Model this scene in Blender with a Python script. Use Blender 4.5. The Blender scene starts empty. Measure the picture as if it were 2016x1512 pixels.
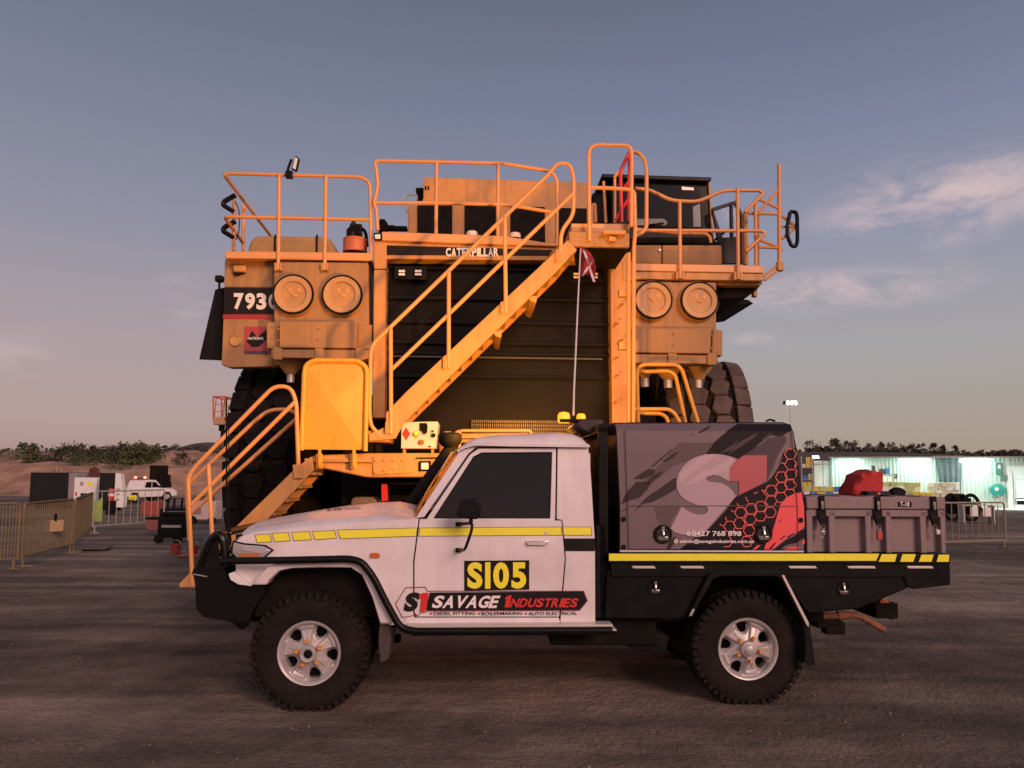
import bpy, bmesh, math, random
from math import radians as R, sin, cos, pi, tan, atan, sqrt
from mathutils import Vector, Matrix, noise as mnoise
from mathutils.geometry import tessellate_polygon

# ---------------------------------------------------------------- camera, world, sun, exposure
SC = bpy.context.scene
COL = SC.collection
FPX = 1456.0                       # focal length in pixels of the 2016 px wide photograph
CY = 817.0                         # row of the principal point (the picture is cropped a little low)
PITCH = atan((932 - CY) / FPX)
ROLL = R(0.4)
CM = (Matrix.Rotation(pi / 2 + PITCH, 3, 'X') @ Matrix.Rotation(ROLL, 3, 'Z'))

def ray(px, py):
    return CM @ Vector(((px - 1008) / FPX, (CY - py) / FPX, -1.0))

_v = ray(611, 1393)
EYE = -(_v.z * 5.45 / _v.y)        # eye height that puts the near tyres on the ground
EYEV = Vector((0, 0, EYE))

cam = bpy.data.cameras.new('camera')
cam.sensor_width = 36
cam.lens = 36 * FPX / 2016
cam.shift_y = (CY - 756) / 2016
cam.clip_end = 6000
cam.clip_start = 0.05
camo = bpy.data.objects.new('camera', cam)
COL.objects.link(camo)
camo.matrix_world = Matrix.Translation(EYEV) @ CM.to_4x4()
SC.camera = camo

SC.view_settings.view_transform = 'Standard'
SC.view_settings.look = 'None'
SC.view_settings.exposure = 0
SC.view_settings.gamma = 1

def lin(h):
    h = h.lstrip('#')
    o = []
    for i in (0, 2, 4):
        c = int(h[i:i + 2], 16) / 255
        o.append(c / 12.92 if c < .04045 else ((c + .055) / 1.055) ** 2.4)
    return (o[0], o[1], o[2], 1)

world = bpy.data.worlds.new('World')
SC.world = world
world.use_nodes = True
def build_world():
    nt = world.node_tree
    nt.nodes.clear()
    N = nt.nodes.new
    L = nt.links.new
    out = N('ShaderNodeOutputWorld')
    bg = N('ShaderNodeBackground')
    tc = N('ShaderNodeTexCoord')
    sep = N('ShaderNodeSeparateXYZ')
    L(tc.outputs['Generated'], sep.inputs[0])
    def ramp(stops):
        r = N('ShaderNodeValToRGB')
        e = r.color_ramp.elements
        while len(e) < len(stops):
            e.new(0.5)
        for k, (p, c) in enumerate(stops):
            e[k].position = p
            e[k].color = c if len(c) == 4 else (*c, 1)
        L(sep.outputs['Z'], r.inputs[0])
        return r
    def mix(fac, a, b, kind='MIX'):
        m = N('ShaderNodeMix')
        m.data_type = 'RGBA'
        m.blend_type = kind
        m.clamp_result = False
        if isinstance(fac, float):
            m.inputs[0].default_value = fac
        else:
            L(fac, m.inputs[0])
        for s, i in ((a, 6), (b, 7)):
            if isinstance(s, tuple):
                m.inputs[i].default_value = s
            else:
                L(s, m.inputs[i])
        return m.outputs[2]
    def mp(src, a, b, c, d, smooth=True):
        m = N('ShaderNodeMapRange')
        if smooth:
            m.interpolation_type = 'SMOOTHSTEP'
        L(src, m.inputs[0])
        for i, val in ((1, a), (2, b), (3, c), (4, d)):
            m.inputs[i].default_value = val
        return m.outputs[0]
    def math(op, a, b):
        m = N('ShaderNodeMath')
        m.operation = op
        for s, i in ((a, 0), (b, 1)):
            if isinstance(s, (int, float)):
                m.inputs[i].default_value = s
            else:
                L(s, m.inputs[i])
        return m.outputs[0]
    left = ramp(FRONT_LEFT)
    right = ramp(FRONT_RIGHT)
    back = ramp(BACK)
    front = mix(mp(sep.outputs['X'], -0.45, 0.5, 0, 1), left.outputs[0], right.outputs[0])
    # thin pink-lit cirrus, only in some parts of the sky
    mpn = N('ShaderNodeMapping')
    mpn.inputs['Scale'].default_value = (2.4, 2.4, 6.0)
    mpn.inputs['Rotation'].default_value = (0, R(-9), 0)
    L(tc.outputs['Generated'], mpn.inputs[0])
    nz = N('ShaderNodeTexNoise')
    nz.inputs['Scale'].default_value = 4.6
    nz.inputs['Detail'].default_value = 9
    nz.inputs['Roughness'].default_value = 0.62
    nz.inputs['Distortion'].default_value = 0.5
    L(mpn.outputs[0], nz.inputs['Vector'])
    wisps = mp(nz.outputs[0], 0.36, 0.68, 0, 1)
    total = None
    for px, py, rad, amt in CLOUDS:
        d = ray(px, py).normalized()
        vm = N('ShaderNodeVectorMath')
        vm.operation = 'SUBTRACT'
        L(tc.outputs['Generated'], vm.inputs[0])
        vm.inputs[1].default_value = d
        sc = N('ShaderNodeVectorMath')
        sc.operation = 'MULTIPLY'
        L(vm.outputs[0], sc.inputs[0])
        sc.inputs[1].default_value = (1 / rad[0], 1 / rad[0], 1 / rad[1])
        ln = N('ShaderNodeVectorMath')
        ln.operation = 'LENGTH'
        L(sc.outputs[0], ln.inputs[0])
        m = mp(ln.outputs[1], 0.15, 1.0, amt, 0)
        total = m if total is None else math('MAXIMUM', total, m)
    front = mix(math('MULTIPLY', total, wisps), front, CLOUD_COL)
    sky = mix(mp(sep.outputs['Y'], 0.25, -0.55, 0, 1), front, back.outputs[0])
    sk = N('ShaderNodeTexSky')
    sk.sky_type = 'NISHITA'
    sk.sun_disc = False
    sk.sun_elevation = R(SUN_EL)
    sk.sun_rotation = R(180 + SUN_AZ)
    skm = mix(1.0, sk.outputs[0], (0.0025, 0.0025, 0.0025, 1), 'MULTIPLY')
    L(mix(1.0, sky, skm, 'ADD'), bg.inputs[0])
    bg.inputs[1].default_value = SKY_STRENGTH
    L(bg.outputs[0], out.inputs[0])

SUN_EL, SUN_AZ = 24, -32           # low dusk glow behind the camera, to its right
SKY_STRENGTH = 1.0
FRONT_LEFT = [(0.0, lin('#a3867e')), (0.06, lin('#b39a95')), (0.16, lin('#ab9b9f')), (0.30, lin('#8f8fa0')), (0.45, lin('#787d92')), (0.58, lin('#666c7c')), (1.0, lin('#4e5363'))]
FRONT_RIGHT = [(0.0, lin('#a3937f')), (0.06, lin('#a99b8f')), (0.16, lin('#a6a2a4')), (0.30, lin('#9093a8')), (0.45, lin('#757c96')), (0.58, lin('#616a80')), (1.0, lin('#4e5363'))]
BACK = [(0.0, (.62, .36, .30)), (0.12, (.92, .56, .50)), (0.40, (.72, .53, .56)), (0.7, (.34, .31, .37)), (1.0, (.20, .21, .27))]
CLOUDS = [(1870, 390, (0.17, 0.065), 0.95), (1660, 570, (0.19, 0.035), 0.85), (1490, 665, (0.05, 0.012), 0.5), (380, 590, (0.06, 0.05), 0.35), (1740, 420, (0.12, 0.035), 0.7), (10, 700, (0.08, 0.04), 0.3)]
CLOUD_COL = lin('#d0babb')
build_world()

sun = bpy.data.lights.new('sun', 'SUN')
sun.energy = 2.1
sun.angle = R(22)
sun.color = (1.0, 0.60, 0.48)
suno = bpy.data.objects.new('sun', sun)
COL.objects.link(suno)
_d = Vector((sin(R(SUN_AZ)) * cos(R(SUN_EL)), cos(R(SUN_AZ)) * cos(R(SUN_EL)), -sin(R(SUN_EL))))
suno.rotation_euler = _d.to_track_quat('-Z', 'Y').to_euler()
suno.location = (6, -12, 8)

# ---------------------------------------------------------------- frames: pixel + depth -> real place
class Frame:
    """an upright frame: x along the object's face, y (depth) away from the camera, z up"""
    def __init__(self, O, yaw):
        self.O = Vector((O[0], O[1], 0))
        self.yaw = yaw
        self.e = Vector((cos(yaw), sin(yaw), 0))
        self.n = Vector((-sin(yaw), cos(yaw), 0))
    def at(self, px, py, d=0.0):
        v = ray(px, py)
        t = (self.n.dot(self.O - EYEV) + d) / self.n.dot(v)
        p = EYEV + v * t
        return Vector((self.e.dot(p - self.O), d, p.z))
    def local(self, p):
        q = p - self.O
        return Vector((self.e.dot(q), self.n.dot(q), p.z))

def W(px, py, Y):
    v = ray(px, py)
    return EYEV + v * (Y / v.y)

def G(px, py, z=0.0):
    v = ray(px, py)
    return EYEV + v * ((z - EYE) / v.z)

# ---------------------------------------------------------------- materials
MATS = {}
def mat(name, col, rough=0.5, metal=0.0, var=0.0, vscale=6.0, bump=0.0, bscale=40.0, coat=0.0, emit=None, estr=0.0, dirt=None, dirt_amt=0.0, dscale=2.5, spec=0.5, trans=0.0, streak=0.0, grime=(.16, .10, .06)):
    if name in MATS:
        return MATS[name]
    m = bpy.data.materials.new(name)
    m.use_nodes = True
    nt = m.node_tree
    b = nt.nodes['Principled BSDF']
    if isinstance(col, str):
        col = lin(col)
    col = tuple(col[:3]) + (1,)
    b.inputs['Base Color'].default_value = col
    b.inputs['Roughness'].default_value = rough
    b.inputs['Metallic'].default_value = metal
    b.inputs['Coat Weight'].default_value = coat
    b.inputs['Coat Roughness'].default_value = 0.08
    b.inputs['Specular IOR Level'].default_value = spec
    if trans:
        b.inputs['Alpha'].default_value = 1 - trans
    if emit:
        b.inputs['Emission Color'].default_value = (*emit[:3], 1)
        b.inputs['Emission Strength'].default_value = estr
    L = nt.links.new
    tc = nt.nodes.new('ShaderNodeTexCoord')
    cur = None
    if var:
        n = nt.nodes.new('ShaderNodeTexNoise')
        n.inputs['Scale'].default_value = vscale
        n.inputs['Detail'].default_value = 6
        n.inputs['Roughness'].default_value = 0.6
        L(tc.outputs['Object'], n.inputs['Vector'])
        r = nt.nodes.new('ShaderNodeValToRGB')
        r.color_ramp.elements[0].position = 0.3
        r.color_ramp.elements[1].position = 0.7
        r.color_ramp.elements[0].color = tuple(c * (1 - var) for c in col[:3]) + (1,)
        r.color_ramp.elements[1].color = tuple(min(1, c * (1 + var)) for c in col[:3]) + (1,)
        L(n.outputs[0], r.inputs[0])
        cur = r.outputs[0]
        mr = nt.nodes.new('ShaderNodeMapRange')
        mr.inputs[3].default_value = max(0.02, rough - 0.12 * (rough > .15))
        mr.inputs[4].default_value = min(1, rough + 0.12)
        L(n.outputs[0], mr.inputs[0])
        L(mr.outputs[0], b.inputs['Roughness'])
    if dirt:
        n = nt.nodes.new('ShaderNodeTexNoise')
        n.inputs['Scale'].default_value = dscale
        n.inputs['Detail'].default_value = 10
        n.inputs['Roughness'].default_value = 0.7
        L(tc.outputs['Object'], n.inputs['Vector'])
        mr = nt.nodes.new('ShaderNodeMapRange')
        mr.inputs[1].default_value = 0.42
        mr.inputs[2].default_value = 0.75
        mr.inputs[4].default_value = dirt_amt
        L(n.outputs[0], mr.inputs[0])
        mx = nt.nodes.new('ShaderNodeMix')
        mx.data_type = 'RGBA'
        L(mr.outputs[0], mx.inputs[0])
        mx.inputs[6].default_value = col
        if cur:
            L(cur, mx.inputs[6])
        mx.inputs[7].default_value = (*dirt[:3], 1)
        cur = mx.outputs[2]
    if streak:
        mp_ = nt.nodes.new('ShaderNodeMapping')
        mp_.inputs['Scale'].default_value = (7, 7, .55)
        L(tc.outputs['Object'], mp_.inputs[0])
        n = nt.nodes.new('ShaderNodeTexNoise')
        n.inputs['Scale'].default_value = 1.3
        n.inputs['Detail'].default_value = 8
        n.inputs['Roughness'].default_value = 0.65
        L(mp_.outputs[0], n.inputs['Vector'])
        mr = nt.nodes.new('ShaderNodeMapRange')
        mr.inputs[1].default_value = 0.48
        mr.inputs[2].default_value = 0.78
        mr.inputs[4].default_value = streak
        L(n.outputs[0], mr.inputs[0])
        mx = nt.nodes.new('ShaderNodeMix')
        mx.data_type = 'RGBA'
        L(mr.outputs[0], mx.inputs[0])
        mx.inputs[6].default_value = col
        if cur:
            L(cur, mx.inputs[6])
        mx.inputs[7].default_value = (*grime[:3], 1)
        cur = mx.outputs[2]
    if cur:
        L(cur, b.inputs['Base Color'])
    if bump:
        n = nt.nodes.new('ShaderNodeTexNoise')
        n.inputs['Scale'].default_value = bscale
        n.inputs['Detail'].default_value = 5
        L(tc.outputs['Object'], n.inputs['Vector'])
        bp = nt.nodes.new('ShaderNodeBump')
        bp.inputs['Strength'].default_value = bump
        bp.inputs['Distance'].default_value = 0.01
        L(n.outputs[0], bp.inputs['Height'])
        L(bp.outputs[0], b.inputs['Normal'])
    MATS[name] = m
    return m

DUST = (.16, .105, .08)
M = dict(
    white=mat('white_paint', (.73, .69, .705), .32, var=.03, vscale=1.5, coat=.2, dirt=(.42, .32, .29), dirt_amt=.4, dscale=1.8, streak=.22, grime=(.36, .27, .24)),
    white_plain=mat('white_panel', (.74, .74, .73), .5, var=.05),
    yellow=mat('plant_yellow', (.58, .285, .088), .5, var=.08, vscale=2.2, dirt=(.30, .19, .11), dirt_amt=.45, dscale=1.6, spec=.35, streak=.5),
    yellow_dusty=mat('plant_yellow_dusty', (.39, .215, .088), .6, var=.10, vscale=1.4, dirt=(.24, .155, .10), dirt_amt=.5, dscale=1.1, spec=.3, streak=.6),
    beacon_lit_yellow=mat('beacon_lit_yellow', (.78, .37, .04), .45, var=.08, vscale=2, dirt=(.4, .2, .06), dirt_amt=.35, dscale=1.5, streak=.25),  # truck yellow with some of the beacon's golden glow put into the colour
    yellow_rail=mat('rail_yellow', (.70, .33, .118), .42, var=.08, vscale=1.5, dirt=(.40, .22, .12), dirt_amt=.3, dscale=1.3),
    yellow_dull=mat('dusty_yellow', (.50, .28, .09), .6, var=.12, vscale=2.2, dirt=(.22, .15, .10), dirt_amt=.6),
    rubber=mat('tyre_rubber', (.0135, .0112, .0108), .85, var=.3, vscale=9, bump=.25, bscale=60, dirt=(.036, .025, .021), dirt_amt=.6, dscale=5, spec=.12),
    rubber_clean=mat('dark_rubber', (.009, .009, .0095), .75, var=.2, bump=.2, spec=.15),
    rubber_dust=mat('dusty_tyre_rubber', (.085, .062, .052), .85, var=.3, vscale=3, bump=.3, bscale=25, dirt=(.17, .115, .09), dirt_amt=.8, dscale=2),
    rubber_groove=mat('tyre_groove', (.010, .009, .009), .9, spec=.1),
    black=mat('black_powder_coat', (.0055, .0058, .006), .36, var=.2, vscale=4, bump=.05, bscale=120, dirt=(.03, .023, .02), dirt_amt=.2, spec=.16),
    black_matt=mat('black_matt', (.007, .007, .007), .7, var=.2, spec=.15),
    dark=mat('underbody_dark', (.008, .0072, .0068), .85, var=.3, dirt=(.03, .022, .018), dirt_amt=.5, spec=.12),
    glass=mat('dark_tinted_glass', (.006, .0075, .008), .05, spec=.30),
    chrome=mat('polished_metal', (.62, .60, .58), .16, metal=1.0),
    alloy=mat('alloy_rim', (.50, .48, .48), .38, metal=.25, var=.06, dirt=(.26, .19, .16), dirt_amt=.45, dscale=6),
    steel=mat('galvanised_steel', (.46, .44, .40), .45, metal=.7, var=.2, vscale=8),
    silver=mat('bare_aluminium', (.62, .58, .54), .4, metal=.4),
    orange=mat('amber_plastic', (.55, .12, .02), .3, coat=.4),
    refl_yellow=mat('reflective_yellow', (.84, .80, .04), .4, var=.05, vscale=14),
    red=mat('red_paint', (.55, .03, .025), .4, var=.1),
    red_cloth=mat('red_cloth', (.42, .03, .03), .85, var=.18, vscale=7, bump=.3, bscale=90),
    rust=mat('rusty_pipe', (.20, .085, .05), .75, var=.4, vscale=14, bump=.3, bscale=60),
    olive=mat('orange_nut', (.72, .30, .05), .5),
)

# ---------------------------------------------------------------- mesh building
class MB:
    def __init__(self):
        self.v = []
        self.f = []
    def add(self, vs, fs):
        o = len(self.v)
        self.v += [tuple(p) for p in vs]
        self.f += [tuple(i + o for i in f) for f in fs]
        return self
    def box(self, x0, x1, y0, y1, z0, z1):
        vs = [(x, y, z) for z in (z0, z1) for y in (y0, y1) for x in (x0, x1)]
        return self.add(vs, [(0, 1, 3, 2), (4, 6, 7, 5), (0, 4, 5, 1), (2, 3, 7, 6), (0, 2, 6, 4), (1, 5, 7, 3)])
    def obox(self, c, s, m=None):
        m = m or Matrix.Identity(3)
        vs = [Vector(c) + m @ Vector((x * s[0] / 2, y * s[1] / 2, z * s[2] / 2)) for z in (-1, 1) for y in (-1, 1) for x in (-1, 1)]
        return self.add(vs, [(0, 1, 3, 2), (4, 6, 7, 5), (0, 4, 5, 1), (2, 3, 7, 6), (0, 2, 6, 4), (1, 5, 7, 3)])
    def prism(self, pts, y0, y1):
        """pts: (x, z) outline, extruded along depth"""
        n = len(pts)
        vs = [(p[0], y0, p[1]) for p in pts] + [(p[0], y1, p[1]) for p in pts]
        fs = [tuple(range(n)), tuple(range(2 * n - 1, n - 1, -1))]
        fs += [(i, (i + 1) % n, n + (i + 1) % n, n + i) for i in range(n)]
        return self.add(vs, fs)
    def ring(self, outer, inner, y0, y1):
        """frame between two outlines with the same number of points"""
        n = len(outer)
        vs = [(p[0], y, p[1]) for y in (y0, y1) for p in outer] + [(p[0], y, p[1]) for y in (y0, y1) for p in inner]
        fs = []
        for i in range(n):
            j = (i + 1) % n
            fs += [(i, j, 2 * n + j, 2 * n + i), (n + i, 3 * n + i, 3 * n + j, n + j), (i, n + i, n + j, j), (2 * n + i, 2 * n + j, 3 * n + j, 3 * n + i)]
        return self.add(vs, fs)
    def tube(self, path, r, n=8, closed=False, r2=None):
        path = [Vector(p) for p in path]
        k = len(path)
        rings = []
        up = None
        for i, p in enumerate(path):
            a = path[i - 1] if (i or closed) else None
            b = path[(i + 1) % k] if (i < k - 1 or closed) else None
            t = ((p - a).normalized() if a is not None else Vector()) + ((b - p).normalized() if b is not None else Vector())
            if t.length < 1e-6:
                t = (b or p) - (a or p)
            t.normalize()
            if up is None:
                up = t.orthogonal().normalized()
            up = (up - t * up.dot(t))
            up = up.normalized() if up.length > 1e-6 else t.orthogonal().normalized()
            s = t.cross(up)
            sc = 1.0
            if a is not None and b is not None:
                c = (p - a).normalized().dot((b - p).normalized())
                sc = 1 / max(.5, sqrt(max(0.0, (1 + c) / 2)))
            rr = r if r2 is None else r + (r2 - r) * i / (k - 1)
            rings.append([p + (up * cos(2 * pi * q / n) + s * sin(2 * pi * q / n)) * rr * (1 + (sc - 1) * .5) for q in range(n)])
        vs = [q for g in rings for q in g]
        fs = []
        for i in range(k if closed else k - 1):
            j = (i + 1) % k
            for q in range(n):
                w = (q + 1) % n
                fs.append((i * n + q, i * n + w, j * n + w, j * n + q))
        if not closed:
            fs += [tuple(range(n - 1, -1, -1)), tuple((k - 1) * n + q for q in range(n))]
        return self.add(vs, fs)
    def lathe(self, prof, c, axis=(0, 1, 0), n=32, start=0.0, cap=True):
        """prof: (radius, distance along axis)"""
        ax = Vector(axis).normalized()
        u = ax.orthogonal().normalized()
        w = ax.cross(u)
        c = Vector(c)
        vs = []
        for r, h in prof:
            for q in range(n):
                a = start + 2 * pi * q / n
                vs.append(c + ax * h + (u * cos(a) + w * sin(a)) * max(r, 1e-4))
        fs = []
        for i in range(len(prof) - 1):
            for q in range(n):
                z = (q + 1) % n
                fs.append((i * n + q, i * n + z, (i + 1) * n + z, (i + 1) * n + q))
        if cap:
            fs += [tuple(range(n - 1, -1, -1)), tuple((len(prof) - 1) * n + q for q in range(n))]
        return self.add(vs, fs)
    def grid(self, rows, flip=False):
        n = len(rows[0])
        vs = [p for r in rows for p in r]
        fs = []
        for i in range(len(rows) - 1):
            for q in range(n - 1):
                fs.append((i * n + q, i * n + q + 1, (i + 1) * n + q + 1, (i + 1) * n + q))
        return self.add(vs, fs)
    def flat(self, loops, y):
        """filled flat outline(s) in the x-z plane; later loops are holes"""
        tri = tessellate_polygon([[Vector((p[0], p[1], 0)) for p in l] for l in loops])
        pts = [p for l in loops for p in l]
        return self.add([(p[0], y, p[1]) for p in pts], [t for t in tri])
    def build(self, name, m, parent=None, bevel=0.0, seg=2, angle=35, smooth=True, warp=None, label=None, recalc=True):
        bm = bmesh.new()
        vs = [bm.verts.new(p) for p in self.v]
        for f in self.f:
            try:
                bm.faces.new([vs[i] for i in f])
            except ValueError:
                pass
        if recalc:
            bmesh.ops.recalc_face_normals(bm, faces=bm.faces)
        if warp:
            cuts, fn = warp
            for z in cuts:
                bmesh.ops.bisect_plane(bm, geom=bm.verts[:] + bm.edges[:] + bm.faces[:], plane_co=(0, 0, z), plane_no=(0, 0, 1))
            for v in bm.verts:
                v.co = fn(v.co)
        me = bpy.data.meshes.new(name)
        bm.to_mesh(me)
        bm.free()
        me.materials.append(M[m] if isinstance(m, str) else m)
        if smooth:
            me.polygons.foreach_set('use_smooth', [True] * len(me.polygons))
            me.set_sharp_from_angle(angle=R(angle))
        o = bpy.data.objects.new(name, me)
        COL.objects.link(o)
        if parent is not None:
            o.parent = parent
        if bevel:
            b = o.modifiers.new('bevel', 'BEVEL')
            b.width = bevel
            b.segments = seg
            b.limit_method = 'ANGLE'
            b.angle_limit = R(40)
        if label:
            o['label'] = label
        return o

def fillet(path, r, n=5):
    path = [Vector(p) for p in path]
    out = [path[0]]
    for i in range(1, len(path) - 1):
        a, p, b = path[i - 1], path[i], path[i + 1]
        d = min(r, (a - p).length * .48, (b - p).length * .48)
        s = p + (a - p).normalized() * d
        e = p + (b - p).normalized() * d
        for k in range(n + 1):
            t = k / n
            out.append(s * (1 - t) ** 2 + p * 2 * t * (1 - t) + e * t ** 2)
    out.append(path[-1])
    return out

def tag(o, label, cat, group=None, kind=None):
    if label:
        o['label'] = label
    if cat:
        o['category'] = cat
    if group:
        o['group'] = group
    if kind:
        o['kind'] = kind
    return o

def struct(o):
    o['kind'] = 'structure'
    return o

def empty(name, loc=(0, 0, 0), yaw=0.0, parent=None):
    o = bpy.data.objects.new(name, None)
    o.empty_display_size = 0.2
    COL.objects.link(o)
    o.location = loc
    o.rotation_euler = (0, 0, yaw)
    if parent is not None:
        o.parent = parent
    return o

def copy_tree(o, parent=None):
    c = o.copy()
    COL.objects.link(c)
    if parent is not None:
        c.parent = parent
    for ch in list(o.children):
        copy_tree(ch, c)
    return c

def text_mesh(s, bold=0.0):
    cu = bpy.data.curves.new('lettering', 'FONT')
    cu.body = s
    cu.offset = bold
    cu.resolution_u = 4
    ob = bpy.data.objects.new('lettering', cu)
    COL.objects.link(ob)
    dg = bpy.context.evaluated_depsgraph_get()
    me = ob.evaluated_get(dg).to_mesh()
    vs = [v.co.copy() for v in me.vertices]
    fs = [tuple(p.vertices) for p in me.polygons]
    bpy.data.objects.remove(ob)
    bpy.data.curves.remove(cu)
    x0, x1 = min(v.x for v in vs), max(v.x for v in vs)
    y0, y1 = min(v.y for v in vs), max(v.y for v in vs)
    return [((v.x - x0) / (x1 - x0), (v.y - y0) / (y1 - y0)) for v in vs], fs

def lettering(mb, s, quad, place, bold=0.0):
    """text filling the pixel quad (tl, tr, br, bl); place maps a pixel to a point"""
    uv, fs = text_mesh(s, bold)
    tl, tr, br, bl = quad
    vs = []
    for u, v in uv:
        x = (tl[0] * (1 - u) + tr[0] * u) * v + (bl[0] * (1 - u) + br[0] * u) * (1 - v)
        y = (tl[1] * (1 - u) + tr[1] * u) * v + (bl[1] * (1 - u) + br[1] * u) * (1 - v)
        vs.append(place(x, y))
    mb.add(vs, fs)
    return mb

def rectq(x0, y0, x1, y1, sh=0.0):
    return ((x0 + sh, y0), (x1 + sh, y0), (x1, y1), (x0, y1))

def islands(mb):
    """one MB per connected piece"""
    par = list(range(len(mb.v)))
    def find(i):
        while par[i] != i:
            par[i] = par[par[i]]
            i = par[i]
        return i
    for f in mb.f:
        for k in f[1:]:
            par[find(k)] = find(f[0])
    groups = {}
    for f in mb.f:
        groups.setdefault(find(f[0]), []).append(f)
    out = []
    for fs in groups.values():
        ids = sorted({i for f in fs for i in f})
        mp = {i: k for k, i in enumerate(ids)}
        m = MB()
        m.v = [mb.v[i] for i in ids]
        m.f = [tuple(mp[i] for i in f) for f in fs]
        out.append(m)
    return out

def build_each(mb, name, m, parent=None, **kw):
    return [i.build(name, m, parent, **kw) for i in islands(mb)]
# ================================================================ ground (real sheet to the horizon)
def ground_material():
    m = bpy.data.materials.new('packed_gravel')
    m.use_nodes = True
    nt = m.node_tree
    L = nt.links.new
    b = nt.nodes['Principled BSDF']
    b.inputs['Roughness'].default_value = 0.92
    b.inputs['Specular IOR Level'].default_value = 0.25
    tc = nt.nodes.new('ShaderNodeTexCoord')
    def nz(scale, det=8, rough=.62, dist=0.0):
        n = nt.nodes.new('ShaderNodeTexNoise')
        n.inputs['Scale'].default_value = scale
        n.inputs['Detail'].default_value = det
        n.inputs['Roughness'].default_value = rough
        n.inputs['Distortion'].default_value = dist
        L(tc.outputs['Object'], n.inputs['Vector'])
        return n.outputs[0]
    def ramp(src, a, ca, c, cc):
        r = nt.nodes.new('ShaderNodeValToRGB')
        e = r.color_ramp.elements
        e[0].position, e[1].position = a, c
        e[0].color, e[1].color = (*ca, 1), (*cc, 1)
        L(src, r.inputs[0])
        return r.outputs[0]
    def mix(fac, a, c, kind='MIX'):
        x = nt.nodes.new('ShaderNodeMix')
        x.data_type = 'RGBA'
        x.blend_type = kind
        if isinstance(fac, float):
            x.inputs[0].default_value = fac
        else:
            L(fac, x.inputs[0])
        L(a, x.inputs[6])
        L(c, x.inputs[7])
        return x.outputs[2]
    big = ramp(nz(0.22, 6, .55, .6), .36, (.092, .077, .067), .66, (.285, .230, .195))
    mid = ramp(nz(1.7, 9, .68, .3), .33, (.66, .65, .64), .70, (1.25, 1.23, 1.2))
    mpn = nt.nodes.new('ShaderNodeMapping')
    mpn.inputs['Scale'].default_value = (.10, 1.0, 1)
    mpn.inputs['Rotation'].default_value = (0, 0, R(-7))
    L(tc.outputs['Object'], mpn.inputs[0])
    tn = nt.nodes.new('ShaderNodeTexNoise')
    tn.inputs['Scale'].default_value = 1.5
    tn.inputs['Detail'].default_value = 5
    tn.inputs['Roughness'].default_value = .55
    L(mpn.outputs[0], tn.inputs['Vector'])
    track = ramp(tn.outputs[0], .36, (.46, .46, .48), .62, (1.22, 1.18, 1.15))
    fine = ramp(nz(42, 7, .75), .34, (.74, .74, .74), .68, (1.28, 1.27, 1.25))
    c = mix(1.0, mix(1.0, mix(1.0, big, mid, 'MULTIPLY'), track, 'MULTIPLY'), fine, 'MULTIPLY')
    L(c, b.inputs['Base Color'])
    add = nt.nodes.new('ShaderNodeMath')
    add.operation = 'MULTIPLY_ADD'
    vo = nt.nodes.new('ShaderNodeTexVoronoi')
    vo.inputs['Scale'].default_value = 30
    L(tc.outputs['Object'], vo.inputs['Vector'])
    L(vo.outputs['Distance'], add.inputs[0])
    add.inputs[1].default_value = -.22
    L(nz(5.5, 9, .64), add.inputs[2])
    bp = nt.nodes.new('ShaderNodeBump')
    bp.inputs['Strength'].default_value = 1.0
    bp.inputs['Distance'].default_value = 0.034
    L(add.outputs[0], bp.inputs['Height'])
    L(bp.outputs[0], b.inputs['Normal'])
    return m

M['ground'] = ground_material()
random.seed(7)
def GZ(x, y):
    """the yard falls away a little at the far left"""
    def s(a, b_, v):
        t = max(0, min(1, (v - a) / (b_ - a)))
        return t * t * (3 - 2 * t)
    return -.62 * s(24, 52, y) * s(-6, -13, x)
def build_ground():
    mb = MB()
    xs = [-3000, -900, -300, -100, -60, -40, -30, -24, -20, -17, -14, -12] + [-10 + .25 * i for i in range(81)] + [20, 40, 100, 300, 900, 3000]
    ys = [-400, -100, -30, -10, -3, 0] + [1 + .2 * i for i in range(51)] + [13, 16, 20, 24, 28, 32, 36, 40, 45, 50, 55, 60, 80, 160, 400, 1000, 4000]
    rows = []
    for y in ys:
        row = []
        for x in xs:
            z = 0.0
            if -10 <= x <= 10 and 1 <= y <= 11:
                z = .022 * mnoise.noise(Vector((x * .8, y * .8, 0))) + .012 * mnoise.noise(Vector((x * 2.7, y * 2.7, 3)))
            row.append((x, y, z + GZ(x, y) - .012))
        rows.append(row)
    struct(mb.grid(rows).build('ground', 'ground'))
    g = MB()
    for k in range(5200):
        y = 2.2 + 7.5 * random.random() ** 1.5
        x = random.uniform(-.85, .85) * (y + 1)
        s = random.choice((.004, .004, .005, .006, .007, .009)) * random.uniform(.7, 1.4)
        if random.random() < .02:
            s *= 1.9
        a = random.random() * 6
        z = .022 * mnoise.noise(Vector((x * .8, y * .8, 0))) + .012 * mnoise.noise(Vector((x * 2.7, y * 2.7, 3))) - .012
        vs = [Vector((x, y, z)) + Vector((cos(a + i * 2 * pi / 5) * s * random.uniform(.7, 1.2), sin(a + i * 2 * pi / 5) * s * random.uniform(.7, 1.2), -.002)) for i in range(5)]
        vs += [Vector((x, y, z)) + (v - Vector((x, y, z))) * .6 + Vector((0, 0, s * random.uniform(.5, .9))) for v in vs[:5]]
        g.add(vs, [(i, (i + 1) % 5, 5 + (i + 1) % 5, 5 + i) for i in range(5)] + [(5, 6, 7, 8, 9)])
    o = g.build('gravel', mat('loose_stone', (.145, .110, .092), .9, var=.45, vscale=30), smooth=False)
    tag(o, 'loose pebbles scattered over the packed gravel yard', 'gravel', kind='stuff')

build_ground()

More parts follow.
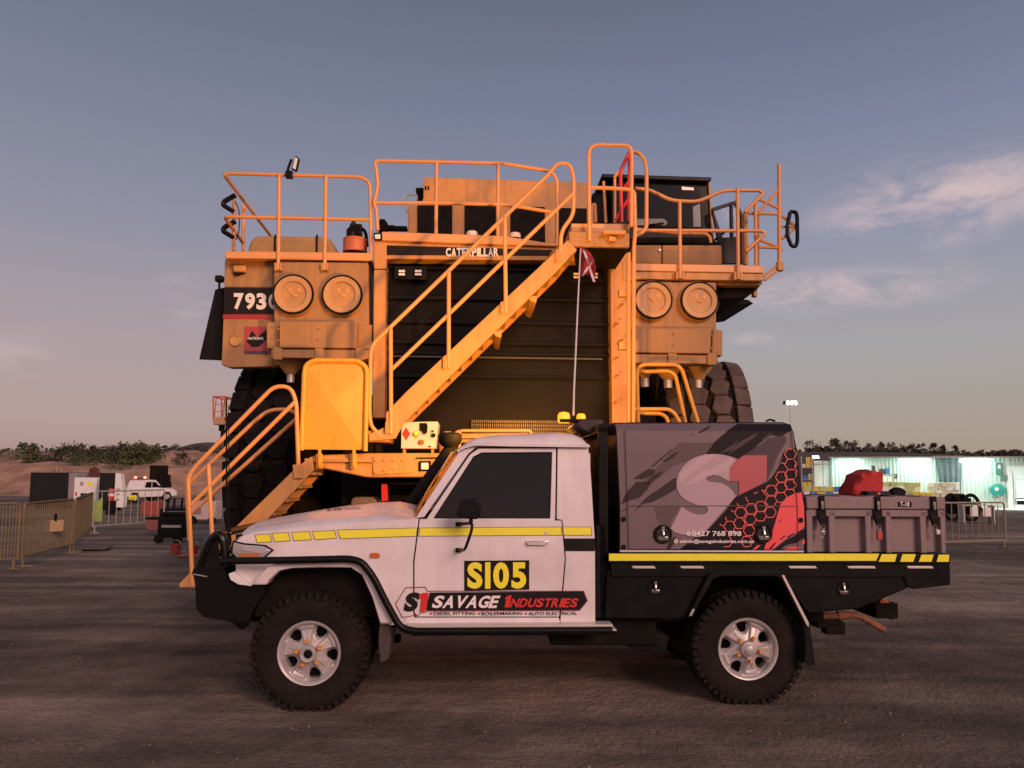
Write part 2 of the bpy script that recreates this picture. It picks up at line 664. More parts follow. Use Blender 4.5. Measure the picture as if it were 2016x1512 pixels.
# ================================================================ the white utility pickup in front
_p = W(611, 1282, 5.45)
U = Frame((_p.x, _p.y), R(2.0))
UTE = empty('utility_pickup', U.O, U.yaw)
tag(UTE, 'white single cab work ute with black tray, sign-written canopy and SI05 on its door', 'pickup truck')
UW = 1.69

def gside(z):
    if z < 1.08:
        return 0.0
    if z < 1.38:
        return .025 * (z - 1.08) / .30
    return .025 + .075 * min(1.2, (z - 1.38) / .46)

def uside(px, py, off=0.0):
    d = off
    for _ in range(4):
        p = U.at(px, py, d)
        d = gside(p.z) + off
    return Vector((p.x, off, p.z))

def warpfn(co):
    g = gside(co.z)
    return Vector((co.x, co.y + g if co.y < .6 else co.y - g, co.z))
UWARP = ((1.08, 1.38, 1.5, 1.65), warpfn)
def side(pts, off=0.0):
    return [(p.x, p.z) for p in (uside(a, b, off) for a, b in pts)]
def flat(pts, d):
    return [(p.x, p.z) for p in (U.at(a, b, d) for a, b in pts)]
def upath(pts, r=0.05, n=5):
    return fillet([U.at(*p) for p in pts], r, n)

def both_sides(mb_fn, near_far=True):
    pass

# ---- fender, cab, door
fender = [(464, 1066), (480, 1055), (505, 1047), (593, 1038), (680, 1030), (767, 1025), (824, 1021), (817, 1075), (813, 1105), (813, 1205), (819, 1231), (749, 1231), (735, 1180), (715, 1134), (690, 1117), (575, 1119), (548, 1124), (525, 1150), (495, 1152), (464, 1124)]
FEN = build_each(MB().prism(side(fender), 0, .04).prism(side(fender), UW - .04, UW), 'fender', 'white', UTE, bevel=.003, warp=UWARP)[0]
cabrear = [(1098, 881), (1158, 881), (1163, 930), (1169, 1032), (1171, 1060), (1172, 1229), (1103, 1229), (1104, 1214), (1110, 1150), (1114, 1100), (1109, 1040), (1107, 1024), (1096, 1022)]
sill = [(800, 1216), (1100, 1216), (1103, 1229), (1172, 1229), (1172, 1233), (805, 1233), (790, 1229)]
pillar = [(818, 1020), (826, 1019), (835, 1018), (922, 893), (939, 879), (1160, 879), (1160, 874), (935, 874), (916, 882), (904, 890)]
body = MB().prism(side(cabrear), 0, .05).prism(side(cabrear), UW - .05, UW)
body.prism(side(sill), -.012, .05).prism(side(sill), UW - .05, UW + .012)
body.prism(side(pillar), 0.004, .05).prism(side(pillar), UW - .05, UW - .004)
_bs = build_each(body, 'cab_panel', 'white', UTE, bevel=.003, warp=UWARP)
BODY = _bs[0]
# back wall and floor of the cab, dark lining behind the shut lines
bx = uside(1165, 960).x
MB().box(bx - .04, bx, .13, UW - .13, .55, 1.84).build('cab_back_wall', 'white', UTE)
lx0, lx1 = uside(835, 1100).x, uside(1160, 1100).x
MB().prism(side([(800, 1022), (1165, 1022), (1165, 1226), (830, 1226), (800, 1200)], .02), .045, UW - .045).prism(side([(850, 1021), (1158, 1021), (1155, 884), (950, 884), (930, 900)], .12), .15, UW - .15).build('cabin_lining', 'black_matt', UTE, warp=UWARP)

door = [(826.5, 1022), (819.8, 1075), (815.8, 1105), (815.8, 1205), (821, 1214), (1101, 1214), (1107.5, 1150), (1111.8, 1100), (1106.8, 1040), (1105, 1025)]
def build_door(y0, y1, parent, near):
    d = MB().prism(side(door), y0, y1).build('door', 'white', parent, bevel=.003, warp=UWARP)
    fo = [(838, 1024), (925, 895), (942, 883), (1095, 882), (1093, 1025)]
    fi = [(853, 1021), (932, 899), (948, 891), (1087, 890), (1083, 1021)]
    MB().ring(side(fo), side(fi), y0 + .004, y1).build('window_frame', 'white', d, bevel=.005, warp=UWARP)
    seal_i = [(856, 1019), (934, 901), (949, 893), (1085, 892), (1081, 1019)]
    MB().ring(side(fi), side(seal_i), y0 + .012, y1).build('window_seal', 'rubber_clean', d, warp=UWARP)
    MB().prism(side(fi), y0 + .018, y1 - .006).build('window', 'glass', d, warp=UWARP)
    return d
DOOR = build_door(0.0, .05, UTE, True)
build_door(UW - .05, UW, UTE, False)
# handle and lock on the near door
h = MB()
a, b_ = uside(1036, 1065), uside(1080, 1074)
h.prism(side([(1036, 1065), (1080, 1064), (1077, 1071), (1071, 1074), (1037, 1073)]), -.026, -.004)
HANDLE = h.build('door_handle', 'chrome', DOOR, bevel=.004, warp=UWARP)
MB().prism(side([(1034, 1064), (1082, 1063), (1081, 1080), (1036, 1081)]), -.003, .01).build('handle_recess', 'white', DOOR, bevel=.003, warp=UWARP)
p = uside(1074, 1050)
MB().lathe([(.013, -.006), (.013, .01)], (p.x, 0, p.z), (0, 1, 0), 16).build('door_lock', 'chrome', DOOR, warp=UWARP)
# mirror on its two-foot bracket
mp_ = [U.at(x, y, d) for x, y, d in ((903, 1032, -.02), (925, 1030, -.14), (930, 1033, -.20), (928, 1046, -.2), (917, 1078, -.2), (913, 1083, -.14), (903, 1083, -.02))]
mir = MB().tube(fillet(mp_, .03), .011, 10)
for q in ((903, 1032), (903, 1083)):
    c = U.at(*q, -.012)
    mir.obox(c, (.045, .03, .03))
MIR = mir.build('door_mirror', 'black', UTE, label='black wing mirror on a two-footed bracket')
mh = MB().prism(flat([(905, 984), (940, 981), (946, 986), (946, 1018), (938, 1022), (903, 1020), (899, 1012)], -.2), -.24, -.17)
mh.obox(U.at(927, 1026, -.2), (.03, .03, .04))
mh.build('mirror_head', 'black', MIR, bevel=.014, seg=3)
MB().prism(flat([(938, 986), (943, 988), (943, 1015), (937, 1018)], -.2), -.232, -.178).build('mirror_glass', 'chrome', MIR)

# ---- roof
def lerp_poly(pl, x):
    for (x0, y0), (x1, y1) in zip(pl, pl[1:]):
        if x0 <= x <= x1:
            return y0 + (y1 - y0) * (x - x0) / (x1 - x0)
    return pl[0][1] if x < pl[0][0] else pl[-1][1]
gut = [(903, 891), (916, 883), (935, 877), (1000, 879), (1160, 881)]
top = [(903, 888), (912, 880), (925, 868), (943, 860), (975, 856), (1050, 853), (1100, 851), (1130, 854), (1148, 861), (1157, 872), (1160, 879)]
rows = []
for px in (903, 907, 912, 918, 925, 933, 943, 958, 975, 1010, 1050, 1100, 1130, 1141, 1148, 1153, 1157, 1160):
    e = uside(px, lerp_poly(gut, px))
    t = U.at(px, lerp_poly(top, px), .26)
    z0, hgt = e.z, max(.004, t.z - e.z)
    dx = -.05 * max(0, 1 - (px - 903) / 40)
    prof = [(.070, 0), (.075, .012), (.098, .02), (.10, .25), (.115, .55), (.15, .80), (.21, .94), (.30, 1.0), (.55, 1.05), (.845, 1.07)]
    line = [(d, f) for d, f in prof] + [(UW - d, f) for d, f in reversed(prof[:-1])]
    rows.append([(e.x + dx * min(1, d / .4, (UW - d) / .4), d, z0 + (f if f > .1 else 0) * hgt + (f if f <= .1 else 0)) for d, f in line])
MB().grid(rows).build('roof', 'white', UTE, angle=50)

# ---- windscreen, bulging forward at the middle
rows = []
for k in range(9):
    t = k / 8
    px, py = 822 + (906 - 822) * t, 1018 + (888 - 1018) * t
    e = uside(px, py)
    g = gside(e.z)
    row = []
    for q in range(13):
        d = g + .03 + (UW - 2 * g - .06) * q / 12
        s = 1 - abs(2 * q / 12 - 1) ** 2.2
        row.append((e.x - .10 * s, d, e.z + .012 * s))
    rows.append(row)
MB().grid(rows).build('windscreen', mat('windscreen_glass', (.02, .024, .026), .05, spec=.7, trans=.35), UTE, angle=60)

# ---- bonnet with its centre bulge and scoop
zed = [(462, 1068), (466, 1063), (505, 1047), (593, 1038), (680, 1030), (767, 1025), (826, 1021)]
zmi = [(462, 1046), (468, 1036), (480, 1028), (495, 1023), (545, 1014), (628, 1002), (700, 997), (760, 995), (800, 1004), (835, 1016)]
rows = []
for px in (459, 463, 467, 472, 480, 490, 505, 525, 550, 590, 630, 670, 690, 705, 720, 735, 750, 758, 766, 775, 790, 810, 827):
    e = uside(px, lerp_poly(zed, px))
    m_ = U.at(px, lerp_poly(zmi, px), .5)
    row = []
    mm = max(.01, m_.z - e.z)
    for q in range(29):
        d = .025 + (UW - .05) * q / 28
        u = min(d, UW - d)
        s = 0 if u <= .03 else (.30 * min(1, (u - .02) / .06) ** .7 + .28 * min(1, (u - .02) / .26) + .42 * min(1, max(0, (u - .20) / .26)) ** 1.3)
        z = e.z + mm * s
        if 690 <= px <= 762 and .62 < d < 1.07:
            z += .012
        row.append((e.x - .10 * (1 - abs(2 * q / 28 - 1) ** 2) * max(0, 1 - (px - 459) / 60), d, z))
    if px == 459:
        row = [(x, d, z - .09) for x, d, z in row]
    rows.append(row)
BON = MB().grid(rows).build('bonnet', 'white', UTE, angle=40)
def bvh_place(ob, frame, eps=.004):
    from mathutils.bvhtree import BVHTree
    me = ob.data
    t = BVHTree.FromPolygons([frame_world(frame, v.co) for v in me.vertices], [tuple(p.vertices) for p in me.polygons])
    def f(px, py):
        r = ray(px, py).normalized()
        h = t.ray_cast(EYEV, r)
        if h[0] is None:
            return frame.at(px, py, .1)
        n = h[1] if h[1].dot(r) < 0 else -h[1]
        return frame.local(h[0] + n * eps)
    return f
def frame_world(fr, co):
    return fr.O + fr.e * co[0] + fr.n * co[1] + Vector((0, 0, co[2]))
bp_ = bvh_place(BON, U)
mb = lettering(MB(), 'SAVAGE', ((645, 1002.5), (673, 1000.5), (673, 1004.5), (643, 1006.5)), bp_, .02)
mb.build('bonnet_lettering', 'black_matt', BON)
mb = lettering(MB(), 'INDUSTRIES', ((676, 1000.5), (711, 999.5), (710, 1002.8), (675, 1004)), bp_, .02)
mb.build('bonnet_lettering', mat('faded_lettering', (.40, .34, .34), .6), BON)
p = bp_(772, 1027)
MB().obox(p + Vector((0, 0, .012)), (.03, .02, .018)).build('washer_jet', 'black', BON, bevel=.004)
# cowl between bonnet and windscreen
c0, c1 = U.at(812, 1020, .3), U.at(850, 1020, .3)
MB().box(c0.x - .05, c1.x + .12, .05, UW - .05, c0.z - .12, c0.z - .004).build('cowl', 'black_matt', UTE)
wip = MB()
for d in (.45, .95):
    q = U.at(800, 1014, d)
    wip.tube([(c0.x, d, c0.z), (c0.x + .05, d + .12, c0.z + .05), (c0.x + .10, d + .5, c0.z + .07)], .007, 6)
wip.build('wiper', 'black', UTE)
# grille panel and engine bay
f0 = uside(463, 1090)
MB().box(f0.x - .02, f0.x + .03, .06, UW - .06, .62, 1.22).box(f0.x + .03, f0.x + 1.25, .1, UW - .1, .62, 1.17).build('grille', 'dark', UTE)
# headlight
hl = [(462, 1067), (480, 1072), (521, 1075), (536, 1083), (516, 1099), (470, 1100), (458, 1088)]
MB().prism(side([(459, 1064), (481, 1069), (523, 1072.5), (540, 1083), (518, 1102), (468, 1103), (454, 1090)]), -.008, .04).build('headlight_seal', 'rubber_clean', UTE, bevel=.004)
HL = MB().prism(side(hl), -.020, .05).build('headlight', mat('headlamp_lens', (.34, .32, .34), .12, coat=1, var=.25, vscale=18), UTE, bevel=.008)
MB().prism(side([(473, 1088), (514, 1087), (511, 1098), (474, 1099)]), -.028, -.01).build('indicator_lens', mat('indicator_lens', (.45, .17, .08), .2, coat=.8), HL, bevel=.003)
MB().prism(side([(482, 1073), (521, 1077), (531, 1083), (520, 1090), (478, 1083)]), -.026, -.012).build('reflector', mat('lamp_reflector', (.55, .53, .58), .2, metal=.3), HL, bevel=.003)
MB().prism(flat(hl, UW), UW - .05, UW + .016).build('headlight', 'glass', UTE, bevel=.008)
# side indicator
MB().prism(side([(729, 1090), (732, 1088), (746, 1088), (748, 1091), (748, 1096), (745, 1098), (731, 1098), (729, 1096)]), -.018, 0).build('side_indicator', 'orange', UTE, bevel=.006)

# ---- flare over the front wheel, arch lining, sill step and bar
fl_o = [(497, 1152), (507, 1136), (527, 1116), (552, 1106), (620, 1104), (697, 1104), (722, 1117), (745, 1160), (774, 1228)]
fl_i = [(524, 1152), (529, 1143), (550, 1124), (575, 1119), (630, 1117), (690, 1118), (712, 1132), (733, 1178), (748, 1228)]
mb = MB()
po, pi_ = flat(fl_o, -.10), flat(fl_i, -.10)
mb.ring(po + [po[-1]], pi_ + [pi_[-1]], -.10, .03)
mb = MB()
for y in (0,):
    n = len(po)
    vs = [(p[0], y2, p[1]) for y2 in (-.10, .03) for p in po] + [(p[0], y2, p[1]) for y2 in (-.095, .03) for p in pi_]
    fs = []
    for i in range(n - 1):
        j = i + 1
        fs += [(i, j, 2 * n + j, 2 * n + i), (i, n + i, n + j, j), (2 * n + i, 2 * n + j, 3 * n + j, 3 * n + i)]
    fs += [(0, 2 * n, 3 * n, n), (n - 1, 2 * n - 1, 4 * n - 1, 3 * n - 1)]
    mb.add(vs, fs)
    mb.add([(v[0], UW - v[1], v[2]) for v in vs], fs)
build_each(mb, 'wheel_flare', 'white', UTE, bevel=.012, seg=3)
MB().prism(side([(454, 1128), (464, 1124), (495, 1149), (499, 1152), (474, 1149), (458, 1140)]), -.05, .03).build('bumper_end', 'white_plain', UTE, bevel=.02, seg=4)
bar = MB().tube(upath([(436, 1106, -.06), (470, 1104, -.13), (560, 1103, -.14), (688, 1100, -.14), (712, 1106, -.14), (735, 1135, -.14), (763, 1192, -.14), (788, 1236, -.14), (815, 1243, -.14), (1205, 1241, -.14)], .09), .026, 12)
bar.build('side_bar', 'black', UTE)
st = MB().prism(flat([(800, 1236), (1204, 1234), (1206, 1244), (1195, 1249), (812, 1251)], -.1), -.12, .14)
st.build('side_step', 'black', UTE, bevel=.008)
MB().prism(flat([(800, 1231), (1206, 1229), (1206, 1234), (802, 1236)], -.1), -.112, .02).build('step_edge', 'silver', UTE, bevel=.002)
MB().prism(flat([(1150, 1236), (1210, 1235), (1212, 1239), (1152, 1240)], -.1), -.15, -.06).build('step_end', 'silver', UTE)
# mud flap behind the front wheel
fp = flat([(750, 1226), (770, 1226), (774, 1250), (768, 1292), (752, 1300), (748, 1260)], .05)
MB().prism(fp, -.05, .22).build('mud_flap', mat('flap_rubber', (.06, .045, .04), .85, var=.2), UTE, bevel=.01)

# ---- bull bar
bb = MB()
for d in (.10, UW - .10):
    pts = [(386, 1132), (396, 1102), (412, 1064), (428, 1052), (440, 1060), (444, 1090), (444, 1120)]
    bb.tube(fillet([U.at(x, y, .1) + Vector((0, d - .1, 0)) for x, y in pts], .06), .032, 10)
    bb.prism([(p[0], p[1]) for p in flat([(396, 1128), (420, 1064), (428, 1060), (432, 1100), (440, 1130)], .1)], d + .0, d + .02)
for px, py in ((400, 1100), (425, 1054), (390, 1130)):
    q = U.at(px, py, .1)
    bb.tube(fillet([(q.x, .1, q.z), (q.x - .02, .4, q.z), (q.x - .02, UW - .4, q.z), (q.x, UW - .1, q.z)], .1), .03, 10)
low = flat([(379, 1124), (388, 1116), (440, 1118), (450, 1142), (500, 1150), (520, 1152), (522, 1166), (500, 1196), (492, 1222), (478, 1226), (400, 1215), (386, 1198), (384, 1150)], .0)
bb.prism(low, .0, UW - .0)
bb.prism(flat([(455, 1222), (490, 1222), (489, 1232), (481, 1238), (474, 1238), (466, 1230)], .3), .28, .31)
BB = bb.build('bull_bar', mat('bar_black', (.006, .006, .0065), .22, bump=.04, bscale=90, spec=.35), UTE, bevel=.012, seg=2)
q = U.at(400, 1128, 0)
MB().prism(flat([(381, 1129), (408, 1134), (408, 1136), (381, 1131)], 0), -.006, 0).build('bumper_trim', 'steel', BB)
hk = U.at(482, 1228, .2)
# two whip aerials on the bull bar
for px, d in ((446, .32), (451.5, .22)):
    a, b_ = U.at(px, 1066, d), U.at(px + (0 if px < 450 else -1.5), 782 if px < 450 else 800, d)
    an = MB().tube([a, b_], .0085 if px < 450 else .005, 6, r2=.0055 if px < 450 else .003)
    an.lathe([(.016, 0), (.016, .05), (.012, .08), (.009, .14)], a - Vector((0, 0, .03)), (0, 0, 1), 10)
    an.build('aerial', 'black_matt' if px < 450 else 'rubber_clean', UTE)
a = U.at(452, 1062, .22)
MB().lathe([(.008, 0), (.011, .01), (.008, .02), (.011, .03), (.008, .04), (.011, .05), (.008, .06)], a, (0, 0, 1), 10).build('aerial_spring', 'silver', UTE)

# ---- snorkel on the far side
sn = MB()
for t0 in (0,):
    a, b_ = U.at(800, 1004, UW + .02), U.at(893, 872, UW - .04)
    a0 = U.at(770, 1020, UW + .02)
    sn.tube(fillet([a0, a, b_, b_ + Vector((.0, 0, .05))], .06), .055, 12)
SN = sn.build('snorkel', 'rubber_clean', UTE)
q = U.at(886, 862, UW - .04)
MB().lathe([(.05, -.10), (.10, -.06), (.115, -.02), (.115, .03), (.08, .05), (.06, .05)], q, (0, 0, 1), 20).build('snorkel_head', 'black_matt', SN)

# ---- yellow reflective stripe with dark edge
YB = [[(503, 1054), (530, 1052), (534, 1066), (507, 1068)], [(536, 1051), (567, 1049), (571, 1064), (541, 1066)], [(575, 1049), (608, 1047), (613, 1062), (579, 1064)], [(615, 1047), (658, 1045), (662, 1059), (621, 1062)], [(664, 1044), (821, 1040), (819, 1055), (671, 1060)], [(827, 1040), (1104, 1038), (1106, 1053), (825, 1055)], [(1109, 1038), (1164, 1038), (1164, 1053), (1110, 1053)]]
sd, se = MB(), MB()
for poly in YB:
    cx = sum(p[0] for p in poly) / 4
    cy = sum(p[1] for p in poly) / 4
    sd.flat([side(poly, -.005)], -.005)
    se.flat([side([(p[0] + (1 if p[0] > cx else -1) * 1.2, p[1] + (1 if p[1] > cy else -1) * 1.2) for p in poly], -.003)], -.003)
STR = sd.build('reflective_stripe', 'refl_yellow', UTE, warp=UWARP, smooth=False)
se.build('stripe_edge', mat('stripe_edge', (.10, .07, .05), .6), STR, warp=UWARP, smooth=False)
MB().flat([side([(1109, 1060), (1171, 1060), (1171, 1085), (1112, 1085)], -.004)], -.004).build('black_band', 'black', BODY, warp=UWARP, smooth=False)

# ---- door sign writing
def sp(off):
    return lambda x, y: uside(x, y, off)
BLK = mat('sign_black', (.014, .012, .012), .45, spec=.15)
REDS = mat('sign_red', (.62, .03, .03), .4)
SWH = mat('sign_white', (.80, .74, .74), .45)
SYE = mat('sign_yellow', (.86, .80, .04), .45)
pl = MB().flat([side([(914, 1104), (1042, 1103), (1042, 1161), (914, 1163)], -.004)], -.004).build('number_plate', BLK, DOOR, warp=UWARP, smooth=False)
mb = MB()
for ch, x0, x1 in (('S', 920, 950), ('I', 955, 965.5), ('0', 971, 1002), ('5', 1007, 1036)):
    lettering(mb, ch, rectq(x0, 1107, x1, 1159), sp(-.007), .045 if ch != 'I' else 0)
mb.build('number_lettering', SYE, pl, warp=UWARP, smooth=False)
def ZD(x, y):
    return (770 + x / 4.8, 1080 + y / 4.8)
lg = MB()
lg.flat([side([ZD(*p) for p in ((368, 415), (1815, 405), (1850, 492), (1778, 580), (330, 585), (345, 500))], -.005)], -.005)
LOGO = lg.build('logo_banner', BLK, DOOR, warp=UWARP, smooth=False)
hexo = [ZD(*p) for p in ((42, 520), (138, 372), (322, 366), (345, 402), (372, 404), (368, 420), (1815, 405), (1818, 398), (372, 398))]
rim = MB()
outl = [(42, 522), (138, 370), (322, 364), (342, 402), (375, 402), (1820, 402), (1855, 493), (1780, 584), (350, 590), (330, 602), (280, 606), (262, 626), (105, 650)]
for a, b_ in zip(outl, outl[1:] + outl[:1]):
    a, b_ = Vector((*ZD(*a), 0)), Vector((*ZD(*b_), 0))
    t = (b_ - a).normalized()
    nrm = Vector((-t.y, t.x, 0)) * .75
    rim.flat([side([tuple((a - t * .6 + nrm)[:2]), tuple((b_ + t * .6 + nrm)[:2]), tuple((b_ + t * .6 - nrm)[:2]), tuple((a - t * .6 - nrm)[:2])], -.0065)], -.0065)
rim.build('logo_outline', mat('logo_outline', (.23, .014, .02), .45), LOGO, warp=UWARP, smooth=False)
mb = lettering(MB(), 'S', (ZD(150, 415), ZD(285, 412), ZD(240, 590), ZD(112, 600)), sp(-.008), .06)
mb.build('logo_letter', BLK, LOGO, warp=UWARP, smooth=False)
one = [(262, 438), (300, 418), (358, 416), (332, 590), (270, 600), (286, 470), (262, 478)]
MB().flat([side([ZD(*p) for p in one], -.010)], -.010).build('logo_numeral', REDS, LOGO, warp=UWARP, smooth=False)
mb = MB()
x = 385
ws = [('S', 110), ('A', 118), ('V', 118), ('A', 118), ('G', 112), ('E', 92)]
tot = sum(w for _, w in ws)
k = (1040 - 378 - 40) / tot
x = 378
for ch, w in ws:
    lettering(mb, ch, (ZD(x + 42, 445), ZD(x + 42 + w * k * .93, 445), ZD(x + w * k * .93, 562), ZD(x, 562)), sp(-.0085), .035)
    x += w * k
mb.build('logo_lettering', SWH, LOGO, warp=UWARP, smooth=False)
mb = MB()
mb.flat([side([ZD(*p) for p in ((1082, 462), (1112, 442), (1140, 440), (1118, 556), (1072, 558), (1088, 476), (1076, 480))], -.0085)], -.0085)
x = 1120
ws = [('N', 100), ('D', 98), ('U', 98), ('S', 90), ('T', 86), ('R', 94), ('I', 40), ('E', 82), ('S', 90)]
k = (1782 - 1120 - 26) / sum(w for _, w in ws)
for ch, w in ws:
    lettering(mb, ch, (ZD(x + 28, 470), ZD(x + 28 + w * k * .9, 470), ZD(x + w * k * .9, 555), ZD(x, 555)), sp(-.0085), .035)
    x += w * k
mb.build('logo_lettering', REDS, LOGO, warp=UWARP, smooth=False)
mb, md = MB(), MB()
for s, x0, x1 in (('DIESEL FITTING', 402, 795), ('BOILERMAKING', 855, 1240), ('AUTO ELECTRICAL', 1298, 1758)):
    lettering(mb, s, (ZD(x0, 598), ZD(x1, 596), ZD(x1, 626), ZD(x0, 632)), sp(-.006), .012)
    c = ZD(x0 - 24, 614)
    md.flat([side([(c[0] + 2.6 * cos(a * pi / 4), c[1] + 2.6 * sin(a * pi / 4)) for a in range(8)], -.006)], -.006)
mb.build('trade_lettering', BLK, LOGO, warp=UWARP, smooth=False)
md.build('bullet_mark', REDS, LOGO, warp=UWARP, smooth=False)

# ---- wheels
RT = .427
def make_tyre():
    t = MB()
    prof = [(.205, .10), (.225, -.118), (.26, -.136), (.31, -.142), (.36, -.136), (.392, -.122), (.402, -.11), (.406, -.09), (.406, .09), (.402, .11), (.36, .136), (.26, .136), (.225, .118)]
    t.lathe(prof, (0, 0, 0), (0, 1, 0), 96, cap=False)
    n = 46
    for k in range(n):
        a = 2 * pi * k / n
        for s in (-1, 1):
            aa = a + (0 if s < 0 else pi / n)
            m = Matrix.Rotation(-aa, 3, 'Y')
            rr = (RT + .398) / 2
            t.obox(m @ Vector((0, s * .098, rr)), (.042 if k % 2 else .036, .058, RT - .398), m)
            # shoulder block that bites into the sidewall
            ln = .044 if k % 2 else .026
            t.obox(m @ Vector((0, s * .128, RT - .012 - ln / 2)), (.034, .028, ln), m)
            t.obox(m @ Vector((.01, s * .038, rr)), (.050, .05, RT - .398), m @ Matrix.Rotation(.3 * s, 3, 'Z'))
    for k in range(60):      # raised band on the sidewall
        pass
    t.v = [(x, y, max(z, -.398)) for x, y, z in t.v]
    return t
def make_rim(phase, front):
    m = MB()
    R0 = .218
    m.lathe([(.222, -.112), (.229, -.122), (.226, -.132), (.216, -.130), (.206, -.118), (.200, -.09), (.196, -.03), (.190, .10)], (0, 0, 0), (0, 1, 0), 72, cap=False)
    nr, nt = 34, 200
    def hole(r, th):
        f = (th - phase) / (2 * pi / 5)
        f = (f - round(f)) * (2 * pi / 5)
        x = f * r
        hr = (r - .155) / .040
        wd = max(.010, .034 + .34 * (r - .150))
        return abs(hr) ** 2.8 + (abs(x) / wd) ** 2.6
    idx = {}
    vs = []
    for i in range(nr + 1):
        r = .030 + (.203 - .030) * i / nr
        for q in range(nt):
            th = 2 * pi * q / nt
            f = (th - phase) / (2 * pi / 5)
            f = abs(f - round(f)) * 2          # 0 at a hole, 1 on a spoke
            dish = -.118 + .045 * min(1, ((r - .03) / .14)) ** .8
            if r > .165:
                dish += -.026 * ((r - .165) / .038) ** .8
            h = dish - .024 * min(1, max(0, (f - .50) / .12)) * max(0, min(1, (.196 - r) / .012)) * min(1, (r - .03) / .05)
            e = hole(r, th)
            if e < 2.2:
                h += .020 * (2.2 - e)
            if abs(f - 1) < .10 and .09 < r < .15:
                h += .008
            vs.append((r * cos(th), h, r * sin(th)))
    fs = []
    for i in range(nr):
        for q in range(nt):
            r = .030 + (.203 - .030) * (i + .5) / nr
            if hole(r, 2 * pi * (q + .5) / nt) < 1:
                continue
            z = (q + 1) % nt
            fs.append((i * nt + q, i * nt + z, (i + 1) * nt + z, (i + 1) * nt + q))
    m.add(vs, fs)
    if front:
        m.lathe([(.036, -.10), (.058, -.12), (.058, -.165), (.050, -.172), (.040, -.170), (.036, -.155), (.001, -.15)], (0, 0, 0), (0, 1, 0), 32, cap=False)
    else:
        m.lathe([(.060, -.10), (.060, -.135), (.054, -.150), (.045, -.152), (.040, -.162), (.020, -.170), (.001, -.171)], (0, 0, 0), (0, 1, 0), 32, cap=False)
    return m
def wheel_parts(w, phase, front):
    make_tyre().build('tyre', 'rubber', w, angle=30)
    rm = make_rim(phase, front).build('rim', 'alloy', w, angle=50)
    nuts = MB()
    for k in range(5):
        a = phase + 2 * pi * (k + .5) / 5
        nuts.lathe([(.0155, -.09), (.0155, -.145), (.011, -.155), (.001, -.155)], (.087 * cos(a), 0, .087 * sin(a)), (0, 1, 0), 6, cap=False)
    nuts.build('wheel_nuts', 'olive', w, angle=20)
    MB().lathe([(.19, .0), (.19, .06), (.05, .06)], (0, 0, 0), (0, 1, 0), 32).lathe([(.05, -.12), (.05, .08)], (0, 0, 0), (0, 1, 0), 16).build('brake_drum', 'rubber_clean', w)
    if front:
        MB().lathe([(.036, -.150), (.030, -.156), (.012, -.158), (.001, -.158)], (0, 0, 0), (0, 1, 0), 24, cap=False).build('hub_dial', 'black', w)
wf = U.at(611, 1282, -.0)
wr = U.at(1475, 1283, .03)
WF = empty('wheel', (wf.x, .10, .386), R(-2), UTE)
wheel_parts(WF, R(64), True)
WR = empty('wheel', (wr.x + .012, .21, .386), 0, UTE)
wheel_parts(WR, R(27), False)
for src, y in ((WF, UW - .10), (WR, UW - .21)):
    c = copy_tree(src, UTE)
    c.location = (src.location.x, y, .386)
    c.rotation_euler = (0, 0, pi)
# chassis, axles and the dark wheel wells
ch = MB()
ch.box(wf.x - .75, wr.x + .75, .42, .52, .52, .66).box(wf.x - .75, wr.x + .75, UW - .52, UW - .42, .52, .66)
for w in (wf, wr):
    ch.lathe([(.05, .25), (.05, UW - .25)], (w.x, 0, .40), (0, 1, 0), 12)
    ch.lathe([(.05, -.14), (.15, -.07), (.16, 0), (.15, .07), (.05, .14)], (w.x, .9, .40), (0, 1, 0), 16)
    for d in (.40, UW - .47):
        ch.box(w.x - .35, w.x + .6, d, d + .07, .36, .42)
ch.box(wf.x + .7, wf.x + 1.6, .6, 1.1, .42, .66)
ch.box(wf.x + 1.75, wf.x + 2.55, .15, .8, .40, .62)
for px, py in ((1195, 1245), (1250, 1262)):
    pass
g0 = U.at(1230, 1250, .2)
ch.obox(g0 + Vector((.1, .1, -.02)), (.45, .25, .16), Matrix.Rotation(.3, 3, 'Y'))
ch.build('chassis', 'dark', UTE, bevel=.01)
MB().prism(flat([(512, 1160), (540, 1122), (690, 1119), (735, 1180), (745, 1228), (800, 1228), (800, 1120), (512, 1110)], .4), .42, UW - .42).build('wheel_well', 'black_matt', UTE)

# ---- tray
tx0, tx1 = U.at(1198, 1097, 0).x, U.at(1871, 1100, 0).x
zt = U.at(1250, 1089, 0).z
zb = U.at(1250, 1106, 0).z
tray = MB().box(tx0, tx1, .0, UW + .16, zb - .01, zt)
tray.box(tx0 + .02, tx1, .012, UW + .148, zb - .11, zb - .01)
TRAY = tray.build('tray', 'black', UTE, bevel=.004)
ys, sil = MB(), MB()
for a in ([(1199, 1090), (1731, 1090), (1725, 1104), (1199, 1104)], [(1736, 1091), (1766, 1091), (1762, 1106), (1730, 1106)], [(1777, 1091), (1803, 1091), (1798, 1106), (1772, 1106)], [(1814, 1092), (1838, 1092), (1834, 1106), (1809, 1106)], [(1848, 1092), (1869, 1092), (1868, 1106), (1844, 1106)]):
    ys.flat([flat(a, -.004)], -.004)
ys.build('reflective_stripe', 'refl_yellow', TRAY, smooth=False)
for x0, x1 in ((1243, 1292), (1338, 1388), (1552, 1610), (1668, 1726), (1785, 1840)):
    sil.prism(flat([(x0 + .5, 1114.5), (x1 - 4, 1114.5), (x1, 1119.5), (x0 + 4, 1119.5)], 0), 0.004, .03)
build_each(sil, 'tie_rail', 'silver', TRAY, bevel=.003)
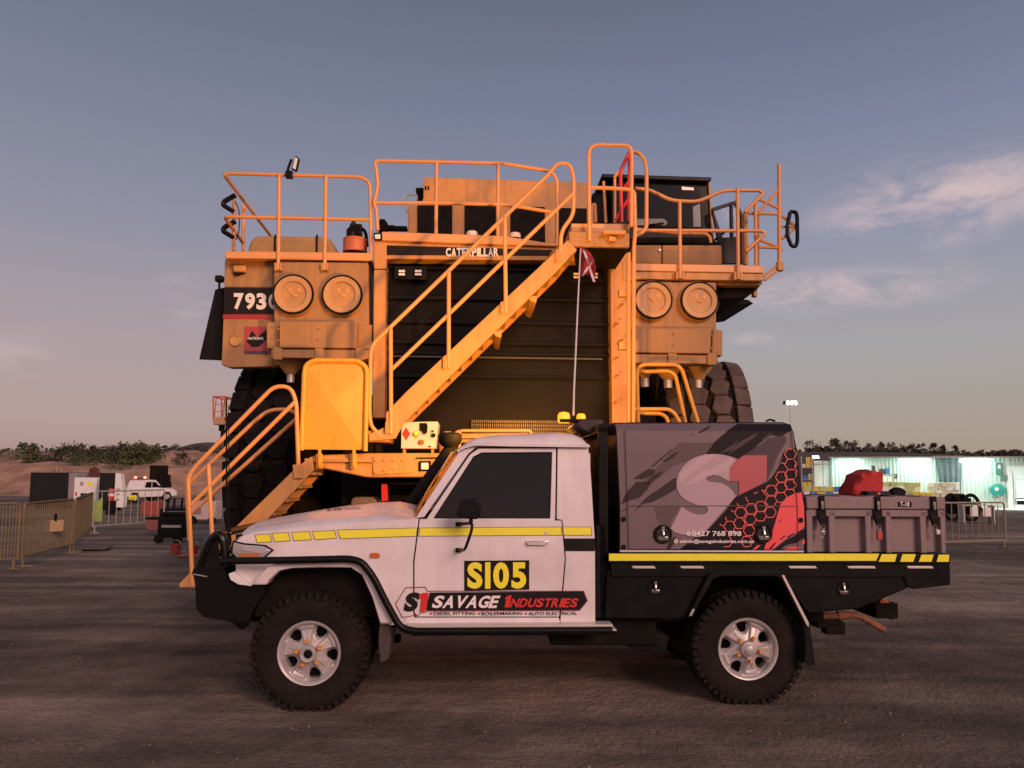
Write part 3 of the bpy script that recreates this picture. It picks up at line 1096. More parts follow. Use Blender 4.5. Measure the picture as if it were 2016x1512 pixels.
# under-tray lockers
lk = MB().prism(flat([(1196, 1122), (1392, 1124), (1353, 1218), (1190, 1218)], .03), .03, .52)
LK1 = lk.build('under_tray_locker', 'black', UTE, bevel=.008)
lk = MB().prism(flat([(1540, 1130), (1792, 1124), (1788, 1158), (1735, 1180), (1690, 1199), (1592, 1208), (1570, 1180)], .03), .03, .52)
LK2 = lk.build('under_tray_locker', 'black', UTE, bevel=.008)
MB().prism(flat([(1770, 1116), (1871, 1112), (1872, 1152), (1800, 1160), (1786, 1154)], .015), .016, .25).build('tail_panel', 'black', TRAY, bevel=.008)
# rear guard: flat-topped, with bright trailing edge, and its flap
gd = [(1353, 1216), (1362, 1214), (1404, 1140), (1420, 1134), (1526, 1134), (1536, 1140), (1580, 1228), (1590, 1228), (1541, 1130), (1530, 1124), (1410, 1124), (1396, 1130)]
GUARD = MB().prism(flat(gd, -.02), -.03, .36).build('rear_guard', 'black', UTE, bevel=.006)
MB().prism(flat([(1538, 1133), (1542, 1131), (1591, 1226), (1590, 1234), (1586, 1228)], -.03), -.045, -.028).build('guard_edge', 'silver', GUARD)
MB().prism(flat([(1356, 1212), (1363, 1198), (1367, 1199), (1361, 1212)], -.03), -.042, -.028).build('guard_edge', 'steel', GUARD)
MB().prism(flat([(1578, 1228), (1591, 1228), (1603, 1306), (1592, 1309), (1580, 1302), (1583, 1270)], .0), -.03, .28).build('mud_flap', 'rubber_clean', UTE, bevel=.008)
# behind the rear wheel: dark well
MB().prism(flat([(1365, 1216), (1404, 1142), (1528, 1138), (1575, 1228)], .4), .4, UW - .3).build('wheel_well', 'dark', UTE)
# latches
def latch(px, py, d, parent, fn=None, s=1.0):
    c = U.at(px, py, d)
    o = MB().lathe([(.052 * s, .012), (.056 * s, 0), (.05 * s, -.008), (.036 * s, -.006)], c, (0, 1, 0), 20).build('latch', 'black', parent)
    k = MB().lathe([(.040 * s, -.006), (.040 * s, .002)], c, (0, 1, 0), 20)
    k.build('latch_dish', mat('latch_dish', (.32, .31, .31), .18, metal=1), o)
    h = MB().tube([c + Vector((0, -.012, .032 * s)), c + Vector((0, -.024, .0)), c + Vector((0, -.014, -.016 * s))], .008 * s, 8)
    h.obox(c + Vector((0, -.014, -.024 * s)), (.062 * s, .012, .022 * s))
    h.lathe([(.012 * s, -.02), (.012 * s, 0)], c + Vector((0, 0, .036 * s)), (0, 1, 0), 10)
    h.build('latch_handle', 'chrome', o, bevel=.003)
    return o
latch(1290, 1157, .03, LK1)
latch(1660, 1159, .03, LK2)
# exhaust, hitch and tow ball under the tail
MB().tube(upath([(1560, 1213, .45), (1640, 1213, .45), (1688, 1210, .45), (1712, 1224, .45), (1741, 1240, .45)], .12), .028, 12).tube(upath([(1648, 1212, .45), (1668, 1211, .45)]), .036, 12).build('exhaust_pipe', 'rust', UTE)
hb = MB().tube(upath([(1690, 1196, .84), (1755, 1204, .84)]), .035, 8).obox(U.at(1752, 1210, .84), (.05, .06, .07))
hb.lathe([(.012, 0), (.012, .03), (.024, .045), (.027, .06), (.018, .078), (.001, .08)], U.at(1752, 1206, .84), (0, 0, 1), 12)
hb.obox(U.at(1715, 1192, .7), (.18, .5, .12))
hb.build('tow_hitch', 'dark', UTE, bevel=.005)
MB().lathe([(.014, 0), (.026, .014), (.026, .03), (.012, .044)], U.at(1753, 1203, .84), (0, 0, 1), 12).build('tow_ball', 'chrome', UTE)
MB().obox(U.at(1738, 1186, .5), (.07, .05, .06), Matrix.Rotation(.5, 3, 'Y')).build('number_lamp', 'orange', UTE, bevel=.008)
mb = MB().obox(U.at(1640, 1235, .5), (.16, .1, .10)).obox(U.at(1622, 1222, .55), (.2, .2, .08))
mb.build('spring_shackle', 'dark', UTE, bevel=.01)

# ---- canopy with its printed wrap
CD = .03
fold = 848
zf = U.at(1300, fold, CD).z
ztp = U.at(1300, 830, CD + .10).z
def cside(x, y, off=0.0):
    p = U.at(x, y, CD + off)
    if p.z > zf:
        d = CD + off
        for _ in range(5):
            p = U.at(x, y, d)
            d = CD + off + max(0, p.z - zf) * .10 / (ztp - zf)
    return Vector((p.x, CD + off, p.z))
def cwarp(co):
    k = max(0, co.z - zf) * .10 / (ztp - zf)
    return Vector((co.x, co.y + k if co.y < .8 else co.y - k, co.z))
CWARP = ((zf,), cwarp)
def cpoly(pts, off):
    return [(p.x, p.z) for p in (cside(a, b, off) for a, b in pts)]
can = [(1219, 1086), (1219, 992), (1214, 886), (1212, 848), (1208, 832), (1540, 831), (1557, 836), (1561, 848), (1568, 890), (1574, 939), (1581, 975), (1584, 1000), (1586, 1034), (1584, 1086)]
CW1 = UW + .10
CAN = MB().prism(cpoly(can, 0), CD, CW1).build('canopy', mat('canopy_black', (.012, .0135, .0145), .35, var=.15, spec=.2), UTE, bevel=.006, warp=CWARP)
wrap = [(1221, 1082), (1221, 992), (1216, 886), (1214, 848), (1211, 834), (1539, 833), (1555, 838), (1559, 848), (1566, 890), (1572, 939), (1579, 975), (1582, 1000), (1584, 1034), (1582, 1082)]
GREY = mat('wrap_mauve_grey', (.150, .110, .125), .38, var=.06, vscale=1.2, coat=.2)
WRAP = MB().flat([cpoly(wrap, -.003)], CD - .003).build('printed_wrap', GREY, CAN, warp=CWARP, smooth=False)
def ZC(x, y):
    return (1200 + x / 5.04, 840 + y / 5.04)
def ZB(x, y):
    return (1140 + x / 3.78, 780 + y / 3.78)
INK = mat('wrap_black', (.016, .012, .0145), .38, spec=.15)
INK2 = mat('wrap_charcoal', (.048, .036, .039), .4, spec=.15)
INKM = mat('wrap_plum', (.085, .064, .078), .4, spec=.15)
RED1 = mat('wrap_bright_red', (.82, .085, .095), .38, coat=.2)
RED2 = mat('wrap_dull_red', (.42, .085, .105), .38, coat=.2)
LIL = mat('wrap_lilac', (.42, .30, .345), .38, coat=.2)
LIL2 = mat('wrap_lilac_light', (.49, .35, .40), .38, coat=.2)
def decal(name, polys, m, off):
    for pl in polys:
        MB().flat([cpoly(pl, off)], CD + off).build(name, m, WRAP, warp=CWARP, smooth=False)
def zc(*pts):
    return [ZC(*p) for p in pts]
def zb(*pts):
    return [ZB(*p) for p in pts]
# lower darker panel print and big brush strokes
decal('printed_stroke', [zc((440, 800), (700, 795), (600, 960), (620, 1000), (500, 1000)), zb((745, 345), (1000, 345), (950, 430), (700, 520), (560, 640), (430, 780), (470, 640), (640, 470))], mat('wrap_smoke', (.12, .088, .09), .4, spec=.2), -.0045)
decal('printed_stroke', [
    zb((945, 430), (1010, 340), (1110, 250), (1180, 205), (1572, 208), (1585, 250), (1500, 300), (1430, 290), (1330, 360), (1290, 410), (1200, 470), (1120, 440)),
    zb((1572, 208), (1600, 300), (1618, 380), (1570, 395), (1520, 420), (1490, 520), (1440, 600), (1395, 640), (1300, 680), (1190, 740), (1160, 750), (1110, 830), (1020, 930), (955, 1000), (880, 1040), (760, 1130), (760, 1142), (1400, 1142), (1560, 900), (1640, 720), (1660, 700), (1626, 480), (1600, 300))], INK, -.006)
decal('printed_stroke', [
    zc((235, 518), (300, 470), (395, 415), (462, 432), (430, 480), (330, 520)),
    zc((180, 640), (270, 545), (410, 548), (375, 620), (300, 700), (215, 730), (115, 770), (150, 690)),
    zc((300, 770), (380, 690), (520, 600), (640, 510), (672, 520), (660, 620), (560, 680), (420, 750)),
    zc((110, 850), (180, 800), (190, 800), (140, 840)), zc((255, 835), (300, 770), (330, 775)),
    zc((410, 395), (620, 220), (628, 230), (470, 365), (430, 400)), zc((520, 345), (660, 252), (690, 255), (640, 300), (560, 350)),
    zc((350, 560), (450, 470), (540, 440), (500, 490), (390, 570)),
    zb((885, 270), (930, 240), (985, 212), (960, 245), (900, 275)), zb((820, 295), (850, 275), (840, 290)),
    zc((560, 1215), (600, 1130), (660, 1080), (640, 1160), (600, 1215)), zc((700, 1215), (780, 1185), (900, 1180), (860, 1215))], INK2, -.006)
decal('printed_stroke', [
    zb((1330, 370), (1420, 310), (1530, 290), (1545, 330), (1480, 440), (1440, 540), (1400, 620), (1398, 470), (1385, 440), (1230, 440)),
    zb((1215, 330), (1330, 268), (1310, 300), (1240, 350), (1110, 432), (1150, 380)), zb((1350, 330), (1440, 260), (1400, 320)), zb((1040, 430), (1190, 330), (1130, 400))], INKM, -.0075)
# the big S, built from its own outline
S_ = [(975, 1012), (1255, 690), (1225, 640), (1170, 590), (1110, 560), (1040, 550), (985, 545), (960, 525), (960, 505), (985, 483), (1030, 478), (1100, 495), (1180, 540), (1192, 535), (1192, 410), (1262, 330), (1200, 300), (1130, 278), (1040, 270), (950, 275), (860, 300), (780, 345), (720, 405), (682, 470), (665, 545), (668, 610), (690, 665), (730, 712), (790, 745), (860, 775), (930, 785), (965, 795), (978, 820), (970, 850), (940, 870), (890, 873), (830, 862), (770, 832), (715, 792), (605, 1008), (640, 1045), (700, 1065), (780, 1082), (860, 1095), (900, 1095)]
S_OUT = S_
decal('printed_letter', [zc(*S_OUT)], LIL, -.009)
decal('printed_stroke', [zc((740, 590), (840, 500), (940, 430), (1010, 425), (1160, 340), (1200, 305), (1240, 320), (1190, 400), (1190, 440), (1060, 470), (960, 500), (860, 560), (760, 585)), zc((690, 470), (800, 390), (900, 300), (960, 278), (1060, 272), (1000, 330), (900, 400), (790, 480), (690, 560))], LIL2, -.0105)
decal('printed_numeral', [zc((1192, 408), (1262, 335), (1330, 285), (1562, 283), (1562, 490), (1545, 540), (1500, 575), (1285, 680), (1283, 545), (1192, 540))], RED2, -.0105)
decal('printed_stroke', [zc((1700, 760), (1760, 700), (1830, 665), (1905, 652), (1930, 790), (1935, 990), (1880, 1040), (1800, 1080), (1700, 1150), (1610, 1225), (1530, 1225), (1560, 1140), (1610, 1060), (1640, 960)),
      zc((1410, 1225), (1470, 1175), (1500, 1175), (1450, 1225)), zc((1730, 1225), (1770, 1200), (1870, 1185), (1885, 1210), (1860, 1225)), zc((1900, 1165), (1925, 1120), (1938, 1130), (1935, 1165))], RED1, -.0085)
decal('printed_stroke', [zc((1675, 950), (1710, 915), (1708, 925), (1685, 950)), zc((1690, 1115), (1740, 1080), (1750, 1085), (1695, 1125)), zc((1760, 1095), (1830, 1055), (1835, 1062), (1770, 1105)), zc((1850, 1060), (1905, 1020), (1900, 1035)), zc((1580, 1215), (1640, 1150), (1655, 1152), (1600, 1218)), zc((1640, 1215), (1760, 1120), (1830, 1090), (1935, 1010), (1935, 1100), (1860, 1150), (1750, 1175), (1690, 1225), (1640, 1225))], INK, -.0105)
# honeycomb
hx_ = MB()
hexes = [(1795, 272), (1797, 375), (1797, 478), (1795, 572), (1705, 500), (1703, 605), (1790, 300 + 372), (1605, 633), (1602, 738), (1595, 850), (1500, 793), (1497, 885), (1405, 815), (1397, 920), (1385, 1030), (1300, 852), (1288, 960), (1192, 990), (1362, 1140), (1880, 540), (1700, 700), (1495, 690), (1160, 1140), (1890, 400)]
seen = set()
for hx0, hy0 in hexes:
    for k in range(6):
        a0, a1 = R(60 * k - 4), R(60 * k + 56)
        rr = 59
        p0 = (hx0 + rr * cos(a0), hy0 + rr * sin(a0) * .98)
        p1 = (hx0 + rr * cos(a1), hy0 + rr * sin(a1) * .98)
        if (hx0, hy0) in ((1790, 672), (1495, 690), (1160, 1140), (1700, 700)) and k not in (0, 1, 5):
            if not (hx0 == 1700):
                continue
        if (hx0, hy0) in ((1880, 540), (1890, 400)) and k not in (2, 3):
            continue
        key = tuple(sorted(((round(p0[0] / 30), round(p0[1] / 30)), (round(p1[0] / 30), round(p1[1] / 30)))))
        if key in seen:
            continue
        seen.add(key)
        a, b_ = Vector((*ZC(*p0), 0)), Vector((*ZC(*p1), 0))
        t = (b_ - a).normalized()
        nn = Vector((-t.y, t.x, 0)) * .85
        hx_.flat([cpoly([tuple((a - t * .5 + nn)[:2]), tuple((b_ + t * .5 + nn)[:2]), tuple((b_ + t * .5 - nn)[:2]), tuple((a - t * .5 - nn)[:2])], -.0125)], CD - .0125)
for x0, y0, x1, y1 in ((1150, 895, 1165, 940), (1090, 970, 1140, 990), (1205, 830, 1245, 850), (1268, 757, 1282, 800), (1350, 697, 1375, 750), (1430, 665, 1470, 650), (1505, 630, 1555, 640), (1700, 358, 1745, 368), (1555, 600, 1610, 580)):
    a, b_ = Vector((*ZC(x0, y0), 0)), Vector((*ZC(x1, y1), 0))
    t = (b_ - a).normalized()
    nn = Vector((-t.y, t.x, 0)) * .85
    hx_.flat([cpoly([tuple((a + nn)[:2]), tuple((b_ + nn)[:2]), tuple((b_ - nn)[:2]), tuple((a - nn)[:2])], -.0125)], CD - .0125)
hx_.build('printed_honeycomb', mat('wrap_coral', (.78, .13, .12), .4, coat=.2), WRAP, warp=CWARP, smooth=False)
cp = lambda x, y: cside(x, y, -.014)
mb = lettering(MB(), '0427 768 898', (ZC(818, 1035), ZC(1308, 1035), ZC(1308, 1085), ZC(818, 1085)), cp, .02)
lettering(mb, 'admin@savageindustries.com.au', (ZC(695, 1118), ZC(1432, 1118), ZC(1432, 1164), ZC(695, 1164)), cp, .02)
for cx_, cy_, r_ in ((785, 1060, 20), (660, 1137, 20)):
    lp = [ZC(cx_ + r_ * cos(k * pi / 8), cy_ + r_ * sin(k * pi / 8)) for k in range(16)]
    li = [ZC(cx_ + r_ * .45 * cos(k * pi / 8), cy_ + r_ * .45 * sin(k * pi / 8)) for k in range(16)]
    mb.flat([cpoly(lp, -.014), cpoly(li, -.014)], CD - .014)
mb.build('contact_lettering', SWH, WRAP, warp=CWARP, smooth=False)
# door outline gap, bottom rail, square frame holes
gp = MB()
for a, b_ in (((1230, 848), (1238, 1082)), ((1556, 848), (1570, 1000)), ((1570, 1000), (1571, 1082)), ((1238, 1081), (1571, 1081))):
    dx = .6 if a[0] != b_[0] or abs(a[1] - b_[1]) > 5 else 0
    gp.flat([cpoly([(a[0] - .6, a[1] - .5), (b_[0] - .6, b_[1] + .5), (b_[0] + .6, b_[1] + .5), (a[0] + .6, a[1] - .5)], -.015)], CD - .015) if abs(a[1] - b_[1]) > 5 else gp.flat([cpoly([(a[0], a[1] - .5), (b_[0], b_[1] - .5), (b_[0], b_[1] + .5), (a[0], a[1] + .5)], -.015)], CD - .015)
gp.build('canopy_door_gap', 'black_matt', CAN, warp=CWARP, smooth=False)
hs = MB()
for x, y in ((1228, 1022), (1228, 1077), (1577, 1024)):
    hs.flat([cpoly([(x - 4, y - 4.5), (x + 4, y - 4.5), (x + 4, y + 4.5), (x - 4, y + 4.5)], -.0155)], CD - .0155)
hs.build('frame_hole', 'rubber_clean', CAN, warp=CWARP, smooth=False)
MB().prism(cpoly([(1220, 1083), (1582, 1084), (1582, 1087), (1220, 1086.5)], -.012), CD - .018, CD - .002).build('canopy_rail', 'silver', CAN)
MB().prism(cpoly([(1236, 994), (1570, 995.5), (1570, 996.6), (1236, 995.1)], 0), CD - .017, CD - .0135).build('canopy_crease', GREY, CAN)
latch(1305, 1052, CD - .014, CAN, s=1.25)
latch(1503, 1051, CD - .014, CAN, s=1.25)
MB().tube([U.at(1508, 829, .3), U.at(1516, 826, .3), U.at(1526, 829, .3)], .008, 6).build('canopy_hook', 'black', CAN)
# headboard between cab and canopy
hx0 = U.at(1178, 950, .1).x
hb = MB()
for d in (.06, UW + .03):
    hb.box(hx0, hx0 + .07, d, d + .07, .62, zf + .03)
hb.box(hx0, hx0 + .07, .06, UW + .10, zf - .02, zf + .05)
hb.box(hx0 + .02, hx0 + .05, .1, UW + .05, .7, zf - .6)
hb.build('headboard', 'black', UTE, bevel=.006)
MB().prism(flat([(1174, 1034), (1190, 1034), (1198, 1122), (1198, 1216), (1174, 1216)], .06), .06, .4).build('headboard_post', 'black_matt', UTE)

# ---- beacon on its rack, and the whip flag
MB().prism(flat([(1140, 829), (1182, 829), (1182, 852), (1165, 856), (1150, 852), (1130, 838)], .55), .4, 1.2).build('beacon_rack', mat('rack_grey', (.07, .055, .05), .8, var=.3, spec=.2), UTE, bevel=.01)
BC = MB().prism(flat([(1100, 826), (1155, 826), (1153, 832), (1102, 832)], .6), .52, .68).build('beacon_bar', 'black', UTE, bevel=.006)
AMB = mat('amber_lamp_lit', (.8, .35, .03), .3, emit=(1.0, .21, .008), estr=2.6)
for x, r_ in ((1110, 11), (1144, 8)):
    c = U.at(x, 822, .6)
    s = r_ / 272.0 * 1.25
    MB().lathe([(s * .9, -s * .9), (s, -s * .5), (s, s * .35), (s * .75, s * .8), (.001, s * .95)], c, (0, 0, 1), 20, cap=False).build('beacon_lamp', AMB, BC)
wh = [U.at(*p) for p in ((1129, 818, .6), (1130, 770, .6), (1134, 680, .6), (1138, 590, .6), (1143, 490, .6))]
WHIP = MB().tube(wh, .009, 8, r2=.006).build('flag_whip', mat('whip_white', (.75, .68, .62), .4), UTE)
def Z8(x, y):
    return (720 + x / 2.965, 270 + y / 2.965)
FLZ = [(1252, 635, 1250, 800), (1268, 645, 1256, 815), (1285, 655, 1272, 808), (1305, 668, 1290, 800), (1322, 690, 1310, 818), (1335, 725, 1325, 842), (1341, 760, 1334, 855)]
rows = []
for i, (x0, y0, x1, y1) in enumerate(FLZ):
    row = []
    for k in range(7):
        t = k / 6
        q = Z8(x0 + (x1 - x0) * t, y0 + (y1 - y0) * t)
        row.append(U.at(q[0], q[1], .6 + .035 * sin(i * 1.7 + t * 2)))
    rows.append(row)
FLAG = MB().grid(rows).build('flag', 'red_cloth', WHIP)
sol = FLAG.modifiers.new('cloth', 'SOLIDIFY')
sol.thickness = .003
crs = MB()
for a, b_ in (((1275, 662), (1334, 845)), ((1330, 712), (1262, 815))):
    pr = []
    for k in range(9):
        t = k / 8
        x, y = a[0] + (b_[0] - a[0]) * t, a[1] + (b_[1] - a[1]) * t
        w = 7
        i = (x - 1252) / 15
        pr.append([U.at(*Z8(x - w, y), .6 + .035 * sin(i * 1.7 + (y - 650) / 165 * 2) - .009), U.at(*Z8(x + w, y), .6 + .035 * sin(i * 1.7 + (y - 650) / 165 * 2) - .009)])
    crs.grid(pr)
crs.build('flag_cross', mat('flag_white', (.72, .62, .62), .8), FLAG)

# ================================================================ grey storage case on the tray, and what lies on it
BXW = 0.62
p0, p1 = U.at(1587, 1000, .03), U.at(1861, 1000, .03)
ztop = U.at(1720, 978, .03).z
zlid = U.at(1720, 1003, .03).z
z0 = zt + .004
CASE = empty('storage_case', frame_world(U, (p0.x, .03, z0)), U.yaw)
tag(CASE, 'mauve grey moulded plastic storage case with three padlocked catches on the ute tray', 'storage case')
CG = mat('case_plastic', (.225, .168, .172), .62, var=.07, vscale=3, bump=.12, bscale=220)
Lc = p1.x - p0.x
def ux(px, d=.03):
    return U.at(px, 1040, d).x - p0.x
hh = zlid - z0
b = MB().box(0.01, Lc - .01, .05, BXW, 0, hh - .004)
for x0, x1 in ((1588, 1600), (1632, 1645), (1704, 1716), (1744, 1755), (1812, 1824), (1852, 1861)):
    b.prism([(ux(x0), 0), (ux(x1), 0), (ux(x1), hh - .01), (ux(x0), hh - .01)], 0, .06)
b.prism([(.008, hh - .055), (Lc - .008, hh - .055), (Lc - .008, hh - .004), (.008, hh - .004)], 0, .06)
b.build('case_body', CG, CASE, bevel=.006)
lid = MB().box(0, Lc, -.008, BXW + .01, hh, ztop - z0).build('lid', CG, CASE, bevel=.012, seg=3)
rb = MB()
for k in range(5):
    rb.box(.06 + k * .21, .16 + k * .21, .03, BXW - .05, ztop - z0 - .002, ztop - z0 + .006)
rb.build('lid_rib', CG, lid, bevel=.003)
pl = MB().box(ux(1768), ux(1795), -.011, -.006, hh + .022, hh + .06).build('number_tag', BLK, lid)
def case_place(x, y):
    q = U.at(x, y, .03 - .013)
    return Vector((q.x - p0.x, -.0135, q.z - z0))
lettering(MB(), 'T-18', rectq(1772, 988, 1790, 997), case_place, .02).build('tag_lettering', SWH, pl, smooth=False)
for px in (1617, 1727, 1837):
    x = ux(px)
    la = MB().box(x - .020, x + .020, -.028, -.006, hh - .01, ztop - z0 + .006).box(x - .033, x + .033, -.02, 0.002, hh - .05, hh + .002).prism([(x - .032, hh - .045), (x + .030, hh - .045), (x + .016, hh - .13), (x - .006, hh - .13)], -.024, .002)
    la = la.build('catch', 'black', CASE, bevel=.004)
    MB().box(x - .009, x + .009, -.034, -.026, hh + .0, hh + .06).build('catch_lever', 'chrome', la, bevel=.002)
    c = Vector((x - .004, -.03, hh - .135))
    sh = MB().tube([c + Vector((.015 * cos(a), 0, .022 * sin(a))) for a in [k * pi / 8 for k in range(16)]], .0045, 6, closed=True).build('padlock_shackle', 'chrome', la)
    if px == 1727:
        MB().box(x - .022, x + .020, -.042, -.018, hh - .225, hh - .155).build('padlock', mat('padlock_red', (.38, .06, .05), .4), la, bevel=.006)
    elif px == 1617:
        MB().box(x - .020, x + .016, -.040, -.018, hh - .195, hh - .155).build('padlock', 'chrome', la, bevel=.006)
        MB().tube([c + Vector((.012 * cos(a) - .004, 0, -.055 + .02 * sin(a))) for a in [k * pi / 8 for k in range(16)]], .004, 6, closed=True).build('padlock_ring', 'steel', la)
    else:
        MB().box(x + .0, x + .034, -.040, -.018, hh - .185, hh - .145).build('padlock', 'steel', la, bevel=.006)

# red canvas bag standing behind on the case
def ztopat():
    return ztop + .008
BAG = empty('canvas_bag', frame_world(U, (U.at(1697, 973, .35).x, .35, ztopat())), U.yaw)
tag(BAG, 'red canvas cover bag slumped on top of the grey storage case', 'bag')
o_ = U.at(1697, 973, .35)
bg = MB()
outline = [(1663, 973), (1665, 962), (1672, 948), (1680, 934), (1690, 928), (1700, 924), (1708, 926), (1718, 927), (1725, 929), (1727, 950), (1726, 973)]
for sec, (d, sc, dz) in enumerate(((.0, .93, -.02), (.05, 1.0, 0), (.13, 1.0, .01), (.20, .97, .0), (.26, .9, -.03))):
    pass
rows = []
ctr = U.at(1698, 973, .35)
for d, sc, dz in ((-.12, .80, -.05), (-.10, .95, -.01), (-.04, 1.0, 0), (.04, 1.0, .01), (.11, .97, 0), (.14, .8, -.05)):
    row = []
    for k, q in enumerate(outline):
        p = U.at(q[0], q[1], .35)
        x, z = p.x - o_.x, max(0, p.z - ztopat())
        wob = .016 * sin(x * 62 + z * 15) * (1 if d < 0 else -1)
        row.append((x * sc, d + wob * (1 if 0 < k < len(outline) - 1 else .3), z * (sc if z > .02 else 1)))
    rows.append(row)
bg.grid(rows)
for r_ in (rows[0], rows[-1]):
    bg.add(r_, [tuple(range(len(r_)))])
bgo = bg.build('bag_cloth', 'red_cloth', BAG, angle=25)
MB().tube([(.02, 0, .16), (.0, .01, .19), (-.02, .01, .17)], .008, 6).build('bag_strap', 'red', BAG)
# folded black tarpaulin and cap beside it
TP = empty('folded_tarpaulin', frame_world(U, (U.at(1722, 973, .22).x, .22, ztopat())), U.yaw)
tag(TP, 'folded dark navy tarpaulin lying flat on the storage case before the red bag', 'tarpaulin')
mb = MB()
for k, (w, z) in enumerate(((.19, .0), (.18, .011), (.175, .021))):
    mb.box(-w / 2 - .01 * k, w / 2 - .006 * k, -.08, .09, z, z + .0105)
mb.build('tarpaulin_fold', mat('navy_tarp', (.016, .018, .035), .6, var=.2, bump=.3), TP, bevel=.005)
MB().box(-.02, .0, -.084, -.079, .004, .024).build('tarpaulin_label', 'orange', TP)
GL = empty('work_glove', frame_world(U, (U.at(1765, 975, .3).x, .3, ztopat())), U.yaw)
tag(GL, 'small crumpled black work glove on the storage case right of the folded tarpaulin', 'glove')
mb = MB().grid([[(.07 * cos(a) * (1 + .3 * sin(3 * a + j)) * cos(j * .39), .05 * sin(a) * cos(j * .39), .062 * sin(j * .39)) for a in [2 * pi * k / 14 for k in range(15)]] for j in range(5)])
mb.build('glove_cloth', 'black_matt', GL)
# ================================================================ the haul truck chassis behind
_p = W(990, 600, 10.0)
T = Frame((_p.x, _p.y), R(2.6))
TRK = empty('haul_truck', T.O, T.yaw)
tag(TRK, 'huge yellow mining haul truck without its tipping body, towering behind the white ute', 'haul truck')

def z7(x, y):
    return (380 + x / 2.964, 270 + y / 2.964)
def z8(x, y):
    return (720 + x / 2.965, 270 + y / 2.965)
def z1(x, y):
    return (1120 + x / 2.52, 260 + y / 2.52)
def z2(x, y):
    return (380 + x / 3.15, 680 + y / 3.15)
def z9(x, y):
    return (720 + x / 3.733, 700 + y / 3.733)
def tp(z, pts, d):
    return [(p.x, p.z) for p in (T.at(*z(*q), d) for q in pts)]
def tpt(z, x, y, d):
    return T.at(*z(x, y), d)
def tpath(z, pts, d, r=.08, n=5):
    return fillet([T.at(*z(p[0], p[1]), p[2] if len(p) > 2 else d) for p in pts], r, n)
RAILR = .026
def rail(name, z, pts, d, parent, r=.10, rad=RAILR, m='yellow_rail'):
    return MB().tube(tpath(z, pts, d, r), rad, 8).build(name, m, parent, angle=60)
YEL, YRL = 'yellow', 'yellow_rail'

# ---- left fender: panel with number, lamp-like air cleaners, deck lip
FND = MB().prism(tp(z7, [(188, 690), (1035, 690), (1035, 1200), (470, 1340), (460, 1342), (212, 1345), (165, 1330)], .16), .16, .34).build('front_fender', 'yellow_dusty', TRK, bevel=.03)
MB().prism(tp(z7, [(177, 1045), (470, 1045), (470, 1338), (205, 1345), (165, 1325)], .15), .145, .17).build('fender_plate', 'yellow_dusty', FND, bevel=.012)
MB().prism(tp(z7, [(186, 715), (470, 715), (470, 876), (182, 876)], .15), .145, .17).build('fender_plate', 'yellow_dusty', FND, bevel=.012)
MB().prism(tp(z7, [(183, 878), (475, 880), (475, 1030), (177, 1030)], .14), .14, .165).build('number_band', BLK, FND)
MB().prism(tp(z7, [(175, 1034), (470, 1036), (470, 1062), (174, 1060)], .14), .138, .165).build('red_line', mat('band_red', (.33, .025, .03), .4), FND)
NUMW = mat('number_white', (.72, .70, .68), .5)
mb = MB()
for ch, x0, x1 in (('7', 238, 296), ('9', 304, 362), ('3', 370, 428), ('C', 440, 500)):
    lettering(mb, ch, (z7(x0, 910), z7(x1, 910), z7(x1, 1006), z7(x0, 1006)), lambda x, y: T.at(x, y, .136), .045)
mb.build('number_lettering', NUMW, FND, smooth=False)
LB = MB().prism(tp(z7, [(300, 1105), (470, 1105), (470, 1268), (298, 1265)], .14), .14, .16).build('company_badge', mat('badge_red', (.36, .05, .06), .45), FND)
MB().flat([tp(z7, [(310, 1190), (345, 1130), (375, 1168), (420, 1130), (470, 1180), (470, 1215), (430, 1180), (385, 1222), (345, 1225)], .137)], .137).build('badge_mark', BLK, LB, smooth=False)
lettering(MB(), 'NATIONAL', (z7(325, 1166), z7(418, 1166), z7(412, 1182), z7(318, 1182)), lambda x, y: T.at(x, y, .134), .02).build('badge_lettering', NUMW, LB, smooth=False)
MB().flat([tp(z7, [(300, 1246), (430, 1248), (430, 1266), (300, 1264)], .137)], .137).build('badge_stripe', INKM, LB, smooth=False)
c = tpt(z7, 247, 1188, .14)
s7 = 10.15 / FPX / 2.964
MB().lathe([(29 * s7, .01), (33 * s7, -.012), (29 * s7, -.018), (25 * s7, -.005), (.001, 0)], c, (0, 1, 0), 28, cap=False).build('filler_ring', 'yellow_dull', FND)
mk = MB().prism(tp(z7, [(238, 752), (312, 752), (312, 792), (240, 792)], .12), .07, .16).build('marker_lamp', mat('marker_amber', (.55, .26, .05), .3), FND, bevel=.02)
MB().prism(tp(z7, [(240, 792), (300, 792), (262, 806), (240, 806)], .12), .10, .16).build('lamp_bracket', 'dark', mk)
# deck slab and its bright lip
lip = MB().prism(tp(z7, [(188, 664), (1035, 676), (1035, 722), (470, 712), (188, 710)], -.02), -.03, .02)
lip.prism(tp(z7, [(190, 668), (1030, 678), (1030, 712), (190, 708)], 0), .02, 3.2)
DECKL = lip.build('deck', YRL, TRK, bevel=.012)
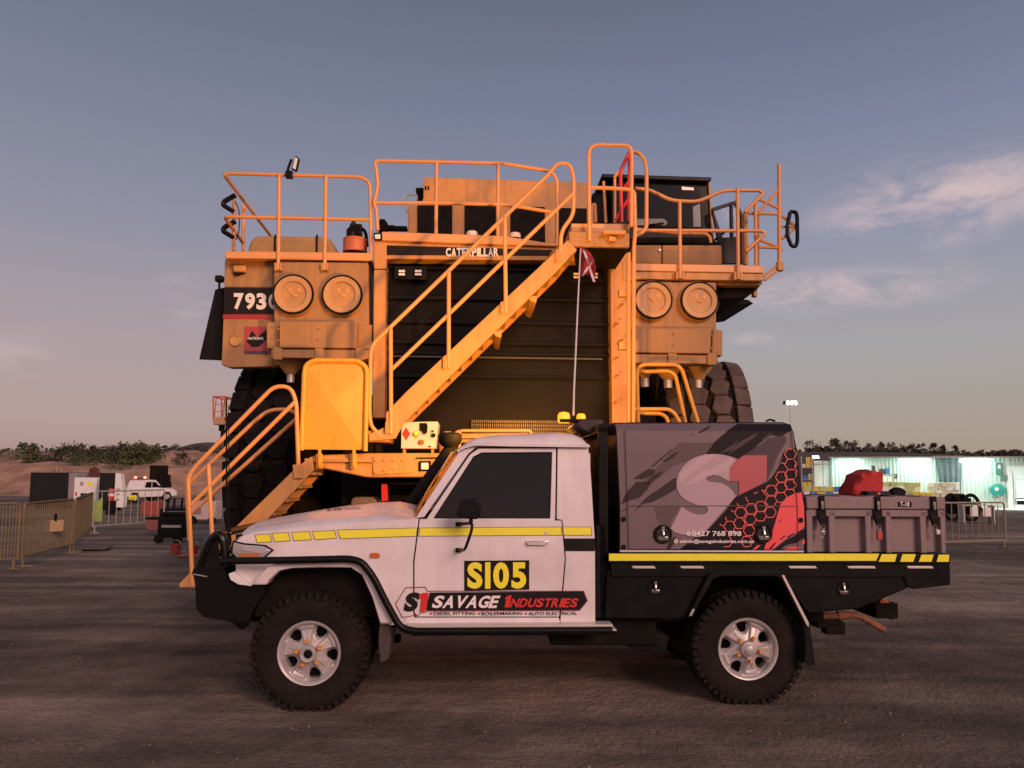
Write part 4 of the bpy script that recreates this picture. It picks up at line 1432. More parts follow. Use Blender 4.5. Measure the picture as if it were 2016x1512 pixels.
# lamp box
box = MB().prism(tp(z7, [(468, 724), (1022, 730), (1030, 1288), (470, 1285)], .0), .0, 1.0).build('air_intake_box', 'yellow_dusty', TRK, bevel=.025)
MB().prism(tp(z7, [(505, 1075), (960, 1078), (955, 1232), (503, 1230)], -.14), -.15, .0).build('duct_cover', 'yellow_dusty', box, bevel=.012)
build_each(MB().prism(tp(z7, [(430, 1080), (505, 1080), (505, 1236), (430, 1234)], -.02), -.03, .9).prism(tp(z7, [(960, 1090), (1045, 1095), (1040, 1236), (955, 1234)], -.02), -.03, .9), 'duct_end', 'yellow_dusty', box, bevel=.012)
MB().prism(tp(z7, [(458, 1237), (1040, 1240), (1036, 1295), (456, 1288)], -.10), -.11, .8).build('duct_flange', 'yellow_dusty', box, bevel=.012)
bolt = MB()
for x, y in ((497, 1120), (495, 1187), (732, 1115), (730, 1183), (978, 1125), (975, 1195)):
    bolt.lathe([(.016, .01), (.016, -.012), (.008, -.018)], tpt(z7, x, y, -.15), (0, 1, 0), 8)
for x, y in ((495, 1262), (737, 1265), (975, 1265)):
    bolt.obox(tpt(z7, x, y, -.12), (.12, .03, .17))
build_each(bolt, 'flange_bracket', 'yellow_dusty', box, bevel=.006)
def air_cleaner(z, x, y, d, sc, tilt=0.0):
    c = tpt(z, x, y, d)
    zz = {z7: 2.964, z1: 2.52}[z]
    s = 10.0 / FPX / zz * sc
    o = MB().lathe([(118 * s, .16), (123 * s, .02), (124 * s, -.05), (121 * s, -.066)], c, (0, 1, 0), 56).build('air_cleaner', 'steel', TRK, angle=30)
    o.data.materials[0] = mat('canister_yellow', (.50, .27, .085), .5, var=.1, dirt=(.25, .17, .11), dirt_amt=.5)
    MB().lathe([(120 * s, -.05), (118 * s, -.088), (109 * s, -.088), (107 * s, -.05)], c, (0, 1, 0), 56, cap=False).build('clamp_band', 'black_matt', o, angle=25)
    MB().lathe([(108 * s, -.05), (106 * s, -.10), (78 * s, -.094), (75 * s, -.086), (71 * s, -.05), (10 * s, .10), (.001, .10)], c, (0, 1, 0), 56, cap=False).build('end_cover', mat('cover_tan', (.52, .30, .13), .55, var=.06, dirt=(.36, .23, .13), dirt_amt=.4), o, angle=40)
    cl = MB().tube([c + Vector((-.06, -.05, .04)), c + Vector((0, -.07, -.01)), c + Vector((.06, -.05, -.01))], .018, 6)
    for q in (-22, 30):
        cl.obox(c + Vector((q * s, -.05, 26 * s)), (.034, .05, .06))
    cl.build('cover_clip', YRL, o)
    return o
air_cleaner(z7, 593, 925, .0, 1.0)
air_cleaner(z7, 876, 928, .0, 1.0)
def dust_bowl(z, x0, x1, ytop, ymid, ybot, x, rt, d, parent):
    a = tpt(z, x, ytop, d)
    b_ = tpt(z, x, ymid, d)
    e = tpt(z, x, ybot, d)
    w0 = (tpt(z, x1, ytop, d).x - tpt(z, x0, ytop, d).x) / 2
    h = a.z - b_.z
    o = MB().lathe([(w0, .05), (w0, -.02), (w0 * .92, -h * .25), (w0 * .55, -h * .75), (w0 * .33, -h)], (a.x, a.y, a.z), (0, 0, 1), 28).build('dust_bowl', 'yellow_dull', TRK, angle=40)
    MB().lathe([(rt, .01), (rt, (e.z - b_.z))], (b_.x, b_.y, b_.z), (0, 0, 1), 16).build('outlet', 'steel', o)
dust_bowl(z7, 488, 650, 1302, 1385, 1432, 570, .05, .25, TRK)
# black mud flap board hung at the outer edge, with its lamp
mfb = MB().prism(tp(z7, [(128, 888), (182, 876), (168, 1302), (34, 1296)], .3), .3, .34).build('side_flap', 'black_matt', TRK, bevel=.01)
q = tpt(z7, 155, 828, .3)
MB().obox(q, (.11, .10, .09)).build('flap_lamp', 'black', mfb, bevel=.02)
MB().tube([q + Vector((0, 0, -.04)), q + Vector((0, 0, -.14)), q + Vector((.1, 0, -.18))], .018, 6).build('lamp_arm', 'black', mfb)

# ---- left handrails
rail('handrail', z7, [(1040, 720), (1035, 330), (1030, 260), (975, 232), (200, 212), (185, 225), (520, 662, 3.0)], 0, TRK, .12)
def side_rail(pts3, r=RAILR, fr=.1, name='handrail'):
    return MB().tube(fillet(pts3, fr), r, 8).build(name, YRL, TRK, angle=60)
# mid rail turns the outer corner and runs back
a, b_ = tpt(z7, 1030, 482, 0), tpt(z7, 182, 464, 0)
side_rail([a, b_, tpt(z7, 290, 615, 1.1)])
for x0, x1, yb in ((503, 497, 735), (775, 768, 735)):
    rail('rail_post', z7, [(x0, 226), (x1, yb + 40)], -.03, TRK)
    bk = MB()
    for k in (-15, 15):
        bk.prism(tp(z7, [(x1 + k - 7, yb), (x1 + k + 7, yb), (x1 + k + 7, yb + 44), (x1 + k - 7, yb + 44)], -.05), -.06, 0)
    bk.prism(tp(z7, [(x1 - 24, yb + 12), (x1 + 24, yb + 12), (x1 + 24, yb + 38), (x1 - 24, yb + 38)], -.02), -.03, 0)
    bk.build('post_foot', YEL, TRK, bevel=.004)
rail('rail_post', z7, [(240, 335), (236, 664)], .55, TRK)
rail('rail_post', z7, [(295, 400), (292, 664)], 1.1, TRK)
# small black mirror brackets on the outer corner
for dy, s in ((0, 1), (152, .85)):
    lp = [(248, 338 + dy), (188, 372 + dy), (176, 386 + dy), (180, 400 + dy), (200, 412 + dy), (236, 434 + dy)]
    MB().tube(tpath(z7, lp, .35, .05), .035, 6).build('mirror_bracket', 'black', TRK)
MB().tube(tpath(z7, [(245, 375), (268, 420), (272, 500), (266, 560), (250, 600)], .4, .1), .008, 6).build('cable', 'black_matt', TRK)
# tilted mirror standing on the top rail
mm = MB().tube(tpath(z7, [(560, 222), (552, 190), (575, 130)], -.03), .02, 6).obox(tpt(z7, 562, 220, -.03), (.09, .08, .09)).build('rail_mirror', 'black', TRK)
MB().prism(tp(z7, [(596, 108), (622, 122), (604, 200), (572, 186)], -.06), -.08, .0).build('mirror_head', 'black', mm, bevel=.02)
MB().prism(tp(z7, [(597, 118), (612, 126), (598, 190), (581, 180)], -.08), -.086, -.07).build('mirror_glass', mat('mirror_sky_pale', (.75, .74, .76), .45, metal=.4), mm)  # pale, half-matt colour stands in for the sky reflected in the mirror

# ---- tank behind the left deck
TK = MB()
y0, y1 = 1.6, 2.7
pts = tp(z7, [(316, 690), (318, 640), (330, 605), (352, 580), (385, 570), (770, 576), (800, 590), (822, 625), (835, 668), (835, 700)], 1.6)
tk = TK.prism(pts, 1.6, 2.9).build('hydraulic_tank', 'yellow_dull', TRK, bevel=.10, seg=4)
st = MB()
for x in (478, 722):
    st.prism(tp(z7, [(x - 4, 568), (x + 4, 568), (x + 2, 690), (x - 6, 690)], 1.57), 1.57, 1.62)
for sm in islands(st):
    sm.build('tank_strap', 'dark', tk)

# ---- radiator frame, header with lettering, grille
LP = MB().prism(tp(z8, [(50, 560), (125, 620), (120, 770), (48, 770)], -.05), -.06, .5).prism(tp(z8, [(48, 775), (118, 775), (112, 1640), (38, 1640)], -.04), -.05, .5)
build_each(LP, 'radiator_post', YEL, TRK, bevel=.012)
MB().prism(tp(z8, [(1425, 640), (1500, 640), (1535, 700), (1540, 1700), (1436, 1700)], -.02), -.04, .5).build('radiator_post', YEL, TRK, bevel=.012)
MB().prism(tp(z8, [(95, 553), (800, 578), (1118, 628), (1118, 640), (95, 606)], -.08), -.10, .9).build('hood_platform', YRL, TRK, bevel=.012)
HB = MB().prism(tp(z8, [(95, 606), (1118, 638), (1430, 640), (1430, 725), (120, 712)], -.04), -.05, .4).build('header_beam', YEL, TRK, bevel=.01)
MB().prism(tp(z8, [(125, 633), (1090, 660), (1070, 692), (125, 688)], -.05), -.062, -.04).build('name_band', BLK, HB)
mb = MB()
x = 468
ws = [('C', 38), ('A', 38), ('T', 36), ('E', 32), ('R', 38), ('P', 35), ('I', 17), ('L', 31), ('L', 31), ('A', 38), ('R', 38)]
k = (778 - 468) / sum(w for _, w in ws)
for ch, w in ws:
    lettering(mb, ch, (z8(x, 646), z8(x + w * k * .93, 646), z8(x + w * k * .93, 697), z8(x, 697)), lambda x_, y_: T.at(x_, y_, -.066), .04)
    x += w * k
nl = mb.build('name_lettering', NUMW, HB, smooth=False)
MB().flat([tp(z8, [(516, 678), (531, 698), (500, 698)], -.069)], -.069).build('name_triangle', mat('mark_yellow', (.75, .42, .04), .5), nl, smooth=False)
MB().prism(tp(z8, [(45, 560), (92, 556), (95, 602), (48, 602)], -.09), -.11, -.04).build('corner_lamp', 'black', TRK, bevel=.01)
lm = MB().prism(tp(z8, [(52, 568), (84, 566), (86, 594), (54, 594)], -.11), -.116, -.10)
lm.build('lamp_lens', 'white_plain', TRK, bevel=.006)
# grille: fine upright fins with cross bars, glossy dark
GR = MB()
gx0, gx1 = tpt(z8, 118, 1000, .15).x, tpt(z8, 1440, 1000, .15).x
gz1, gz0 = tpt(z8, 700, 706, .15).z, T.at(960, 850, .15).z
n = 230
for k in range(n):
    x = gx0 + (gx1 - gx0) * (k + .5) / n
    GR.box(x - .005, x + .005, .17, .19, gz0 - 1.2, gz1)
GR.box(gx0, gx1, .20, .24, gz0 - 1.2, gz1)
FIN = mat('radiator_fins', (.0085, .0075, .007), .45, var=.5, vscale=.9, dirt=(.03, .021, .016), dirt_amt=.55, dscale=.9, spec=.12)
GRL = GR.build('radiator_grille', FIN, TRK, smooth=False)
gb = MB()
for y in (765, 940, 1080, 1200, 1262, 1395):
    z = tpt(z8, 700, y, .1).z
    gb.box(gx0, gx1, .115, .145, z - .022, z + .022)
for q in islands(gb):
    q.build('grille_bar', 'black_matt', GRL)
tz = tpt(z8, 700, 1285, .1).z
MB().box(gx0 + .1, gx1 - .15, .11, .13, tz - .012, tz + .012).build('grille_strip', mat('strip_dull', (.075, .06, .048), .7), GRL)
bm_ = MB()
for k in range(64):
    x = gx0 + 1.2 + k * .028
    z = T.at(960, 830, .1).z
    for j in range(4):
        bm_.box(x, x + .016, .08, .15, z - .02 - j * .05, z + .02 - j * .05)
bm_.build('cooler_core', mat('cooler_fins', (.10, .075, .055), .4, metal=.5, var=.4, vscale=30), GRL)
for xs, y in (((210, 306), 792), ((1232, 1336), 808)):
    fr_ = MB().prism(tp(z8, [(xs[0] - 45, y - 40), (xs[1] + 45, y - 38), (xs[1] + 50, y + 40), (xs[0] - 45, y + 36)], .05), .05, .12).build('work_lamp_panel', 'black', TRK, bevel=.008)
    for x in xs:
        MB().prism(tp(z8, [(x - 22, y - 22), (x + 22, y - 22), (x + 22, y + 20), (x - 22, y + 20)], .03), .0, .06).build('work_lamp', 'black', fr_, bevel=.01)
        le = MB()
        for dy in (-10, 9):
            le.prism(tp(z8, [(x - 19, y + dy - 7), (x + 19, y + dy - 7), (x + 19, y + dy + 7), (x - 19, y + dy + 7)], .0), -.006, .01)
        le.build('lamp_lens', mat('led_lens', (.80, .76, .74), .25), fr_, bevel=.006)
# ---- engine hood and intake house behind the header
def front_d(z, pts, d0, d1, name, m, parent=None, bevel=.02):
    return MB().prism(tp(z, pts, d0), d0, d1).build(name, m, parent or TRK, bevel=bevel)
HOOD = front_d(z8, [(338, 233), (350, 232), (1285, 262), (1292, 270), (1292, 640), (246, 640), (246, 398), (335, 396)], 1.0, 2.6, 'engine_hood', YEL, bevel=.03)
for pl in ([(302, 397), (505, 398), (505, 565), (302, 560)], [(578, 397), (768, 398), (768, 590), (578, 570)], [(846, 402), (1046, 408), (1048, 615), (846, 600)], [(1125, 412), (1290, 416), (1290, 620), (1125, 618)]):
    MB().prism(tp(z8, pl, .98), .975, 1.02).build('hood_vent', 'dark', HOOD, bevel=.006)
for x0 in (346, 362):
    MB().prism(tp(z8, [(x0, 285), (x0 + 8, 285), (x0 + 8, 305), (x0, 305)], .98), .985, 1.0).build('hood_clip', 'dark', HOOD)
MB().tube(tpath(z8, [(300, 370), (300, 335), (228, 335), (225, 400), (245, 438)], 1.2, .08), .016, 6).build('hood_grab_rail', 'steel', HOOD)
MB().tube(tpath(z8, [(318, 372), (318, 300)], 1.3), .04, 8).obox(tpt(z8, 320, 312, 1.3), (.14, .1, .05)).obox(tpt(z8, 318, 345, 1.3), (.12, .1, .06)).build('hood_valve', 'dark', HOOD)
eq = MB()
for x, y, w, h in ((100, 525, .14, .14), (100, 505, .09, .10), (135, 532, .2, .06), (185, 535, .3, .05)):
    eq.obox(tpt(z8, x, y, .9), (w, .15, h))
eq.build('hood_fittings', 'dark', TRK, bevel=.015)
for x, y in ((620, 568), (872, 577)):
    c = tpt(z8, x, y + 14, -.0)
    MB().lathe([(.078, 0), (.078, .05), (.068, .07), (.02, .078), (.001, .078)], c, (0, 0, 1), 24, cap=False).build('tank_cap', mat('cap_white', (.66, .60, .56), .5), TRK, angle=30)
# centre handrail over the header
rail('handrail', z8, [(70, 545), (62, 420), (47, 390), (72, 290), (62, 190), (52, 150), (75, 138), (790, 152), (1085, 200), (1118, 250), (1115, 632)], -.05, TRK, .1)
rail('handrail', z8, [(50, 384), (410, 384), (820, 394), (1112, 442)], -.05, TRK)
rail('handrail', z8, [(1030, 628), (1116, 630)], -.05, TRK)
for x0, yb in ((412, 568), (772, 612)):
    rail('rail_post', z8, [(x0 + 2, 146), (x0 - 2, yb)], -.05, TRK)

# ---- main stair across the grille
ND, FD = -1.05, -.42
STR_ = MB().prism(tp(z8, [(1180, 602), (1228, 655), (1180, 722), (396, 1500), (215, 1648), (120, 1752), (20, 1780), (20, 1730), (98, 1690), (160, 1570), (235, 1488), (700, 1050)], ND), ND - .02, ND + .02)
sl = z8
MAIN = MB().prism(tp(z8, [(1180, 602), (1228, 655), (1140, 760), (230, 1655), (175, 1760), (20, 1775), (20, 1735), (120, 1690), (120, 1610), (235, 1490)], ND), ND - .02, ND + .02).build('stair_stringer', YEL, TRK, bevel=.006)
# flanges and the far stringer
a0, a1 = tpt(z8, 1228, 658, ND), tpt(z8, 230, 1655, ND)
fs_ = MB()
dirv = (a1 - a0).normalized()
rot = Matrix(((dirv.x, 0, -dirv.z), (0, 1, 0), (dirv.z, 0, dirv.x)))
fs_.obox((a0 + a1) / 2 + Vector((0, .04, 0)), ((a1 - a0).length, .10, .02), rot)
fs_.build('stringer_flange', YEL, TRK)
far = MB().prism([(x, z) for x, z in tp(z8, [(1180, 602), (1228, 655), (1140, 760), (230, 1655), (120, 1690), (120, 1610), (235, 1490)], ND)], FD - .02, FD + .02).build('stair_stringer', YEL, TRK, bevel=.006)
top0, top1 = tpt(z8, 1190, 640, ND), tpt(z8, 190, 1620, ND)
nst = 15
for k in range(nst):
    t = (k + .5) / nst
    p = top0 * (1 - t) + top1 * t
    MB().box(p.x - .12, p.x + .12, ND + .025, FD - .025, p.z - .015, p.z + .015).build('stair_tread', 'yellow_dull', TRK)
for x, y in ((990, 945), (785, 1150)):
    MB().prism(tp(z8, [(x - 45, y - 20), (x + 12, y - 20), (x + 5, y + 22), (x - 28, y + 10)], ND + .03), ND + .03, FD + .3).build('stair_bracket', YEL, TRK, bevel=.006)
rail('stair_handrail', z8, [(112, 1755), (85, 1740), (30, 1690), (20, 1600), (30, 1250), (45, 1205), (1080, 205), (1120, 150), (1190, 155), (1215, 230), (1213, 460), (1140, 545), (1138, 715)], ND, TRK, .16)
rail('stair_handrail', z8, [(150, 1358), (1210, 330)], ND, TRK)
for x0, y0, x1, y1 in ((145, 1120, 148, 1735), (485, 790, 484, 1350), (812, 470, 818, 1030)):
    rail('stair_post', z8, [(x0, y0), (x1, y1)], ND - .02, TRK)
for x, y in ((1138, 700), (482, 1325), (815, 1005), (148, 1700)):
    fb = MB()
    fb.prism(tp(z8, [(x - 30, y - 36), (x - 22, y - 36), (x - 22, y + 32), (x - 30, y + 32)], ND), ND - .07, ND - .02)
    fb.prism(tp(z8, [(x - 22, y - 30), (x + 16, y - 30), (x + 16, y + 30), (x - 22, y + 30)], ND), ND - .035, ND - .02)
    fb.build('post_foot', YEL, TRK, bevel=.004)

# ---- stair landing: guard board, bumper beam, control box
rf = tpath(z2, [(672, 650), (690, 170), (700, 120), (750, 93), (1020, 95), (1070, 130), (1080, 170), (1068, 655)], ND - .05, .18)
GB = MB().tube(rf, .03, 8).build('guard_frame', 'beacon_lit_yellow', TRK, angle=60)
gp_ = tp(z2, [(668, 645), (692, 170), (704, 125), (750, 100), (1018, 102), (1062, 130), (1072, 170), (1060, 648)], ND)
mb = MB()
cxy = T.at(*z2(880, 380), ND)
n = len(gp_)
vs = [(p[0], ND - .03, p[1]) for p in gp_] + [(cxy.x, ND - .085, cxy.z)]
mb.add(vs, [(i, (i + 1) % n, n) for i in range(n)])
mb.build('guard_board', 'beacon_lit_yellow', TRK, smooth=False)
MB().prism(gp_, ND - .022, ND - .01).build('guard_board', 'beacon_lit_yellow', GB)
for x in (787, 1000):
    lg_ = MB().prism(tp(z2, [(x - 9, 645), (x + 9, 645), (x + 9, 755), (x - 9, 755)], ND - .03), ND - .06, ND - .02)
    lg_.prism(tp(z2, [(x - 22, 672), (x + 18, 672), (x + 18, 765), (x - 22, 765)], ND), ND - .025, ND - .005)
    lg_.build('guard_leg', 'beacon_lit_yellow', TRK, bevel=.005)
BUM = MB().prism(tp(z2, [(722, 705), (745, 682), (1100, 668), (1540, 668), (1640, 690), (1640, 815), (1520, 817), (1085, 820), (770, 757)], -.98), -.98, -.1).build('bumper', 'yellow_dull', TRK, bevel=.02)
BUM.data.materials[0] = M['yellow']
MB().prism(tp(z2, [(1110, 690), (1345, 685), (1370, 790), (1115, 805)], -1.0), -1.0, -.97).build('bumper_plate', YEL, BUM, bevel=.008)
bb_ = MB()
for x, y in ((1130, 712), (1187, 712), (1243, 712), (1302, 714), (1130, 785), (1187, 775), (1243, 762)):
    bb_.lathe([(.02, 0), (.02, -.012), (.01, -.016)], tpt(z2, x, y, -1.0), (0, 1, 0), 8)
build_each(bb_, 'bumper_bolt', YEL, BUM)
bl = MB().prism(tp(z2, [(1400, 718), (1475, 716), (1475, 778), (1400, 780)], -1.0), -1.01, -.96).build('bumper_lamp', 'black', BUM, bevel=.01)
MB().prism(tp(z2, [(1413, 728), (1460, 727), (1460, 770), (1413, 771)], -1.02), -1.02, -1.0).build('lamp_lens', MATS['led_lens'], bl, bevel=.01)
MB().prism(tp(z2, [(1380, 695), (1530, 693), (1530, 703), (1380, 704)], -1.0), -.99, -.97).build('bumper_slot', 'dark', BUM)
# landing floor in front of the bumper
a, b_ = tpt(z2, 690, 690, ND), tpt(z2, 1110, 680, ND)
MB().box(a.x, b_.x, ND + .02, FD, a.z - .06, a.z - .02).build('landing', 'yellow_dull', TRK)
fo = MB().prism(tp(z2, [(1080, 600), (1215, 600), (1215, 528), (1080, 528)], ND), ND + .025, FD - .03)
fo.build('stair_foot', YEL, TRK, bevel=.01)
sp_ = MB()
for x in (1105, 1150):
    sp_.prism(tp(z2, [(x - 18, 600), (x + 18, 600), (x + 14, 660), (x - 14, 660)], -.8), -.85, -.6)
build_each(sp_, 'stair_support', 'dark', TRK)
CB = MB().prism(tp(z2, [(1292, 476), (1518, 472), (1522, 484), (1505, 640), (1290, 640)], -.85), -.86, -.45).build('isolator_box', mat('box_white', (.70, .62, .56), .5, var=.06, dirt=(.35, .27, .22), dirt_amt=.4), TRK, bevel=.008)
iso = lambda pts, m, nm, h=.01: MB().prism(tp(z2, pts, -.86), -.86 - h, -.86).build(nm, m, CB, bevel=.003)
iso([(1296, 548), (1322, 508), (1348, 548), (1322, 590)], mat('diamond_red', (.45, .03, .03), .5), 'warning_diamond', .004)
iso([(1358, 550), (1384, 526), (1410, 550), (1384, 582)], mat('diamond_grey', (.45, .33, .22), .5), 'warning_diamond', .004)
for x, y, r_, mt, nm in ((1383, 548, 16, 'refl_yellow', 'isolator_switch'), (1418, 600, 18, 'orange', 'isolator_switch'), (1492, 558, 14, 'black', 'socket'), (1488, 532, 7, 'black', 'socket'), (1470, 627, 6, 'black', 'socket')):
    MB().lathe([(r_ * .0018, 0), (r_ * .0018, -.04), (r_ * .0012, -.05)], tpt(z2, x, y, -.86), (0, 1, 0), 14).build(nm, mt, CB)
iso([(1408, 482), (1450, 482), (1450, 540), (1408, 530)], 'dark', 'cable_gland', .03)
MB().tube(tpath(z2, [(1428, 500), (1432, 548), (1448, 540), (1450, 490)], -.9, .03), .010, 6).build('cable', 'black_matt', CB)
for x in (1310, 1485):
    MB().prism(tp(z2, [(x - 8, 640), (x + 8, 640), (x + 8, 668), (x - 8, 668)], -.8), -.8, -.7).build('box_leg', YEL, CB)
# conical filler, small rails right of the control box
MB().lathe([(.11, -.28), (.12, -.02), (.07, .0), (.05, .03)], T.at(*z9(605, 575), -.6), (0, 0, 1), 18).build('filler_pipe', 'yellow_dull', TRK)
rail('grab_rail', z9, [(690, 690), (690, 552), (1215, 552), (1215, 600)], -.9, TRK, .04, .02)
rail('grab_rail', z9, [(690, 600), (950, 598)], -.9, TRK, .04, .016)
rail('grab_rail', z9, [(690, 552), (655, 570), (680, 640)], -.9, TRK, .04, .018)
MB().prism(tp(z9, [(700, 575), (1210, 572), (1210, 620), (700, 640)], -.7), -.72, -.4).build('step_plate', YEL, TRK)
# lower stair down to the ground at the left
LN, LF = ND - .1, -.55
ls = tp(z2, [(640, 760), (735, 690), (752, 772), (480, 1062), (35, 1500), (-82, 1500), (-82, 1476), (265, 1128)], LN)
zz0 = .02
MB().prism(ls, LN - .02, LN + .02).build('stair_stringer', YEL, TRK, bevel=.006)
MB().prism(ls, LF - .02, LF + .02).build('stair_stringer', YEL, TRK, bevel=.006)
a, b_ = tpt(z2, 735, 735, LN), tpt(z2, -30, 1500, LN)
for k in range(9):
    t = (k + .5) / 9
    p = a * (1 - t) + b_ * t
    if p.z > .1:
        MB().box(p.x - .12, p.x + .12, LN + .03, LF - .03, p.z - .05, p.z - .02).build('stair_tread', 'yellow_dull', TRK)
z0p = lambda x, y: (x, y)
rail('stair_handrail', z0p, [(588, 932), (583, 790), (572, 762), (540, 760), (515, 785), (383, 920), (370, 940), (379, 1152)], LN, TRK, .18)
rail('stair_handrail', z0p, [(582, 790), (370, 1000)], LN, TRK)
rail('stair_post', z0p, [(410, 915), (418, 1060)], LN, TRK)
rail('stair_handrail', z0p, [(590, 850), (583, 812), (565, 806), (529, 807), (500, 830), (376, 948), (368, 965), (373, 1065)], LF, TRK, .16)
rail('stair_handrail', z0p, [(583, 825), (376, 1010)], LF, TRK)
fb = MB().prism(tp(z0p, [(578, 915), (596, 915), (598, 942), (580, 942)], LN), LN - .05, LN - .02)
fb.build('post_foot', YEL, TRK, bevel=.005)

# ---- right landing at the head of the stair
front_d(z8, [(1200, 503), (1540, 505), (1540, 560), (1200, 552)], ND + .1, -.1, 'landing', YRL, bevel=.008)
LPN = front_d(z8, [(1185, 552), (1205, 548), (1540, 560), (1540, 642), (1190, 636)], ND, ND + .06, 'landing_plate', 'yellow_dusty', bevel=.008)
MB().prism(tp(z8, [(1240, 640), (1535, 645), (1490, 722), (1250, 722)], -.5), -.9, -.1).build('landing_underside', 'dark', TRK)
bl = MB()
for x, y in ((1222, 572), (1225, 600), (1257, 574), (1262, 600), (1285, 605), (1350, 612), (1480, 612), (1505, 566), (1440, 625)):
    bl.lathe([(.014, 0), (.014, -.012)], tpt(z8, x, y, ND), (0, 1, 0), 8)
build_each(bl, 'plate_bolt', 'yellow_dull', LPN)
MB().prism(tp(z8, [(1380, 556), (1512, 556), (1512, 580), (1380, 576)], ND), ND - .09, ND).prism(tp(z8, [(1415, 585), (1460, 590), (1455, 618), (1415, 612)], ND), ND - .06, ND).build('gate_hinge', YEL, LPN, bevel=.006)
rail('handrail', z1, [(103, 540), (98, 110), (105, 80), (135, 63), (285, 66), (308, 80), (312, 120), (310, 470)], ND - .02, TRK, .14)
rail('handrail', z1, [(100, 275), (200, 278), (305, 285), (325, 300), (330, 500), (323, 560), (320, 1440)], ND - .02, TRK, .1)
rail('handrail', z1, [(312, 95), (350, 105), (378, 140), (386, 200), (385, 470), (372, 492), (335, 515)], ND + .3, TRK, .14)
rail('handrail', z1, [(298, 600), (298, 1440)], ND + .02, TRK)
rail('rail_post', z1, [(172, 245), (183, 450)], -.15, TRK, rad=.02)
rail('rail_post', z1, [(228, 230), (228, 450)], -.15, TRK, rad=.02)
rail('handrail', z1, [(115, 540), (112, 370), (128, 356), (132, 450)], -.1, TRK, .05)
RG = rail('stair_gate', z1, [(262, 448), (256, 195), (300, 100)], -.6, TRK, .06, .024, 'red')
for pts in ([(300, 105), (296, 440)], [(258, 300), (300, 240)], [(230, 440), (296, 330)], [(225, 225), (262, 180), (296, 110)]):
    MB().tube(tpath(z1, pts, -.58), .02, 6).build('gate_bar', 'red' if pts[0][0] != 225 else YRL, RG)
# step ladder brackets on the right post
for y in (797, 1060):
    MB().prism(tp(z1, [(250, y - 20), (308, y - 18), (306, y + 20), (248, y + 18)], ND + .05), ND + .05, ND + .14).build('ladder_bracket', YEL, TRK, bevel=.008)
for x, y in ((262, 850), (237, 943), (260, 1025), (238, 1110), (238, 1200), (238, 1330)):
    MB().prism(tp(z1, [(x - 14, y + 12), (x + 8, y - 8), (x + 10, y + 6)], -.06), -.16, -.04).build('post_step', YEL, TRK)

# ---- cab and right deck
CABD = .95
CB_ = MB().prism(tp(z1, [(208, 212), (690, 226), (716, 548), (700, 555), (212, 555)], CABD), CABD, CABD + 1.9).build('cab', 'black', TRK, bevel=.03)
front_d(z1, [(165, 205), (690, 222), (705, 236), (700, 246), (160, 228)], CABD - .10, CABD + 2.0, 'cab_roof', 'black', CB_, bevel=.03)
CG_ = mat('cab_glass', (.006, .0065, .007), .06, spec=.3)
MB().prism(tp(z1, [(232, 262), (632, 262), (652, 290), (662, 478), (228, 470)], CABD - .02), CABD - .025, CABD + .01).build('cab_window', CG_, CB_, bevel=.01)
MB().prism(tp(z1, [(690, 228), (696, 230), (720, 545), (712, 545)], CABD - .03), CABD - .04, CABD + .02).build('cab_edge', YEL, CB_)
MB().prism(tp(z1, [(560, 270), (620, 275), (620, 288), (562, 286)], CABD - .04), CABD - .035, CABD - .024).build('cab_sticker', 'steel', CB_)
MB().prism(tp(z1, [(340, 430), (470, 430), (490, 445), (480, 462), (340, 462)], CABD - .03), CABD - .03, CABD - .02).build('cab_dash', mat('dash_pale', (.16, .17, .18), .5), CB_)
MB().tube(tpath(z1, [(380, 470), (400, 460), (470, 452)], CABD - .06), .012, 6).build('cab_wiper', 'black', CB_)
MB().prism(tp(z1, [(615, 370), (650, 355), (655, 470), (618, 470)], CABD - .03), CABD - .03, CABD - .02).build('cab_side_window', mat('side_light_glass', (.22, .23, .26), .1), CB_)
MB().tube(tpath(z1, [(690, 250), (702, 240), (705, 228), (690, 226)], CABD, .02), .01, 5).build('cab_aerial', 'black', CB_)
for pl in ([(118, 300), (208, 300), (212, 550), (128, 550)],):
    front_d(z1, pl, CABD + .2, CABD + 1.4, 'cab_side', 'black_matt', CB_)
front_d(z1, [(318, 520), (700, 520), (760, 558), (316, 552)], .75, CABD, 'cab_base', 'dark')
front_d(z1, [(316, 560), (460, 560), (460, 655), (316, 650)], .62, 2.8, 'cab_floor_box', 'yellow_dusty', bevel=.015)
CF = front_d(z1, [(464, 560), (758, 560), (762, 660), (464, 655)], .62, 2.8, 'cab_floor_box', 'yellow_dusty', bevel=.015)
MB().lathe([(.02, 0), (.02, -.02)], tpt(z1, 450, 587, .62), (0, 1, 0), 10).build('floor_bolt', 'steel', CF)
# open cab door, swung out to the right
DR = MB()
do = tp(z1, [(708, 378), (828, 340), (866, 420), (866, 655), (760, 655)], .8)
di = tp(z1, [(716, 392), (822, 356), (852, 425), (850, 520), (762, 525)], .8)
DR.ring(do, di, .78, .84)
DR.prism(tp(z1, [(800, 350), (812, 350), (815, 540), (802, 540)], .8), .77, .85)
DR.prism(tp(z1, [(760, 525), (866, 520), (866, 655), (762, 655)], .8), .785, .835)
DR = DR.build('cab_door', 'black', CB_, bevel=.01)
MB().flat([di], .81).build('door_window', mat('clear_glass', (.30, .33, .36), .05, trans=.85), DR)
MB().tube(tpath(z1, [(725, 535), (780, 490)], .8), .02, 6).build('door_strut', 'black', DR)
